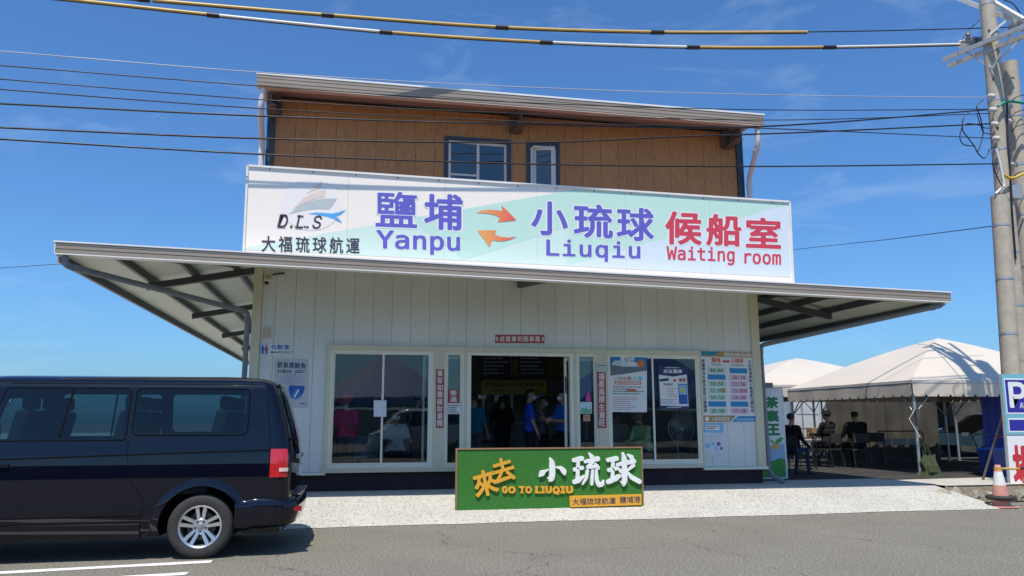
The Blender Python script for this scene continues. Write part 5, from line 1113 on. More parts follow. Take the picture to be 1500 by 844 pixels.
for i in range(9):
    for j in range(9): z = 1.20+0.60*i/8; v = (-0.62+1.24*j/8)*(1-0.1*i/8); q.v.append(tuple(V3(interp(UR, z)-0.045*(1-(v/wz_(z))**2)-0.008, v, z)))
q.f = [(i*9+j, i*9+j+1, (i+1)*9+j+1, (i+1)*9+j) for i in range(8) for j in range(8)]; q.mi = [0]*64
q.build('rear_window_pane', PRIV, VAN, 60, fix=False)
def strip(path, wd, m_, name, lift=0.002, side=-1, parent=None):
    """thin strip that follows the side of the body; path in (u, z)"""
    q = MB(); fine = []
    for (u0, z0), (u1, z1) in zip(path, path[1:]):
        n = max(2, int(math.hypot(u1-u0, z1-z0)/0.04))
        for i in range(n): fine.append((u0+(u1-u0)*i/n, z0+(z1-z0)*i/n))
    fine.append(path[-1]); a = []; c = []
    for i, (u, z) in enumerate(fine):
        u1, z1 = fine[min(i+1, len(fine)-1)]; u0, z0 = fine[max(i-1, 0)]; du, dz = u1-u0, z1-z0; L = math.hypot(du, dz) or 1; nu, nz = -dz/L*wd/2, du/L*wd/2
        a.append(V3(u+nu, side*(wz_(z+nz)+lift), z+nz)); c.append(V3(u-nu, side*(wz_(z-nz)+lift), z-nz))
    n = len(fine); q.add(a+c, [(i, i+1, n+i+1, n+i) for i in range(n-1)])
    return q.build(name, m_, parent or VAN, 60, fix=False)
for s in (-1, 1):
    strip([(0.28, 1.138), (1.2, 1.115), (3.1, 1.062), (4.3, 1.03)], 0.018, VBLK, 'waist_seam', side=s)
    strip([(0.40, 1.86), (0.37, 1.60), (0.325, 1.16), (0.325, 0.86)], 0.008, VBLK, 'corner_seam', side=s)
    strip([(1.797, 1.25), (1.797, 1.83)], 0.045, mat('van_pillar_gloss', (0.004, 0.004, 0.005), 0.1, var=0), 'pillar_trim', side=s); strip([(1.797, 1.26), (1.797, 1.10)], 0.008, VBLK, 'door_seam', side=s)
    strip([(1.797, 1.10), (1.72, 0.80), (1.56, 0.58)], 0.006, VBLK, 'door_seam', side=s); strip([(3.16, 1.83), (3.16, 0.45)], 0.008, VBLK, 'door_seam', side=s)
    strip([(0.46, 1.862), (3.05, 1.862)], 0.010, VBLK, 'roof_gutter_seam', side=s)
    q = MB(); q.add([V3(u, s*(wz_(z)+dv), z) for u in (1.60, 3.60) for z, dv in ((0.575, 0.0), (0.565, 0.018), (0.47, 0.020), (0.455, 0.0))], [(0, 1, 5, 4), (1, 2, 6, 5), (2, 3, 7, 6), (0, 3, 2, 1), (4, 5, 6, 7)]); q.build('side_moulding', VPAINT, VAN, 30)
    q = MB(); q.add([V3(u, s*(0.915+dv), z) for u in (1.62, 3.58) for z, dv in ((0.40, 0.0), (0.39, 0.022), (0.30, 0.012), (0.225, -0.03), (0.225, -0.2), (0.40, -0.2))], [(0, 1, 7, 6), (1, 2, 8, 7), (2, 3, 9, 8), (3, 4, 10, 9), (5, 4, 3, 2, 1, 0), (6, 7, 8, 9, 10, 11)]); q.build('sill', VPAINT, VAN, 30)
    for uc in (1.01, 4.01):       # flared arch lips
        q = MB(); n = 32; a0, a1 = R_(-4), R_(184); vs = []
        for i in range(n+1):
            t = a0+(a1-a0)*i/n
            for r_, dv in ((0.520, -0.004), (0.475, 0.016), (0.430, 0.022), (0.418, -0.02)):
                u, z = uc+r_*math.cos(t), 0.335+r_*math.sin(t); vs.append(V3(u, s*(wz_(z)+dv), z))
        q.add(vs, [(i*4+k, (i+1)*4+k, (i+1)*4+k+1, i*4+k+1) for i in range(n) for k in range(3)]); q.build('arch_lip', VPAINT, VAN, 40)
    # tail lamp wrapping the corner
    q = MB(); rows = []
    for z in [0.845+0.305*i/8 for i in range(9)]:
        ol = outline(z); seg = ol[-4:]+ol[:1]
        rows.append([V3(u-0.010*(0 if k > 3 else 1), s*(-v)*1.0+s*0.010, z) for k, (u, v) in enumerate(seg)]+[V3(0.315, s*(wz_(z)+0.008), z)])
    n = len(rows[0]); q.add([p for r_ in rows for p in r_], [(i*n+j, i*n+j+1, (i+1)*n+j+1, (i+1)*n+j) for i in range(8) for j in range(n-1)])
    tl = q.build('tail_lamp', mat('tail_lamp_red', (0.52, 0.012, 0.016), 0.12, var=0.12, vscale=30, coat=1.0), VAN, 60)
    q = MB(); 
    for z in (0.905, 0.945):
        ol = outline(z); seg = ol[-4:]+ol[:1]; q.v += [tuple(V3(u-0.016, s*(-v)+s*0.016, z)) for u, v in seg]
    q.f = [(j, j+1, 5+j+1, 5+j) for j in range(4)]; q.mi = [0]*4; q.build('reverse_lens', mat('clear_lens', (0.75, 0.55, 0.50), 0.15, coat=1.0), tl)
# rear bumper with step, tailgate trim, wiper spoiler, badge-less handle bar
q = MB(); rows = []
for z, out_, wd in ((0.30, 0.12, -0.05), (0.335, 0.045, 0.005), (0.45, 0.0, 0.022), (0.545, 0.0, 0.024), (0.595, 0.02, 0.018), (0.615, 0.06, 0.0), (0.622, 0.13, -0.06)):
    W_ = 0.948+wd; rc = 0.26; r_ = []
    for i in range(9): t = i/8; r_.append((0.66-(0.66-out_-rc)*t, -W_))
    for i in range(1, 11): a = R_(90*i/10); r_.append((out_+rc-rc*math.sin(a), -W_+rc-rc*math.cos(a)))
    for i in range(1, 9): r_.append((out_-0.03*math.sin(math.pi*i/9), -W_+rc+(2*W_-2*rc)*i/9))
    r_ += [(u, -v) for u, v in reversed(r_[:19])]
    rows.append([V3(u, v, z-(0.02 if u > 0.5 else 0)) for u, v in r_])
n = len(rows[0]); q.add([p for r_ in rows for p in r_], [(i*n+j, i*n+j+1, (i+1)*n+j+1, (i+1)*n+j) for i in range(len(rows)-1) for j in range(n-1)])
q.poly(list(reversed(rows[0]))); q.poly(rows[-1]); bp_ = q.build('rear_bumper', VPAINT, VAN, 40)
q = MB().box(VX-0.14, VX+0.012, VY-0.62, VY+0.62, 0.6235, 0.632); q.build('bumper_step', mat('step_plastic', (0.16, 0.15, 0.14), 0.6), bp_)
MB().box(VX-0.07, VX+0.036, VY-0.86, VY-0.72, 0.47, 0.51).build('bumper_reflector', mat('reflector_red', (0.30, 0.01, 0.012), 0.2), bp_)
MB().bbox(VX-0.115, VX-0.030, VY-0.30, VY+0.30, 1.02, 1.07, 0.01).build('tailgate_grip', mat('chrome', (0.6, 0.6, 0.6), 0.15, 1.0, var=0), VAN)
MB().bbox(VX-0.09, VX-0.038, VY-0.26, VY+0.26, 0.82, 0.94, 0.006).build('number_plate', mat('plate_white', (0.7, 0.7, 0.7), 0.4), VAN)
MB().bbox(VX-0.20, VX-0.045, VY-0.78, VY-0.70, 1.245, 1.275, 0.008).build('wiper_stub', VBLK, VAN)
MB().bbox(VX-0.40, VX-0.27, VY-0.62, VY+0.62, 1.845, 1.875, 0.012).build('brake_light_housing', VPAINT, VAN)
for s in (-1, 1):
    MB().box(VX-1.90, VX-1.79, VY+s*0.898-0.012, VY+s*0.898+0.012, 1.268, 1.288).build('door_latch', mat('chrome', (0.6, 0.6, 0.6)), VAN)
    MB().bbox(VX-3.12, VX-2.92, VY+s*0.955-0.016, VY+s*0.955+0.016, 0.98, 1.02, 0.008).build('door_handle', VPAINT, VAN)
    MB().bbox(VX-4.02, VX-3.86, VY+s*1.08-0.11, VY+s*1.08+0.11, 1.18, 1.44, 0.03).build('door_mirror', VPAINT, VAN)
    MB().ball(V3(4.70, s*0.68, 0.86), 0.16, 2, 0, (0.8, 1.2, 0.75)).build('headlamp', mat('clear_lens', (0.7, 0.7, 0.7)), VAN, 60)
MB().bbox(VX-4.95, VX-4.66, VY-0.88, VY+0.88, 0.30, 0.58, 0.06).build('front_bumper', VPAINT, VAN)
# wheels
def wheel(uc, s):
    c = V3(uc, s*0.835, 0.338); w_ = empty('wheel', c); w_.parent = VAN; w_.location = c-wloc(VAN)
    hw = 0.108
    pr = [(0.222, -hw*0.92), (0.255, -hw*1.0), (0.300, -hw*0.98), (0.325, -hw*0.86), (0.336, -hw*0.62), (0.338, -0.02), (0.338, 0.02), (0.336, hw*0.62), (0.325, hw*0.86), (0.300, hw*0.98), (0.255, hw), (0.222, hw*0.92)]
    MB().lathe(pr, c, 56, 'Y', cap=False).build('tyre', RUB, w_, 40)
    q = MB(); f_ = s*hw
    rp_ = [(0.232, s*0.100), (0.236, s*0.088), (0.218, s*0.080), (0.212, s*0.02), (0.205, -s*0.09), (0.19, -s*0.09), (0.197, s*0.02), (0.205, s*0.085)]
    n = 48; vs = [c+Vector((r_*math.cos(2*math.pi*j/n), h_, r_*math.sin(2*math.pi*j/n))) for r_, h_ in rp_ for j in range(n)]
    k = len(rp_); q.add(vs, [(i*n+j, i*n+(j+1) % n, ((i+1) % k)*n+(j+1) % n, ((i+1) % k)*n+j) for i in range(k) for j in range(n)])
    for i in range(5):
        for d in (-1, 1):
            a = R_(90+72*i); a2 = a+d*R_(11.5); w0, w1 = 0.021, 0.026
            p0 = Vector((0.055*math.cos(a+d*0.34), 0, 0.055*math.sin(a+d*0.34))); p1 = Vector((0.215*math.cos(a2), 0, 0.215*math.sin(a2))); t = (p1-p0).normalized(); nn = Vector((-t.z, 0, t.x))
            y0, y1 = Vector((0, s*0.062, 0)), Vector((0, s*0.088, 0)); b0 = Vector((0, s*0.025, 0))
            q.add([c+p0+nn*w0+b0, c+p0-nn*w0+b0, c+p1-nn*w1+b0, c+p1+nn*w1+b0, c+p0+nn*w0*.7+y0, c+p0-nn*w0*.7+y0, c+p1-nn*w1*.75+y1, c+p1+nn*w1*.75+y1], [(0, 1, 2, 3), (7, 6, 5, 4), (0, 4, 5, 1), (1, 5, 6, 2), (2, 6, 7, 3), (3, 7, 4, 0)])
    vs = [c+Vector((r_*math.cos(2*math.pi*j/24), s*h_, r_*math.sin(2*math.pi*j/24))) for r_, h_ in ((0.085, 0.03), (0.082, 0.058), (0.070, 0.066), (0.036, 0.062)) for j in range(24)]
    q.add(vs, [(i*24+j, i*24+(j+1) % 24, (i+1)*24+(j+1) % 24, (i+1)*24+j) for i in range(3) for j in range(24)]+[tuple(72+j for j in range(24))])
    q.build('rim', ALLOY, w_, 35)
    MB().lathe([(0.034, s*0.0625), (0.034, s*0.072), (0.028, s*0.076)], c, 20, 'Y').build('hub_cap', mat('hub_cap_grey', (0.30, 0.30, 0.31), 0.35, 0.5), w_, 40)
    for i in range(5): a = R_(54+72*i); MB().lathe([(0.010, s*0.060), (0.010, s*0.072)], c+Vector((0.056*math.cos(a), 0, 0.056*math.sin(a))), 8, 'Y').build('wheel_bolt', VBLK, w_)
    MB().lathe([(0.150, -0.012), (0.150, 0.012)], c-Vector((0, s*0.01, 0)), 32, 'Y').build('brake_disc', mat('brake_iron', (0.10, 0.095, 0.09), 0.5, 0.6), w_)
for uc in (1.01, 4.01):
    for s in (-1, 1): wheel(uc, s)
# seats seen through the glass
SEATF = mat('van_seat_cloth', (0.045, 0.046, 0.050), 0.9, var=0.1)
for row, us in enumerate((0.98, 1.98, 3.02)):
    for v in (-0.55, 0.02, 0.55):
        st = MB(); st.bbox(VX-us-0.50, VX-us, VY+v-0.24, VY+v+0.24, 0.66, 0.98, 0.05)
        bm = bmesh.new(); bmesh.ops.create_cube(bm, size=1)
        mt = Matrix.Translation((VX-us+0.04, VY+v, 1.25)) @ Matrix.Rotation(R_(12), 4, 'Y') @ Matrix.Diagonal((0.14, 0.46, 0.66, 1)); bmesh.ops.transform(bm, matrix=mt, verts=bm.verts); bmesh.ops.bevel(bm, geom=list(bm.edges), offset=0.05, segments=3, profile=0.6, affect='EDGES')
        st.bm(bm); se = st.build('seat', SEATF, VAN, 50)
        MB().bbox(VX-us+0.05, VX-us+0.17, VY+v-0.13, VY+v+0.13, 1.58, 1.74, 0.045).build('headrest', SEATF, se, 50)
MB().bar((VX-1.02, VY+0.80, 1.72), (VX-1.16, VY+0.84, 1.22), 0.01, 0.05, up=(0, 1, 0)).build('seat_belt', VBLK, VAN)
# ================================================================== right-hand side: tea sign, tents and what stands under them
LBY = 0.45
q_ = [P(1119, 568, Y=LBY), P(1152.5, 570.5, Y=LBY), P(1121, 698.5, Y=LBY), P(1154.5, 697.5, Y=LBY)]
o = empty('tea_sign_box', ((q_[2].x+q_[3].x)/2, LBY, GZ), 'tall white tea advertising light box with green characters by the building corner', 'sign')
x0_, x1_, z0_, z1_ = q_[2].x-0.10, q_[3].x, GZ+0.02, q_[0].z
MB().bbox(x0_, x1_, LBY, LBY+0.16, z0_+0.02, z1_, 0.012).build('case', WHITEP, o); MB().box(x0_+0.05, x1_-0.05, LBY+0.02, LBY+0.14, GZ-0.005, z0_+0.02).build('foot', STEEL, o); MB().box(x0_+0.02, x1_-0.2, LBY+0.02, LBY+0.12, z1_, z1_+0.10).build('top_fitting', GREYP, o)
fq = wq(x0_+0.025, x1_-0.045, z0_+0.05, z1_-0.03, LBY-0.001); plate('picture_panel', fq, mat('panel_white', (0.72, 0.74, 0.76), 0.35), o, 0.003)
TG = mat('tea_green', (0.015, 0.20, 0.06), 0.4)
for i, ch in enumerate('茶裏王'): letters('lettering', ch, sub(fq, 0.30, 0.86, 0.085+0.155*i, 0.085+0.155*i+0.135), TG, o, 0.05, lift=0.005)
shape('sky_band', fq, [(0, 0.66), (1, 0.62), (1, 0.84), (0, 0.84)], mat('panel_sky', (0.30, 0.44, 0.62), 0.4, var=0.2, vscale=6), o, 0.0035)
shape('field', fq, [(0, 0.83), (0.25, 0.80), (0.5, 0.82), (0.75, 0.785), (1, 0.80), (1, 1), (0, 1)], mat('panel_field', (0.05, 0.25, 0.03), 0.5, var=0.7, vscale=22, stretch=(1, 1, 2.5)), o, 0.005)
shape('fruit', fq, [(0.62+0.14*math.cos(R_(a)), 0.655+0.032*math.sin(R_(a))) for a in range(0, 360, 20)], mat('panel_fruit', (0.70, 0.40, 0.03), 0.4), o, 0.0055)
for pts in ([(0.60, 0.63), (0.66, 0.58), (0.86, 0.55), (0.98, 0.555), (0.88, 0.60), (0.72, 0.63)], [(0.58, 0.63), (0.46, 0.60), (0.40, 0.575), (0.56, 0.59)]): shape('leaf', fq, pts, mat('panel_leaf', (0.06, 0.36, 0.04), 0.4), o, 0.006)
# ---- tents
FAB = mat('tent_pvc_cream', (0.58, 0.52, 0.44), 0.5, var=0.04, vscale=1.2, bump=0.1, bscale=5, dirt=0.08, dirt_rgb=(0.48, 0.43, 0.36)); BFAB = mat('tent_pvc_blue', (0.05, 0.15, 0.42), 0.5, var=0.05); GALV = mat('galvanised_tube', (0.46, 0.48, 0.50), 0.4, 0.6, var=0.08)
def tent(x0, x1, y0, y1, ze, pk, label, fab=FAB, ground=GZ-0.012, drop=0.36, group='tents', bulge=1.0):
    o = empty('canopy_tent', ((x0+x1)/2, (y0+y1)/2, ground), label, 'tent', group); pk = Vector(pk); N = 14
    cs = [Vector((x0, y0, ze)), Vector((x1, y0, ze)), Vector((x1, y1, ze)), Vector((x0, y1, ze))]; nm = ('front', 'right', 'back', 'left')
    for k in range(4):
        a, c = cs[k], cs[(k+1) % 4]; q = MB(); vs = []
        for i in range(N+1):
            t = i/N
            for j in range(N+1):
                s = j/N; b_ = a.lerp(c, s); p = b_.lerp(pk, t)
                p.z += bulge*(0.055*math.sin(math.pi*t)-0.05*t**6); p.z -= 0.008*math.sin(s*21+k)*math.sin(math.pi*s)*(1-t); vs.append(p)
        q.add(vs, [(i*(N+1)+j, i*(N+1)+j+1, (i+1)*(N+1)+j+1, (i+1)*(N+1)+j) for i in range(N) for j in range(N)]); q.build('roof_panel', fab, o, 50, fix=False)
        d = (c-a).normalized(); nn = Vector((d.y, -d.x, 0)); L = (c-a).length; n = int(L/0.31); q = MB(); vs = []; M = n*8
        for i in range(M+1):
            s = i/M; ph = (i % 8)/8; zb = drop-(0.06 if i % 8 == 0 else 0); w1 = 0.002*math.sin(i*1.7)+0.008*math.sin(i*0.21)
            for h, ou in ((0, 0.012), (drop*0.4, 0.016+0.3*w1), (zb, 0.02+w1)): vs.append(a+d*(L*s)+nn*ou-Vector((0, 0, h)))
        q.add(vs, [(i*3+k2, (i+1)*3+k2, (i+1)*3+k2+1, i*3+k2+1) for i in range(M) for k2 in range(2)]); q.build('valance', fab, o, 50, fix=False)
        MB().tube([a-Vector((0, 0, 0.06)), c-Vector((0, 0, 0.06))], 0.022, 8).build('eave_tube', GALV, o, 50)
        ii = (Vector(((x0+x1)/2, (y0+y1)/2, ze))-a); ii.z = 0; ii.normalize(); pa = a+ii*0.09
        MB().tube([(pa.x, pa.y, ground), (pa.x, pa.y, ze-0.05)], 0.034, 12).lathe([(0.08, 0), (0.08, 0.01)], (pa.x, pa.y, ground), 12).build('pole', GALV, o, 50)
        for cc in (c, cs[k-1]):
            e = (cc-a).normalized(); MB().tube([(pa.x, pa.y, ze-0.75), (pa.x+e.x*0.62, pa.y+e.y*0.62, ze-0.10)], 0.016, 8).build('brace', GALV, o, 50)
        MB().tube([a-Vector((0, 0, 0.06)), pk-Vector((0, 0, 0.08))], 0.020, 8).build('rafter_tube', GALV, o, 50)
    return o
T1 = tent(12.20, 17.3, 1.50, 6.6, 2.335, (15.0, 3.9, 3.62), 'cream peaked tent nearest to the road beside the building', group='cream tents in the yard')
tent(11.6, 17.0, 7.5, 12.9, 2.50, (15.0, 10.6, 3.62), 'cream peaked tent behind the front tent', group='cream tents in the yard')
tent(17.2, 22.6, 7.5, 12.9, 2.50, (20, 10.2, 3.6), 'cream peaked tent added in the back row to shade the yard', group='cream tents in the yard')  # extra tent, added to keep skylight from under the tents
tent(17.6, 22.7, 1.6, 6.7, 2.335, (20.1, 4.1, 3.6), 'cream peaked tent at the right, behind the poles', group='cream tents in the yard')
# tarpaulin walls behind the seats
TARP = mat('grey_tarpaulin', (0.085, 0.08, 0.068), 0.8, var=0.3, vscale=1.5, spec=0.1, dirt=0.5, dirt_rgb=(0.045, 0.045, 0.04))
def drape(name, a, c, z0, z1, m_, label, cat, amp=0.03, k=9):
    a, c = Vector(a), Vector(c); q = MB(); N = 60; d = (c-a); nn = Vector((-d.y, d.x, 0)).normalized(); vs = []
    for i in range(N+1):
        s = i/N
        for j, t in enumerate((0, 0.3, 0.65, 1)): vs.append(a+d*s+nn*amp*(1-t*0.6)*(math.sin(s*k*6.28)+0.5*math.sin(s*k*14.1+j))+Vector((0, 0, z0+(z1-z0)*t)))
    q.add(vs, [(i*4+j, (i+1)*4+j, (i+1)*4+j+1, i*4+j+1) for i in range(N) for j in range(3)]); return tag(q.build(name, m_, None, 60, fix=False), label, cat)
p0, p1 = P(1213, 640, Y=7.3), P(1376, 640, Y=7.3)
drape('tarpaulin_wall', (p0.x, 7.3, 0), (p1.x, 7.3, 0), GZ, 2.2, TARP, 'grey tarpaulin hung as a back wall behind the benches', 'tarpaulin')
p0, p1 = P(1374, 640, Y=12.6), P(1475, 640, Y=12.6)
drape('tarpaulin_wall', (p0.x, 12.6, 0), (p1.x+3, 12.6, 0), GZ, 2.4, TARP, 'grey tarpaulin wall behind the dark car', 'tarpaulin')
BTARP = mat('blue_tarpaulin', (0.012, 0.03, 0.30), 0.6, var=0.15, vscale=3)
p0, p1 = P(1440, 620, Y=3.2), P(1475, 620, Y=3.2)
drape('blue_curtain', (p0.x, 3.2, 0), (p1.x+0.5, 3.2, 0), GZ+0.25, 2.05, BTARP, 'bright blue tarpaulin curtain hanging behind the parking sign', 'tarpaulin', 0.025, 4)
# shipping container seen end-on
CW = mat('container_white', (0.56, 0.58, 0.60), 0.5, var=0.06, dirt=0.3, dirt_rgb=(0.35, 0.3, 0.25)); CYY = 15.0
p0, p1 = P(1163, 640, Y=CYY), P(1238, 640, Y=CYY); cx0, cx1 = p0.x, p0.x+2.44
o = empty('shipping_container', ((cx0+cx1)/2, CYY, GZ), 'white shipping container with its door end facing, behind the seated people', 'container')
MB().box(cx0+0.06, cx1-0.06, CYY+0.06, CYY+6, GZ+0.15, GZ+2.55).build('box', CW, o)
MB().box(cx0, cx0+0.12, CYY, CYY+0.12, GZ, GZ+2.6).box(cx1-0.12, cx1, CYY, CYY+0.12, GZ, GZ+2.6).box(cx0+0.12, cx1-0.12, CYY, CYY+0.12, GZ+2.48, GZ+2.6).box(cx0+0.12, cx1-0.12, CYY, CYY+0.12, GZ, GZ+0.15).build('corner_frame', CW, o)
for i in range(2):
    a = cx0+0.13+1.095*i; dr = MB().box(a, a+1.08, CYY+0.02, CYY+0.055, GZ+0.16, GZ+2.47).build('door', CW, o)
    for j in range(4): z = GZ+0.30+0.56*j; MB().box(a+0.06, a+1.02, CYY+0.005, CYY+0.019, z, z+0.36).build('door_rib', CW, dr)
    for u in (0.30, 0.78): MB().tube([(a+u, CYY-0.03, GZ+0.10), (a+u, CYY-0.03, GZ+2.52)], 0.022, 8).build('lock_rod', GALV, dr)
# tables, chairs and seated visitors
CHM = mat('chair_black_tube', (0.02, 0.02, 0.02), 0.4); CHS = mat('chair_seat_dark', (0.03, 0.028, 0.03), 0.7)
def chair(x, y, face, label):
    o = empty('folding_chair', (0, 0, 0), label, 'chair', 'chairs under the tent')
    MB().bbox(-0.22, 0.22, -0.20, 0.22, 0.43, 0.47, 0.012).build('seat', CHS, o); MB().bbox(-0.21, 0.21, 0.22, 0.25, 0.62, 0.86, 0.012).build('backrest', CHS, o)
    for s in (-1, 1):
        MB().tube([(s*0.22, -0.22, 0), (s*0.22, -0.18, 0.43)], 0.012, 8).build('leg', CHM, o); MB().tube([(s*0.22, 0.27, 0), (s*0.22, 0.20, 0.45), (s*0.22, 0.25, 0.88)], 0.012, 8).build('leg', CHM, o)
        MB().tube([(s*0.23, -0.2, 0.43), (s*0.25, -0.18, 0.64), (s*0.25, 0.2, 0.65)], 0.012, 8).build('armrest', CHM, o)
    o.location = (x, y, GZ-0.014); o.rotation_euler = (0, 0, R_(face)); return o
def at_yard(px, Y): p = P(px, 640, Y=Y); return Vector((p.x, Y, GZ-0.012))
a = at_yard(1213, 4.4); chair(a.x, a.y, 200, 'black chair under the person in the broad sun hat'); person('dark-clad person in a broad sun hat sitting with back turned under the tent', a, 200, BLKS, DEN, sit=0.46, h=1.74, arms=((25, 10, 70), (25, 10, 70)), hat=('bucket', BLKS), mask=False, sleeve=1.0, build_=1.15)
b_ = at_yard(1254, 4.1); chair(b_.x, b_.y, 176, 'black chair under the bulky person in black'); person('bulky person in black sitting with back turned, right of the sun hat', b_, 176, BLKS, DEN, sit=0.46, h=1.72, arms=((20, 14, 60), (20, 14, 60)), mask=False, sleeve=1.0, build_=1.28)
c_ = at_yard(1160, 2.0); chair(c_.x, c_.y, 120, 'black chair under the person beside the tea sign'); person('person in black with blue jeans sitting right behind the tea sign', c_, 120, BLKS, JEAN, h=1.60, sit=0.46, arms=((12, 10, 40), (12, 10, 40)), mask=False, sleeve=1.0)
d_ = at_yard(1188, 4.9)
o = empty('folding_table', d_, 'dark folding table beside the seated people', 'table')
MB().bbox(d_.x-0.55, d_.x+0.45, 4.6, 5.2, GZ+0.70, GZ+0.735, 0.008).build('table_top', mat('table_brown', (0.12, 0.075, 0.05), 0.5, var=0.15), o)
for x in (-0.5, 0.4):
    for y in (4.64, 5.16): MB().tube([(d_.x+x, y, GZ-0.01), (d_.x+x, y, GZ+0.70)], 0.014, 8).build('leg', CHM, o)
tag(MB().bbox(d_.x-0.10, d_.x+0.28, 4.68, 4.95, GZ+0.737, GZ+0.98, 0.01).build('cardboard_box', mat('cardboard', (0.30, 0.19, 0.10), 0.8, var=0.1)), 'brown cardboard box on the folding table', 'box')
tag(MB().prism([(d_.x-0.42, 4.72, GZ+0.28), (d_.x+0.28, 4.70, GZ+0.28), (d_.x+0.28, 4.62, GZ+0.66), (d_.x-0.42, 4.64, GZ+0.66)], (0, 0.01, 0)).build('patterned_cloth', grainy('zebra_cloth', (0.62, 0.62, 0.62), (0.03, 0.03, 0.03), 9, (0.47, 0.53), stretch=(2.5, 1, 0.7), rough=0.8, bump=0.0)), 'black and white patterned cloth hanging below the table top', 'cloth')
chair(at_yard(1176, 3.9).x, 3.9, 240, 'black chair left of the folding table')
chair(at_yard(1280, 4.9).x, 4.9, 150, 'empty black chair right of the bulky person in black')
def metal_bench(px, Y, label):
    c = at_yard(px, Y); o = empty('tube_bench', c, label, 'bench', 'tube frame benches'); W_ = 0.75
    MB().tube([(c.x-W_, Y, c.z), (c.x-W_, Y, c.z+0.80), (c.x-W_+0.1, Y, c.z+0.88), (c.x+W_-0.1, Y, c.z+0.88), (c.x+W_, Y, c.z+0.80), (c.x+W_, Y, c.z)], 0.018, 8).build('back_frame', CHM, o, 50)
    MB().bbox(c.x-W_, c.x+W_, Y-0.45, Y, c.z+0.40, c.z+0.44, 0.01).build('seat', CHS, o)
    for i in range(3): MB().box(c.x-W_+0.06+0.48*i, c.x-W_+0.46+0.48*i, Y-0.012, Y+0.012, c.z+0.50, c.z+0.68).build('back_panel', mat('bench_panel_grey', (0.36, 0.38, 0.40), 0.5), o)
    for x in (-W_, W_): MB().tube([(c.x+x, Y-0.45, c.z), (c.x+x, Y-0.45, c.z+0.42)], 0.018, 8).build('leg', CHM, o)
metal_bench(1318, 5.6, 'tube frame bench with three pale back panels under the tent')
# dark parked car beyond the tent posts
o = empty('parked_car', (0, 0, 0), 'dark saloon car parked in the shade beyond the tent posts', 'car')
CARP = mat('car_black_paint', (0.006, 0.007, 0.010), 0.3, coat=1.0, var=0)
side = [(0, 0.35), (0.02, 0.75), (0.5, 0.92), (1.25, 1.02), (1.75, 1.36), (2.3, 1.45), (3.0, 1.40), (3.7, 1.08), (4.3, 1.0), (4.4, 0.8), (4.4, 0.38)]
q = MB(); vs = [(u, v*(0.86 if z > 1.05 else 1.0), z) for v in (-0.86, -0.6, 0.6, 0.86) for u, z in [(u, z-(0.0 if abs(v) < 0.7 else 0.03)) for u, z in side]]; n = len(side)
q.add(vs, [(i*n+j, i*n+(j+1) % n, (i+1)*n+(j+1) % n, (i+1)*n+j) for i in range(3) for j in range(n)]+[tuple(range(n)), tuple(reversed(range(3*n, 4*n)))]); q.build('body', CARP, o, 35)
for v in (-1, 1): MB().prism([(1.38, v*0.748, 1.06), (3.5, v*0.748, 1.06), (2.95, v*0.735, 1.34), (1.85, v*0.735, 1.32)], (0, v*0.012, 0)).build('side_window', PRIV, o)
for u in (0.85, 3.5):
    for v in (-0.78, 0.78):
        wh = MB().lathe([(0.20, -0.09), (0.29, -0.10), (0.315, -0.05), (0.315, 0.05), (0.29, 0.10), (0.20, 0.09)], (u, v, 0.315), 28, 'Y').build('wheel', RUB, o, 40); MB().lathe([(0.19, 0.1), (0.19, 0.11)] if v > 0 else [(0.19, -0.11), (0.19, -0.1)], (u, v, 0.315), 20, 'Y').build('hub_cap', ALLOY, wh)
MB().box(-0.012, 0.06, -0.75, -0.5, 0.66, 0.78).build('headlamp', mat('clear_lens', (0.7, 0.7, 0.7)), o); MB().box(-0.012, 0.06, 0.5, 0.75, 0.66, 0.78).build('headlamp', mat('clear_lens', (0.7, 0.7, 0.7)), o)
p0 = P(1391, 640, Y=9.6); o.location = (p0.x, 9.6, GZ-0.015); o.rotation_euler = (0, 0, R_(8))
# blue bin with lid, trolley, green bag on the tent post
BB = mat('bin_blue', (0.012, 0.045, 0.26), 0.45, var=0.1); p0 = P(1459, 700, Y=0.9)
o = empty('blue_bin', (p0.x, 0.9, GZ-0.01), 'blue plastic bin with a lighter lid behind the traffic cone', 'bin')
q = MB(); q.add([(p0.x+sx*w_, 0.9+sy*w_, z) for z, w_ in ((GZ-0.01, 0.17), (GZ+0.52, 0.22)) for sx, sy in ((-1, -1), (1, -1), (1, 1), (-1, 1))], [(0, 1, 2, 3), (4, 5, 6, 7), (0, 1, 5, 4), (1, 2, 6, 5), (2, 3, 7, 6), (3, 0, 4, 7)]); q.build('tub', BB, o)
MB().bbox(p0.x-0.24, p0.x+0.24, 0.66, 1.14, GZ+0.522, GZ+0.575, 0.015).build('lid', mat('bin_lid_blue', (0.02, 0.11, 0.52), 0.4), o); MB().box(p0.x-0.1, p0.x+0.1, 0.645, 0.66, GZ+0.54, GZ+0.56).build('lid_lip', BB, o)
p0 = P(1438, 676, Y=1.3)
o = empty('hand_trolley', (p0.x, 1.3, GZ-0.01), 'bent tube hand trolley left of the blue bin', 'trolley')
MB().tube([(p0.x-0.02, 1.3, GZ+0.10), (p0.x-0.04, 1.3, GZ+0.5), (p0.x-0.22, 1.25, GZ+0.80), (p0.x-0.15, 1.22, GZ+0.86), (p0.x+0.5, 1.25, GZ+0.84)], 0.016, 8).build('handle', CHM, o, 50); MB().box(p0.x-0.05, p0.x+0.65, 1.1, 1.6, GZ+0.10, GZ+0.14).build('deck', STEEL, o)
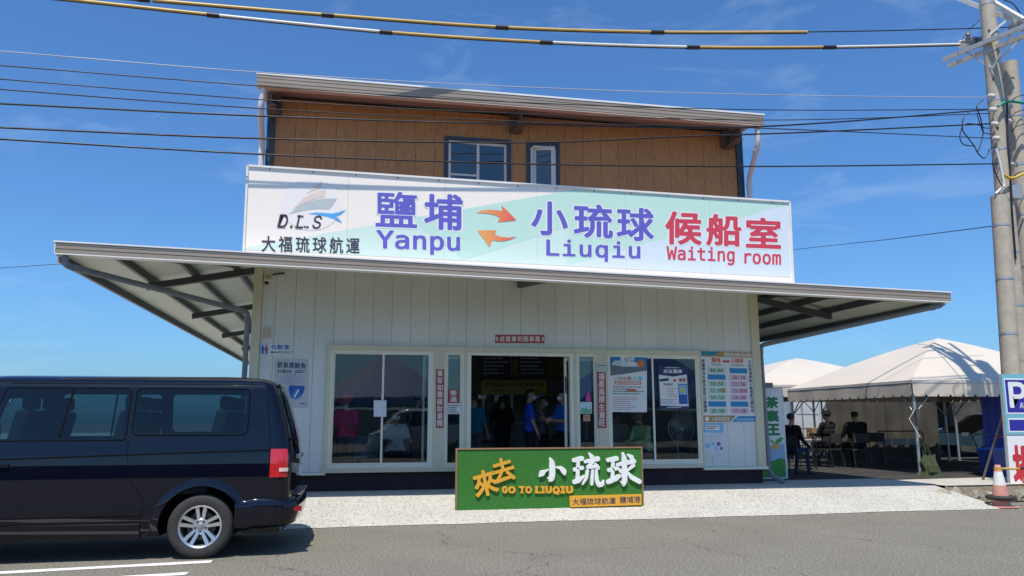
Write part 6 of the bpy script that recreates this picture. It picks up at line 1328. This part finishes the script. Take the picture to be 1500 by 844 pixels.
for x in (0.02, 0.56): MB().lathe([(0.05, -0.02), (0.05, 0.02)], (p0.x+x, 1.12, GZ+0.045), 14, 'Y').build('castor', RUB, o)
BAGM = mat('olive_canvas', (0.055, 0.075, 0.030), 0.85, var=0.25, vscale=9, bump=0.4, bscale=30)
bx_ = P(1363, 700, Y=0.95); zb = GZ-0.005
o = empty('canvas_bag', (bx_.x, 0.95, zb), 'olive green canvas bag standing against the tent post on a rope', 'bag')
bm = bmesh.new(); bmesh.ops.create_cube(bm, size=1); bmesh.ops.subdivide_edges(bm, edges=bm.edges, cuts=6, use_grid_fill=True)
for v in bm.verts:
    x, y, z = v.co; t = z+0.5; wd = 0.40-0.12*t; dp = 0.20*(1-0.75*t); v.co = Vector((bx_.x+x*wd*(1+0.06*math.sin(9*z))+0.02*math.sin(7*t), 0.95+y*dp+0.012*math.sin(12*x+8*z), zb+t*0.44+0.02*math.sin(14*x)*t))
q = MB(); q.bm(bm); q.build('bag_body', BAGM, o, 60)
for s in (-1, 1): MB().tube([(bx_.x-0.10, 0.95+s*0.03, zb+0.36), (bx_.x-0.10, 0.95+s*0.03, zb+0.62), (bx_.x-0.16, 0.95, zb+0.80), (bx_.x-0.06, 0.95+s*0.03, zb+0.68), (bx_.x+0.07, 0.95+s*0.03, zb+0.36)], 0.013, 6).build('strap', BAGM, o, 50)
MB().bbox(bx_.x-0.12, bx_.x+0.10, 0.835, 0.86, zb+0.08, zb+0.24, 0.01).build('pocket', BAGM, o)
tag(MB().tube([(bx_.x-0.16, 0.95, zb+0.80), (bx_.x-0.19, 1.2, zb+1.2), (12.29, 1.55, zb+1.45)], 0.008, 6).build('rope', mat('rope_pale', (0.45, 0.44, 0.40), 0.8)), 'pale rope tying the olive bag to the tent post', 'rope')
tag(MB().bbox(12.22, 12.32, 1.46, 1.53, zb+1.05, zb+1.42, 0.01).build('post_pouch', TARP), 'small grey pouch strapped to the near tent post', 'pouch')
# ---- edge of the raised yard: loose stones
STONE = mat('kerb_stone', (0.30, 0.27, 0.21), 0.9, var=0.3, vscale=8, bump=0.6, bscale=20); SOIL = mat('soil', (0.16, 0.13, 0.09), 0.95, var=0.3, vscale=9, bump=0.6)
kb = MB(); kb.add([(10.3, -1.55, 0.02), (60, -1.55, 0.02), (60, -1.14, GZ-0.016), (10.55, -1.20, GZ-0.016)], [(0, 1, 2, 3)]); K = tag(kb.build('kerb', SOIL), kind='structure')
rr = random.Random(5)
for i in range(16):
    x = 10.35+0.33*i+rr.uniform(-.06, .06); bm = bmesh.new(); bmesh.ops.create_icosphere(bm, subdivisions=2, radius=1); sx, sy, sz = rr.uniform(.12, .2), rr.uniform(.09, .14), rr.uniform(.07, .12)
    for v in bm.verts: k = 1+0.18*math.sin(v.co.x*5+i)+0.15*math.sin(v.co.y*6+2*i)+0.1*math.sin(v.co.z*9); v.co = Vector((x+v.co.x*sx*k, -1.36+rr.uniform(0, .0)+0.05*math.sin(i*2.1)+v.co.y*sy*k, 0.11+0.03*math.sin(i*1.3)+v.co.z*sz*k))
    q = MB(); q.bm(bm); q.build('stone', STONE, K, 35)
WEED = mat('weed_green', (0.05, 0.11, 0.02), 0.8, var=0.4, vscale=30)
q = MB()
for i in range(240):
    x = 10.2+rr.random()**2*3.5; y = -1.62+rr.uniform(-.06, .16); h_ = rr.uniform(.03, .11); a = rr.random()*6.28; w_ = rr.uniform(.006, .014); lx, ly = rr.uniform(-.05, .05), rr.uniform(-.05, .05)
    q.add([(x-w_*math.cos(a), y-w_*math.sin(a), 0.01), (x+w_*math.cos(a), y+w_*math.sin(a), 0.01), (x+lx, y+ly, h_)], [(0, 1, 2)])
tag(q.build('weeds', WEED, fix=False), 'sparse green weeds along the stone kerb', 'weeds', kind='stuff')
# ---- parking sign, prop, cone
PSY = -1.0; CYANB = mat('sign_cyan_field', (0.18, 0.46, 0.56), 0.4, var=0.05); ULTRA = mat('sign_ultramarine', (0.028, 0.025, 0.30), 0.4)
tl_, bl_ = P(1466, 548, Y=PSY), P(1482, 733, Y=PSY); ml_ = P(1474.5, 637, Y=PSY)
o = empty('parking_sign', ((tl_.x+bl_.x)/2+0.45, PSY, GZ), 'blue and white parking signboard cut by the right edge, red character below', 'sign')
W_ = 0.95
uq = [tl_, tl_+Vector((W_, 0, 0)), ml_, ml_+Vector((W_, 0, 0))]; lq = [ml_-Vector((0, 0, 0.02)), ml_+Vector((W_, 0, -0.02)), bl_, bl_+Vector((W_, 0, 0))]
MB().prism([bl_+Vector((0, 0.01, 0)), bl_+Vector((W_, 0.01, 0)), tl_+Vector((W_, 0.01, 0)), tl_+Vector((0, 0.01, 0))], (0, 0.05, 0)).build('sign_case', mat('sign_case_grey', (0.45, 0.46, 0.46), 0.4), o)
plate('upper_panel', uq, CYANB, o, 0.004, 0.001); plate('lower_panel', lq, WHITE, o, 0.004, 0.001)
plate('white_border', sub(uq, 0.05, 0.95, 0.07, 0.66), WHITE, o, 0.002, 0.006); plate('blue_square', sub(uq, 0.07, 0.93, 0.095, 0.635), ULTRA, o, 0.002, 0.0085)
letters('lettering', 'P', sub(uq, 0.13, 0.55, 0.13, 0.56), WHITE, o, 0.05, font='inter', lift=0.0125); letters('lettering', 'ARKING', sub(uq, 0.36, 0.90, 0.47, 0.57), WHITE, o, 0.03, font='inter', lift=0.0125)
plate('white_border', sub(uq, 0.06, 0.94, 0.73, 0.96), WHITE, o, 0.002, 0.006); plate('blue_bar', sub(uq, 0.08, 0.92, 0.755, 0.935), ULTRA, o, 0.002, 0.0085)
letters('lettering', '場', sub(lq, 0.08, 0.62, 0.14, 0.86), NRED, o, 0.035, lift=0.007)
for x in (tl_.x+0.2, tl_.x+0.8): MB().bar((x, PSY+0.09, GZ-0.02), (x, PSY+0.09, tl_.z), 0.05, 0.05).build('post', GALV, o)
p0, p1 = P(1440, 707, Y=-0.15), P(1478, 588, Y=-0.85)
o = tag(MB().tube([(p0.x, p0.y, GZ-0.01), (p1.x, -0.80, p1.z)], 0.024, 10).build('prop_tube', mat('rusty_tube', (0.20, 0.17, 0.15), 0.6, 0.4, var=0.3, vscale=12), None, 50), 'slanting steel tube propping the parking sign', 'tube')
pm = p0.lerp(p1, 0.55); tag(MB().tube([(pm.x-.03, pm.y, pm.z), (pm.x+.02, pm.y-.03, pm.z+.02), (pm.x+.12, pm.y-.1, pm.z+.05), (pm.x+.16, pm.y-.2, pm.z+.12)], 0.008, 6).build('red_string', NRED), 'red plastic string knotted round the slanting tube', 'string')
cn = P(1467.5, 743, Z=0.01); cn = Vector((cn.x, cn.y, 0.012))
o = empty('traffic_cone', cn, 'faded pink and white traffic cone with a black tyre ring, by the kerb', 'cone')
CON = mat('cone_faded_red', (0.62, 0.26, 0.20), 0.6, var=0.12, vscale=6, dirt=0.3, dirt_rgb=(0.5, 0.36, 0.30)); CONW = mat('cone_white_band', (0.72, 0.70, 0.67), 0.6, var=0.06)
MB().bbox(cn.x-0.19, cn.x+0.19, cn.y-0.19, cn.y+0.19, 0.008, 0.035, 0.01).build('base', CON, o); MB().lathe([(0.145, 0.02), (0.098, 0.36)], cn, 28, cap=False).build('lower_cone', CON, o, 50); MB().lathe([(0.098, 0.36), (0.062, 0.58)], cn, 28, cap=False).build('white_band', CONW, o, 50); MB().lathe([(0.062, 0.58), (0.046, 0.68), (0.040, 0.69)], cn, 28).build('tip', CON, o, 50)
q = MB(); n, k = 32, 10; vs = [cn+Vector(((0.185+0.045*math.cos(2*math.pi*j/k))*math.cos(2*math.pi*i/n), (0.185+0.045*math.cos(2*math.pi*j/k))*math.sin(2*math.pi*i/n), 0.155+0.04*math.sin(2*math.pi*j/k))) for i in range(n) for j in range(k)]
q.add(vs, [(i*k+j, ((i+1) % n)*k+j, ((i+1) % n)*k+(j+1) % k, i*k+(j+1) % k) for i in range(n) for j in range(k)]); tag(q.build('tyre_ring', RUB, None, 50), 'black rubber ring pushed down over the traffic cone', 'tyre ring')
o = empty('barrier_bar', (cn.x, cn.y, 0.66), 'yellow and black bar running right from the top of the traffic cone', 'bar')
MB().lathe([(0.058, -0.02), (0.062, 0.02)], (cn.x, cn.y, 0.64), 16, cap=False).build('ring', mat('bar_yellow', (0.60, 0.38, 0.04), 0.5), o)
for i in range(5): MB().tube([(cn.x+0.06+0.35*i, cn.y-0.02, 0.64), (cn.x+0.06+0.35*(i+1), cn.y-0.02, 0.635)], 0.017, 8).build('band', MATS['bar_yellow'] if i % 2 == 0 else BLACK, o)

# ================================================================== utility poles and wires
POLEC = mat('pole_concrete', (0.44, 0.385, 0.305), 0.85, var=0.16, vscale=6, bump=0.35, bscale=30, dirt=0.3, dirt_rgb=(0.30, 0.27, 0.23)); INSUL = mat('porcelain', (0.62, 0.60, 0.56), 0.2, var=0.05); INSG = mat('porcelain_grey', (0.16, 0.15, 0.15), 0.25); ARM = mat('crossarm_paint', (0.60, 0.60, 0.56), 0.5, var=0.1, dirt=0.2)
PY = -0.60
def upole(top, bot, r0, r1, label, holes=True):
    top, bot = Vector(top), Vector(bot); o = empty('utility_pole', (bot.x, bot.y, GZ-0.02), label, 'pole', 'utility poles at the roadside'); bot = Vector((bot.x, bot.y, GZ-0.05))
    N = 14; MB().tube([bot.lerp(top, i/N) for i in range(N+1)], [r0+(r1-r0)*i/N for i in range(N+1)], 24).build('shaft', POLEC, o, 50)
    d = (top-bot).normalized(); L = (top-bot).length
    for i in range(int(L/1.1)):
        t = 0.12+i*1.1/L
        if t > 0.97: break
        p = bot.lerp(top, t); r = r0+(r1-r0)*t; MB().tube([p-d*0.02, p+d*0.02], r+0.006, 20, cap=False).build('steel_band', GALV, o, 50)
        if holes:
            for s in (-1, 1): a = R_(-90+s*48); MB().tube([p+d*0.45+Vector((math.cos(a)*r*0.9, math.sin(a)*r*0.9, 0)), p+d*0.45+Vector((math.cos(a)*(r+.012), math.sin(a)*(r+.012), 0))], 0.022, 8).build('step_socket', BLACK, o)
    return o
tA, bA = P(1443, -30, Y=PY), P(1497, 600, Y=PY); UA = upole(tA, bA, 0.195, 0.145, 'tall concrete utility pole carrying the cross-arms')
tB, bB = P(1479, 92, Y=PY+0.25), P(1517, 560, Y=PY+0.25); UB = upole(tB, bB, 0.19, 0.150, 'second concrete pole just behind the tall one', False)
tC, bC = P(1463.5, 288, Y=PY-0.22), P(1491, 700, Y=PY-0.22); UC = upole(tC, bC, 0.175, 0.155, 'shorter concrete stub pole in front of the tall one', False)
def arm(p, q_, parent, wd=0.09): return MB().bar(p, q_, wd, wd).build('crossarm', ARM, parent)
def frac(a, c, t): return a+(c-a)*t
la0, la1 = P(1383, 87, Y=0.75), P(1512, 34, Y=-1.9); lb0, lb1 = la0+Vector((0.16, 0.05, -0.12)), la1+Vector((0.16, 0.05, -0.12))
la0, la1 = Vector(la0), Vector(la1); arm(la0, la1, UA); arm(lb0, lb1, UA)
ua0, ua1 = P(1404, -2, Y=0.3), P(1492, 32, Y=-1.0); arm(ua0, ua1, UA); ub0, ub1 = P(1436, -8, Y=-0.2), P(1500, 30, Y=-1.35); arm(P(1432, -10, Y=0.2), ub1, UA)
axA = lambda py: P(1443+(py+30)*54/630, py, Y=PY-0.15)
for a_, c_ in ((frac(la0, la1, 0.26), axA(101)), (frac(la0, la1, 0.80), axA(100)), (frac(ua0, ua1, 0.5), axA(56)), (frac(lb0, lb1, 0.86), axA(98)), (frac(ua0, ua1, 0.85), axA(50))): MB().bar(a_, c_, 0.012, 0.045).build('arm_brace', ARM, UA)
def insul(p, ax='Z', m_=INSUL, r=0.07, parent=UA, name='insulator'):
    p = Vector(p); return MB().lathe([(r*0.4, -0.09), (r*0.9, -0.07), (r, -0.035), (r*0.5, -0.02), (r*0.55, 0.0), (r*1.1, 0.02), (r*0.9, 0.055), (r*0.35, 0.08)], p, 16, ax).build(name, m_, parent, 40)
insul(P(1411, 64, Y=0.25), 'Z', INSUL, 0.11); insul(P(1427, 61, Y=0.0), 'X', INSG, 0.10); insul(P(1436, 61, Y=-0.05), 'X', INSG, 0.10); insul(P(1486, 40, Y=-1.2), 'X', INSG, 0.11); insul(P(1497, 37, Y=-1.3), 'X', INSG, 0.11); insul(P(1418, 53, Y=0.1), 'Z', INSG, 0.05)
MB().tube([P(1418, 62, Y=0.2), P(1450, 61, Y=-0.4)], 0.015, 6).build('insulator_rod', GALV, UA)
for py, px in ((141, 1453), (161, 1455), (182, 1458), (203, 1460)): insul(P(px, py, Y=PY-0.22), 'X', INSUL, 0.055)
for py, px in ((156, 1478), (178, 1480), (241, 1487)): insul(P(px, py, Y=PY+0.02), 'X', INSUL, 0.055, UB)
CBL = mat('black_cable', (0.010, 0.010, 0.013), 0.5, var=0); CWH = mat('pale_cable', (0.42, 0.45, 0.50), 0.4, var=0); YEL = mat('yellow_cable_guard', (0.62, 0.40, 0.10), 0.45, var=0.12, vscale=3); WHG = mat('white_cable_guard', (0.72, 0.70, 0.62), 0.45, var=0.05)
KW = 0.07
def PW(px, py, off=0.0):        # points on the vertical plane the span hangs in
    d = CF+CR*((px-750)/FPX)-CU*((py-422)/FPX); c0 = PY-KW*13.1+off; t = (c0-CAM_POS.y+KW*CAM_POS.x)/(d.y-KW*d.x); return CAM_POS+d*t
def catmull(pts, n=10):
    o_ = []; p = [pts[0]]+pts+[pts[-1]]
    for i in range(1, len(p)-2):
        for k in range(n):
            t = k/n; a, b2, c, d = p[i-1], p[i], p[i+1], p[i+2]
            o_.append(tuple(0.5*((2*b2[j])+(-a[j]+c[j])*t+(2*a[j]-5*b2[j]+4*c[j]-d[j])*t*t+(-a[j]+3*b2[j]-3*c[j]+d[j])*t**3) for j in range(2)))
    o_.append(tuple(pts[-1])); return o_
def wire(pts, r, m_, label, off=0.0, group='overhead wires', out=None):
    def at(x, y):
        if out is None: return PW(x, y, off)
        t = min(1, max(0, (x-1090)/370)); return P(x, y, Y=out+(PY-0.1-out)*t*t*(3-2*t))      # hangs further out over the pavement, swings in to the pole
    path = [at(x, y) for x, y in catmull(pts)]; path.insert(0, path[0]+(path[0]-path[3]).normalized()*22)
    return tag(MB().tube(path, r, 6).build('overhead_wire', m_, None, 60), label, 'wire', group)
wire([(-120, 66), (0, 75), (378, 106), (750, 127), (1120, 139), (1453, 143)], 0.008, CWH, 'pale thin wire, topmost of the bare wires left of the roof', -0.05)
wire([(-120, 88), (0, 96), (380, 126), (760, 150), (1117, 161), (1455, 160)], 0.009, CBL, 'thin black wire, second from the top left of the roof', 0.0)
wire([(-120, 107), (0, 116), (380, 146), (700, 164), (1117, 176), (1457, 166)], 0.009, CBL, 'thin black wire, third from the top left of the roof', 0.05)
wire([(-120, 121), (0, 131), (380, 159), (760, 178), (1117, 188), (1458, 203)], 0.009, CBL, 'thin black wire, fourth from the top left of the roof', out=-2.42)
wire([(-120, 146), (0, 152), (380, 170), (760, 182), (1100, 186), (1457, 160)], 0.014, CBL, 'thick black wire, third from the bottom left of the roof', out=-2.40)
wire([(-120, 181), (0, 187), (380, 203), (760, 209), (1000, 200), (1180, 194), (1458, 181)], 0.015, CBL, 'thick black wire crossing the tops of the upper windows', 0.05)
wire([(-120, 197), (0, 204), (380, 226), (760, 240), (1100, 244), (1466, 240)], 0.014, CBL, 'black wire, lowest in front of the upper storey', -0.1)
def guarded(pts, cuts, cols, label, off, tail=None):
    """cable wrapped in split guard tubes with dark joints"""
    o = empty('guarded_cable', PW(*pts[-1], off), label, 'cable', 'guarded cables'); path = catmull(pts, 12); segs = []; xs_ = [-1e9]+cuts+[1e9]
    for i, (x0, x1) in enumerate(zip(xs_, xs_[1:])):
        sg = [p for p in path if x0 <= p[0] <= x1]
        if len(sg) > 1:
            far = [PW(*sg[0], off)+(PW(*sg[0], off)-PW(*sg[1], off)).normalized()*22] if i == 0 else []
            MB().tube(far+[PW(x, y, off) for x, y in sg], 0.029, 10).build('guard_tube', cols[i % len(cols)], o, 50); MB().tube([PW(x, y+2.0, off) for x, y in sg], 0.014, 6).build('carrier_wire', CBL, o, 50)
    for x in cuts:
        k = min(range(len(path)), key=lambda i: abs(path[i][0]-x)); a, c = path[max(k-1, 0)], path[min(k+1, len(path)-1)]; y = path[k][1]; sl = (c[1]-a[1])/max(1e-6, c[0]-a[0])
        MB().tube([PW(x-9, y-9*sl+0.6, off-0.01), PW(x+9, y+9*sl+0.6, off-0.01)], 0.044, 10).build('joint_sleeve', CBL, o, 50)
    if tail: MB().tube([PW(x, y, off) for x, y in catmull(tail)], 0.012, 6).build('bare_tail', CBL, o, 60)
guarded([(60, -14), (205, -1), (480, 22), (735, 40), (963, 47), (1182, 47)], [210, 480, 735, 963], [WHG, YEL, YEL, YEL, YEL], 'upper yellow-sleeved cable crossing the top of the sky', 0.25, [(1178, 47), (1300, 45), (1486, 40)])
guarded([(-60, -16), (95, -1), (312, 22), (565, 47), (800, 62), (1015, 69), (1215, 69), (1406, 65)], [312, 565, 800, 1015, 1215], [YEL, WHG, YEL, WHG, YEL, WHG], 'lower yellow and white sleeved cable running to the cross-arm', 0.75)
tag(MB().tube([P(1457, 331, Y=PY-0.1), P(1300, 351, Y=6), P(1160, 366, Y=14), P(640, 381, Y=16), P(85, 387, Y=16), P(-60, 397, Y=16)], 0.011, 6).build('overhead_wire', CBL, None, 60), 'lone black wire dipping behind the building to the right of the sign', 'wire')
# drop loops, coloured sleeves and the service box on the poles
def loop(pts, r, m_, Y, parent, name='cable_loop'): return MB().tube([P(x, y, Y=Y) for x, y in catmull(pts, 8)], r, 6).build(name, m_, parent, 60)
loop([(1441, 146), (1431, 156), (1436, 172), (1440, 196), (1433, 222)], 0.012, CBL, PY-0.3, UA); loop([(1424, 161), (1412, 172), (1410, 190), (1418, 202), (1427, 214), (1433, 225), (1441, 232), (1447, 226), (1450, 218), (1458, 216)], 0.012, CBL, PY-0.32, UA)
loop([(1438, 184), (1414, 182), (1406, 200), (1412, 212), (1428, 214)], 0.011, CBL, PY-0.28, UA); loop([(1431, 166), (1437, 184), (1447, 188), (1452, 184)], 0.010, CBL, PY-0.34, UA); loop([(1436, 182), (1441, 194), (1454, 197)], 0.010, CBL, PY-0.3, UA)
loop([(1458, 226), (1454, 240), (1462, 262), (1469, 274)], 0.012, CBL, PY-0.3, UA); loop([(1409, 62), (1415, 48), (1430, 34), (1440, 24)], 0.010, CBL, 0.1, UA); loop([(1470, 0), (1484, 6), (1495, 20)], 0.012, CBL, -1.0, UA)
MB().tube([P(1459, 218, Y=PY-0.24), P(1465, 240, Y=PY-0.24), P(1470, 266, Y=PY-0.24), P(1471, 272, Y=PY-0.24), P(1458, 284, Y=PY-0.30)], 0.026, 10).build('conduit', WHITEP, UA, 50)
loop([(1475, 150), (1476, 200), (1480, 250), (1482, 300), (1488, 380)], 0.018, CBL, PY-0.2, UB, 'riser_cable'); loop([(1462, 156), (1472, 150), (1485, 149), (1506, 152)], 0.03, mat('green_sleeve', (0.01, 0.28, 0.20), 0.5), PY-0.25, UB, 'green_sleeve'); loop([(1470, 256), (1480, 261), (1492, 258), (1506, 250)], 0.028, mat('yellow_sleeve', (0.60, 0.40, 0.03), 0.5), PY-0.25, UB, 'yellow_sleeve')
c = P(1486, 282, Y=PY-0.12); MB().bbox(c.x-0.14, c.x+0.10, c.y-0.10, c.y+0.05, c.z-0.16, c.z+0.16, 0.015).build('service_box', mat('service_box_grey', (0.42, 0.43, 0.44), 0.4, 0.4), UB)
for y in (150, 172, 193, 262): loop([(1476+y*0.03, y), (1490, y-8), (1512, y-14)], 0.010, CBL, PY-0.1, UB, 'service_wire')
# ================================================================== across the road (seen only as reflections)
tent(-1.6, 4.6, -27, -21.5, 2.5, (1.5, -24.2, 4.7), 'blue peaked tent across the road, mirrored in the left window', BFAB, 0.0, group='tents across the road', bulge=0)
tent(10.5, 18.5, -28, -21, 2.5, (14.5, -24.5, 5.6), 'blue peaked tent added across the road to block sky reflection in the right window', BFAB, 0.0, group='tents across the road', bulge=0)  # made-up tent, sized to screen the sky out of the right window's reflection
HEDGE = mat('far_wall_grey', (0.16, 0.155, 0.15), 0.8, var=0.3, vscale=0.5)
w_ = MB().box(-40, 40, -40, -39.6, 0, 2.2); tag(w_.build('boundary_wall', HEDGE), 'long grey boundary wall across the road behind the tents', 'wall')

SILVP = mat('silver_van_paint', (0.52, 0.53, 0.54), 0.3, 0.2, var=0.0, coat=1.0)
for k, (x, y, lab) in enumerate(((4.5, -19.6, 'silver van parked across the road, mirrored in the left window'),)):
    c = copy_tree(VAN); c['label'] = lab; c.location = (x, y, 0)
    def recolour(o_):
        for ch in [i for i in bpy.data.objects if i.parent == o_]:
            for sl_ in getattr(ch, 'material_slots', []):
                if sl_.material == VPAINT: sl_.link = 'OBJECT'; sl_.material = SILVP
            recolour(ch)
    recolour(c)
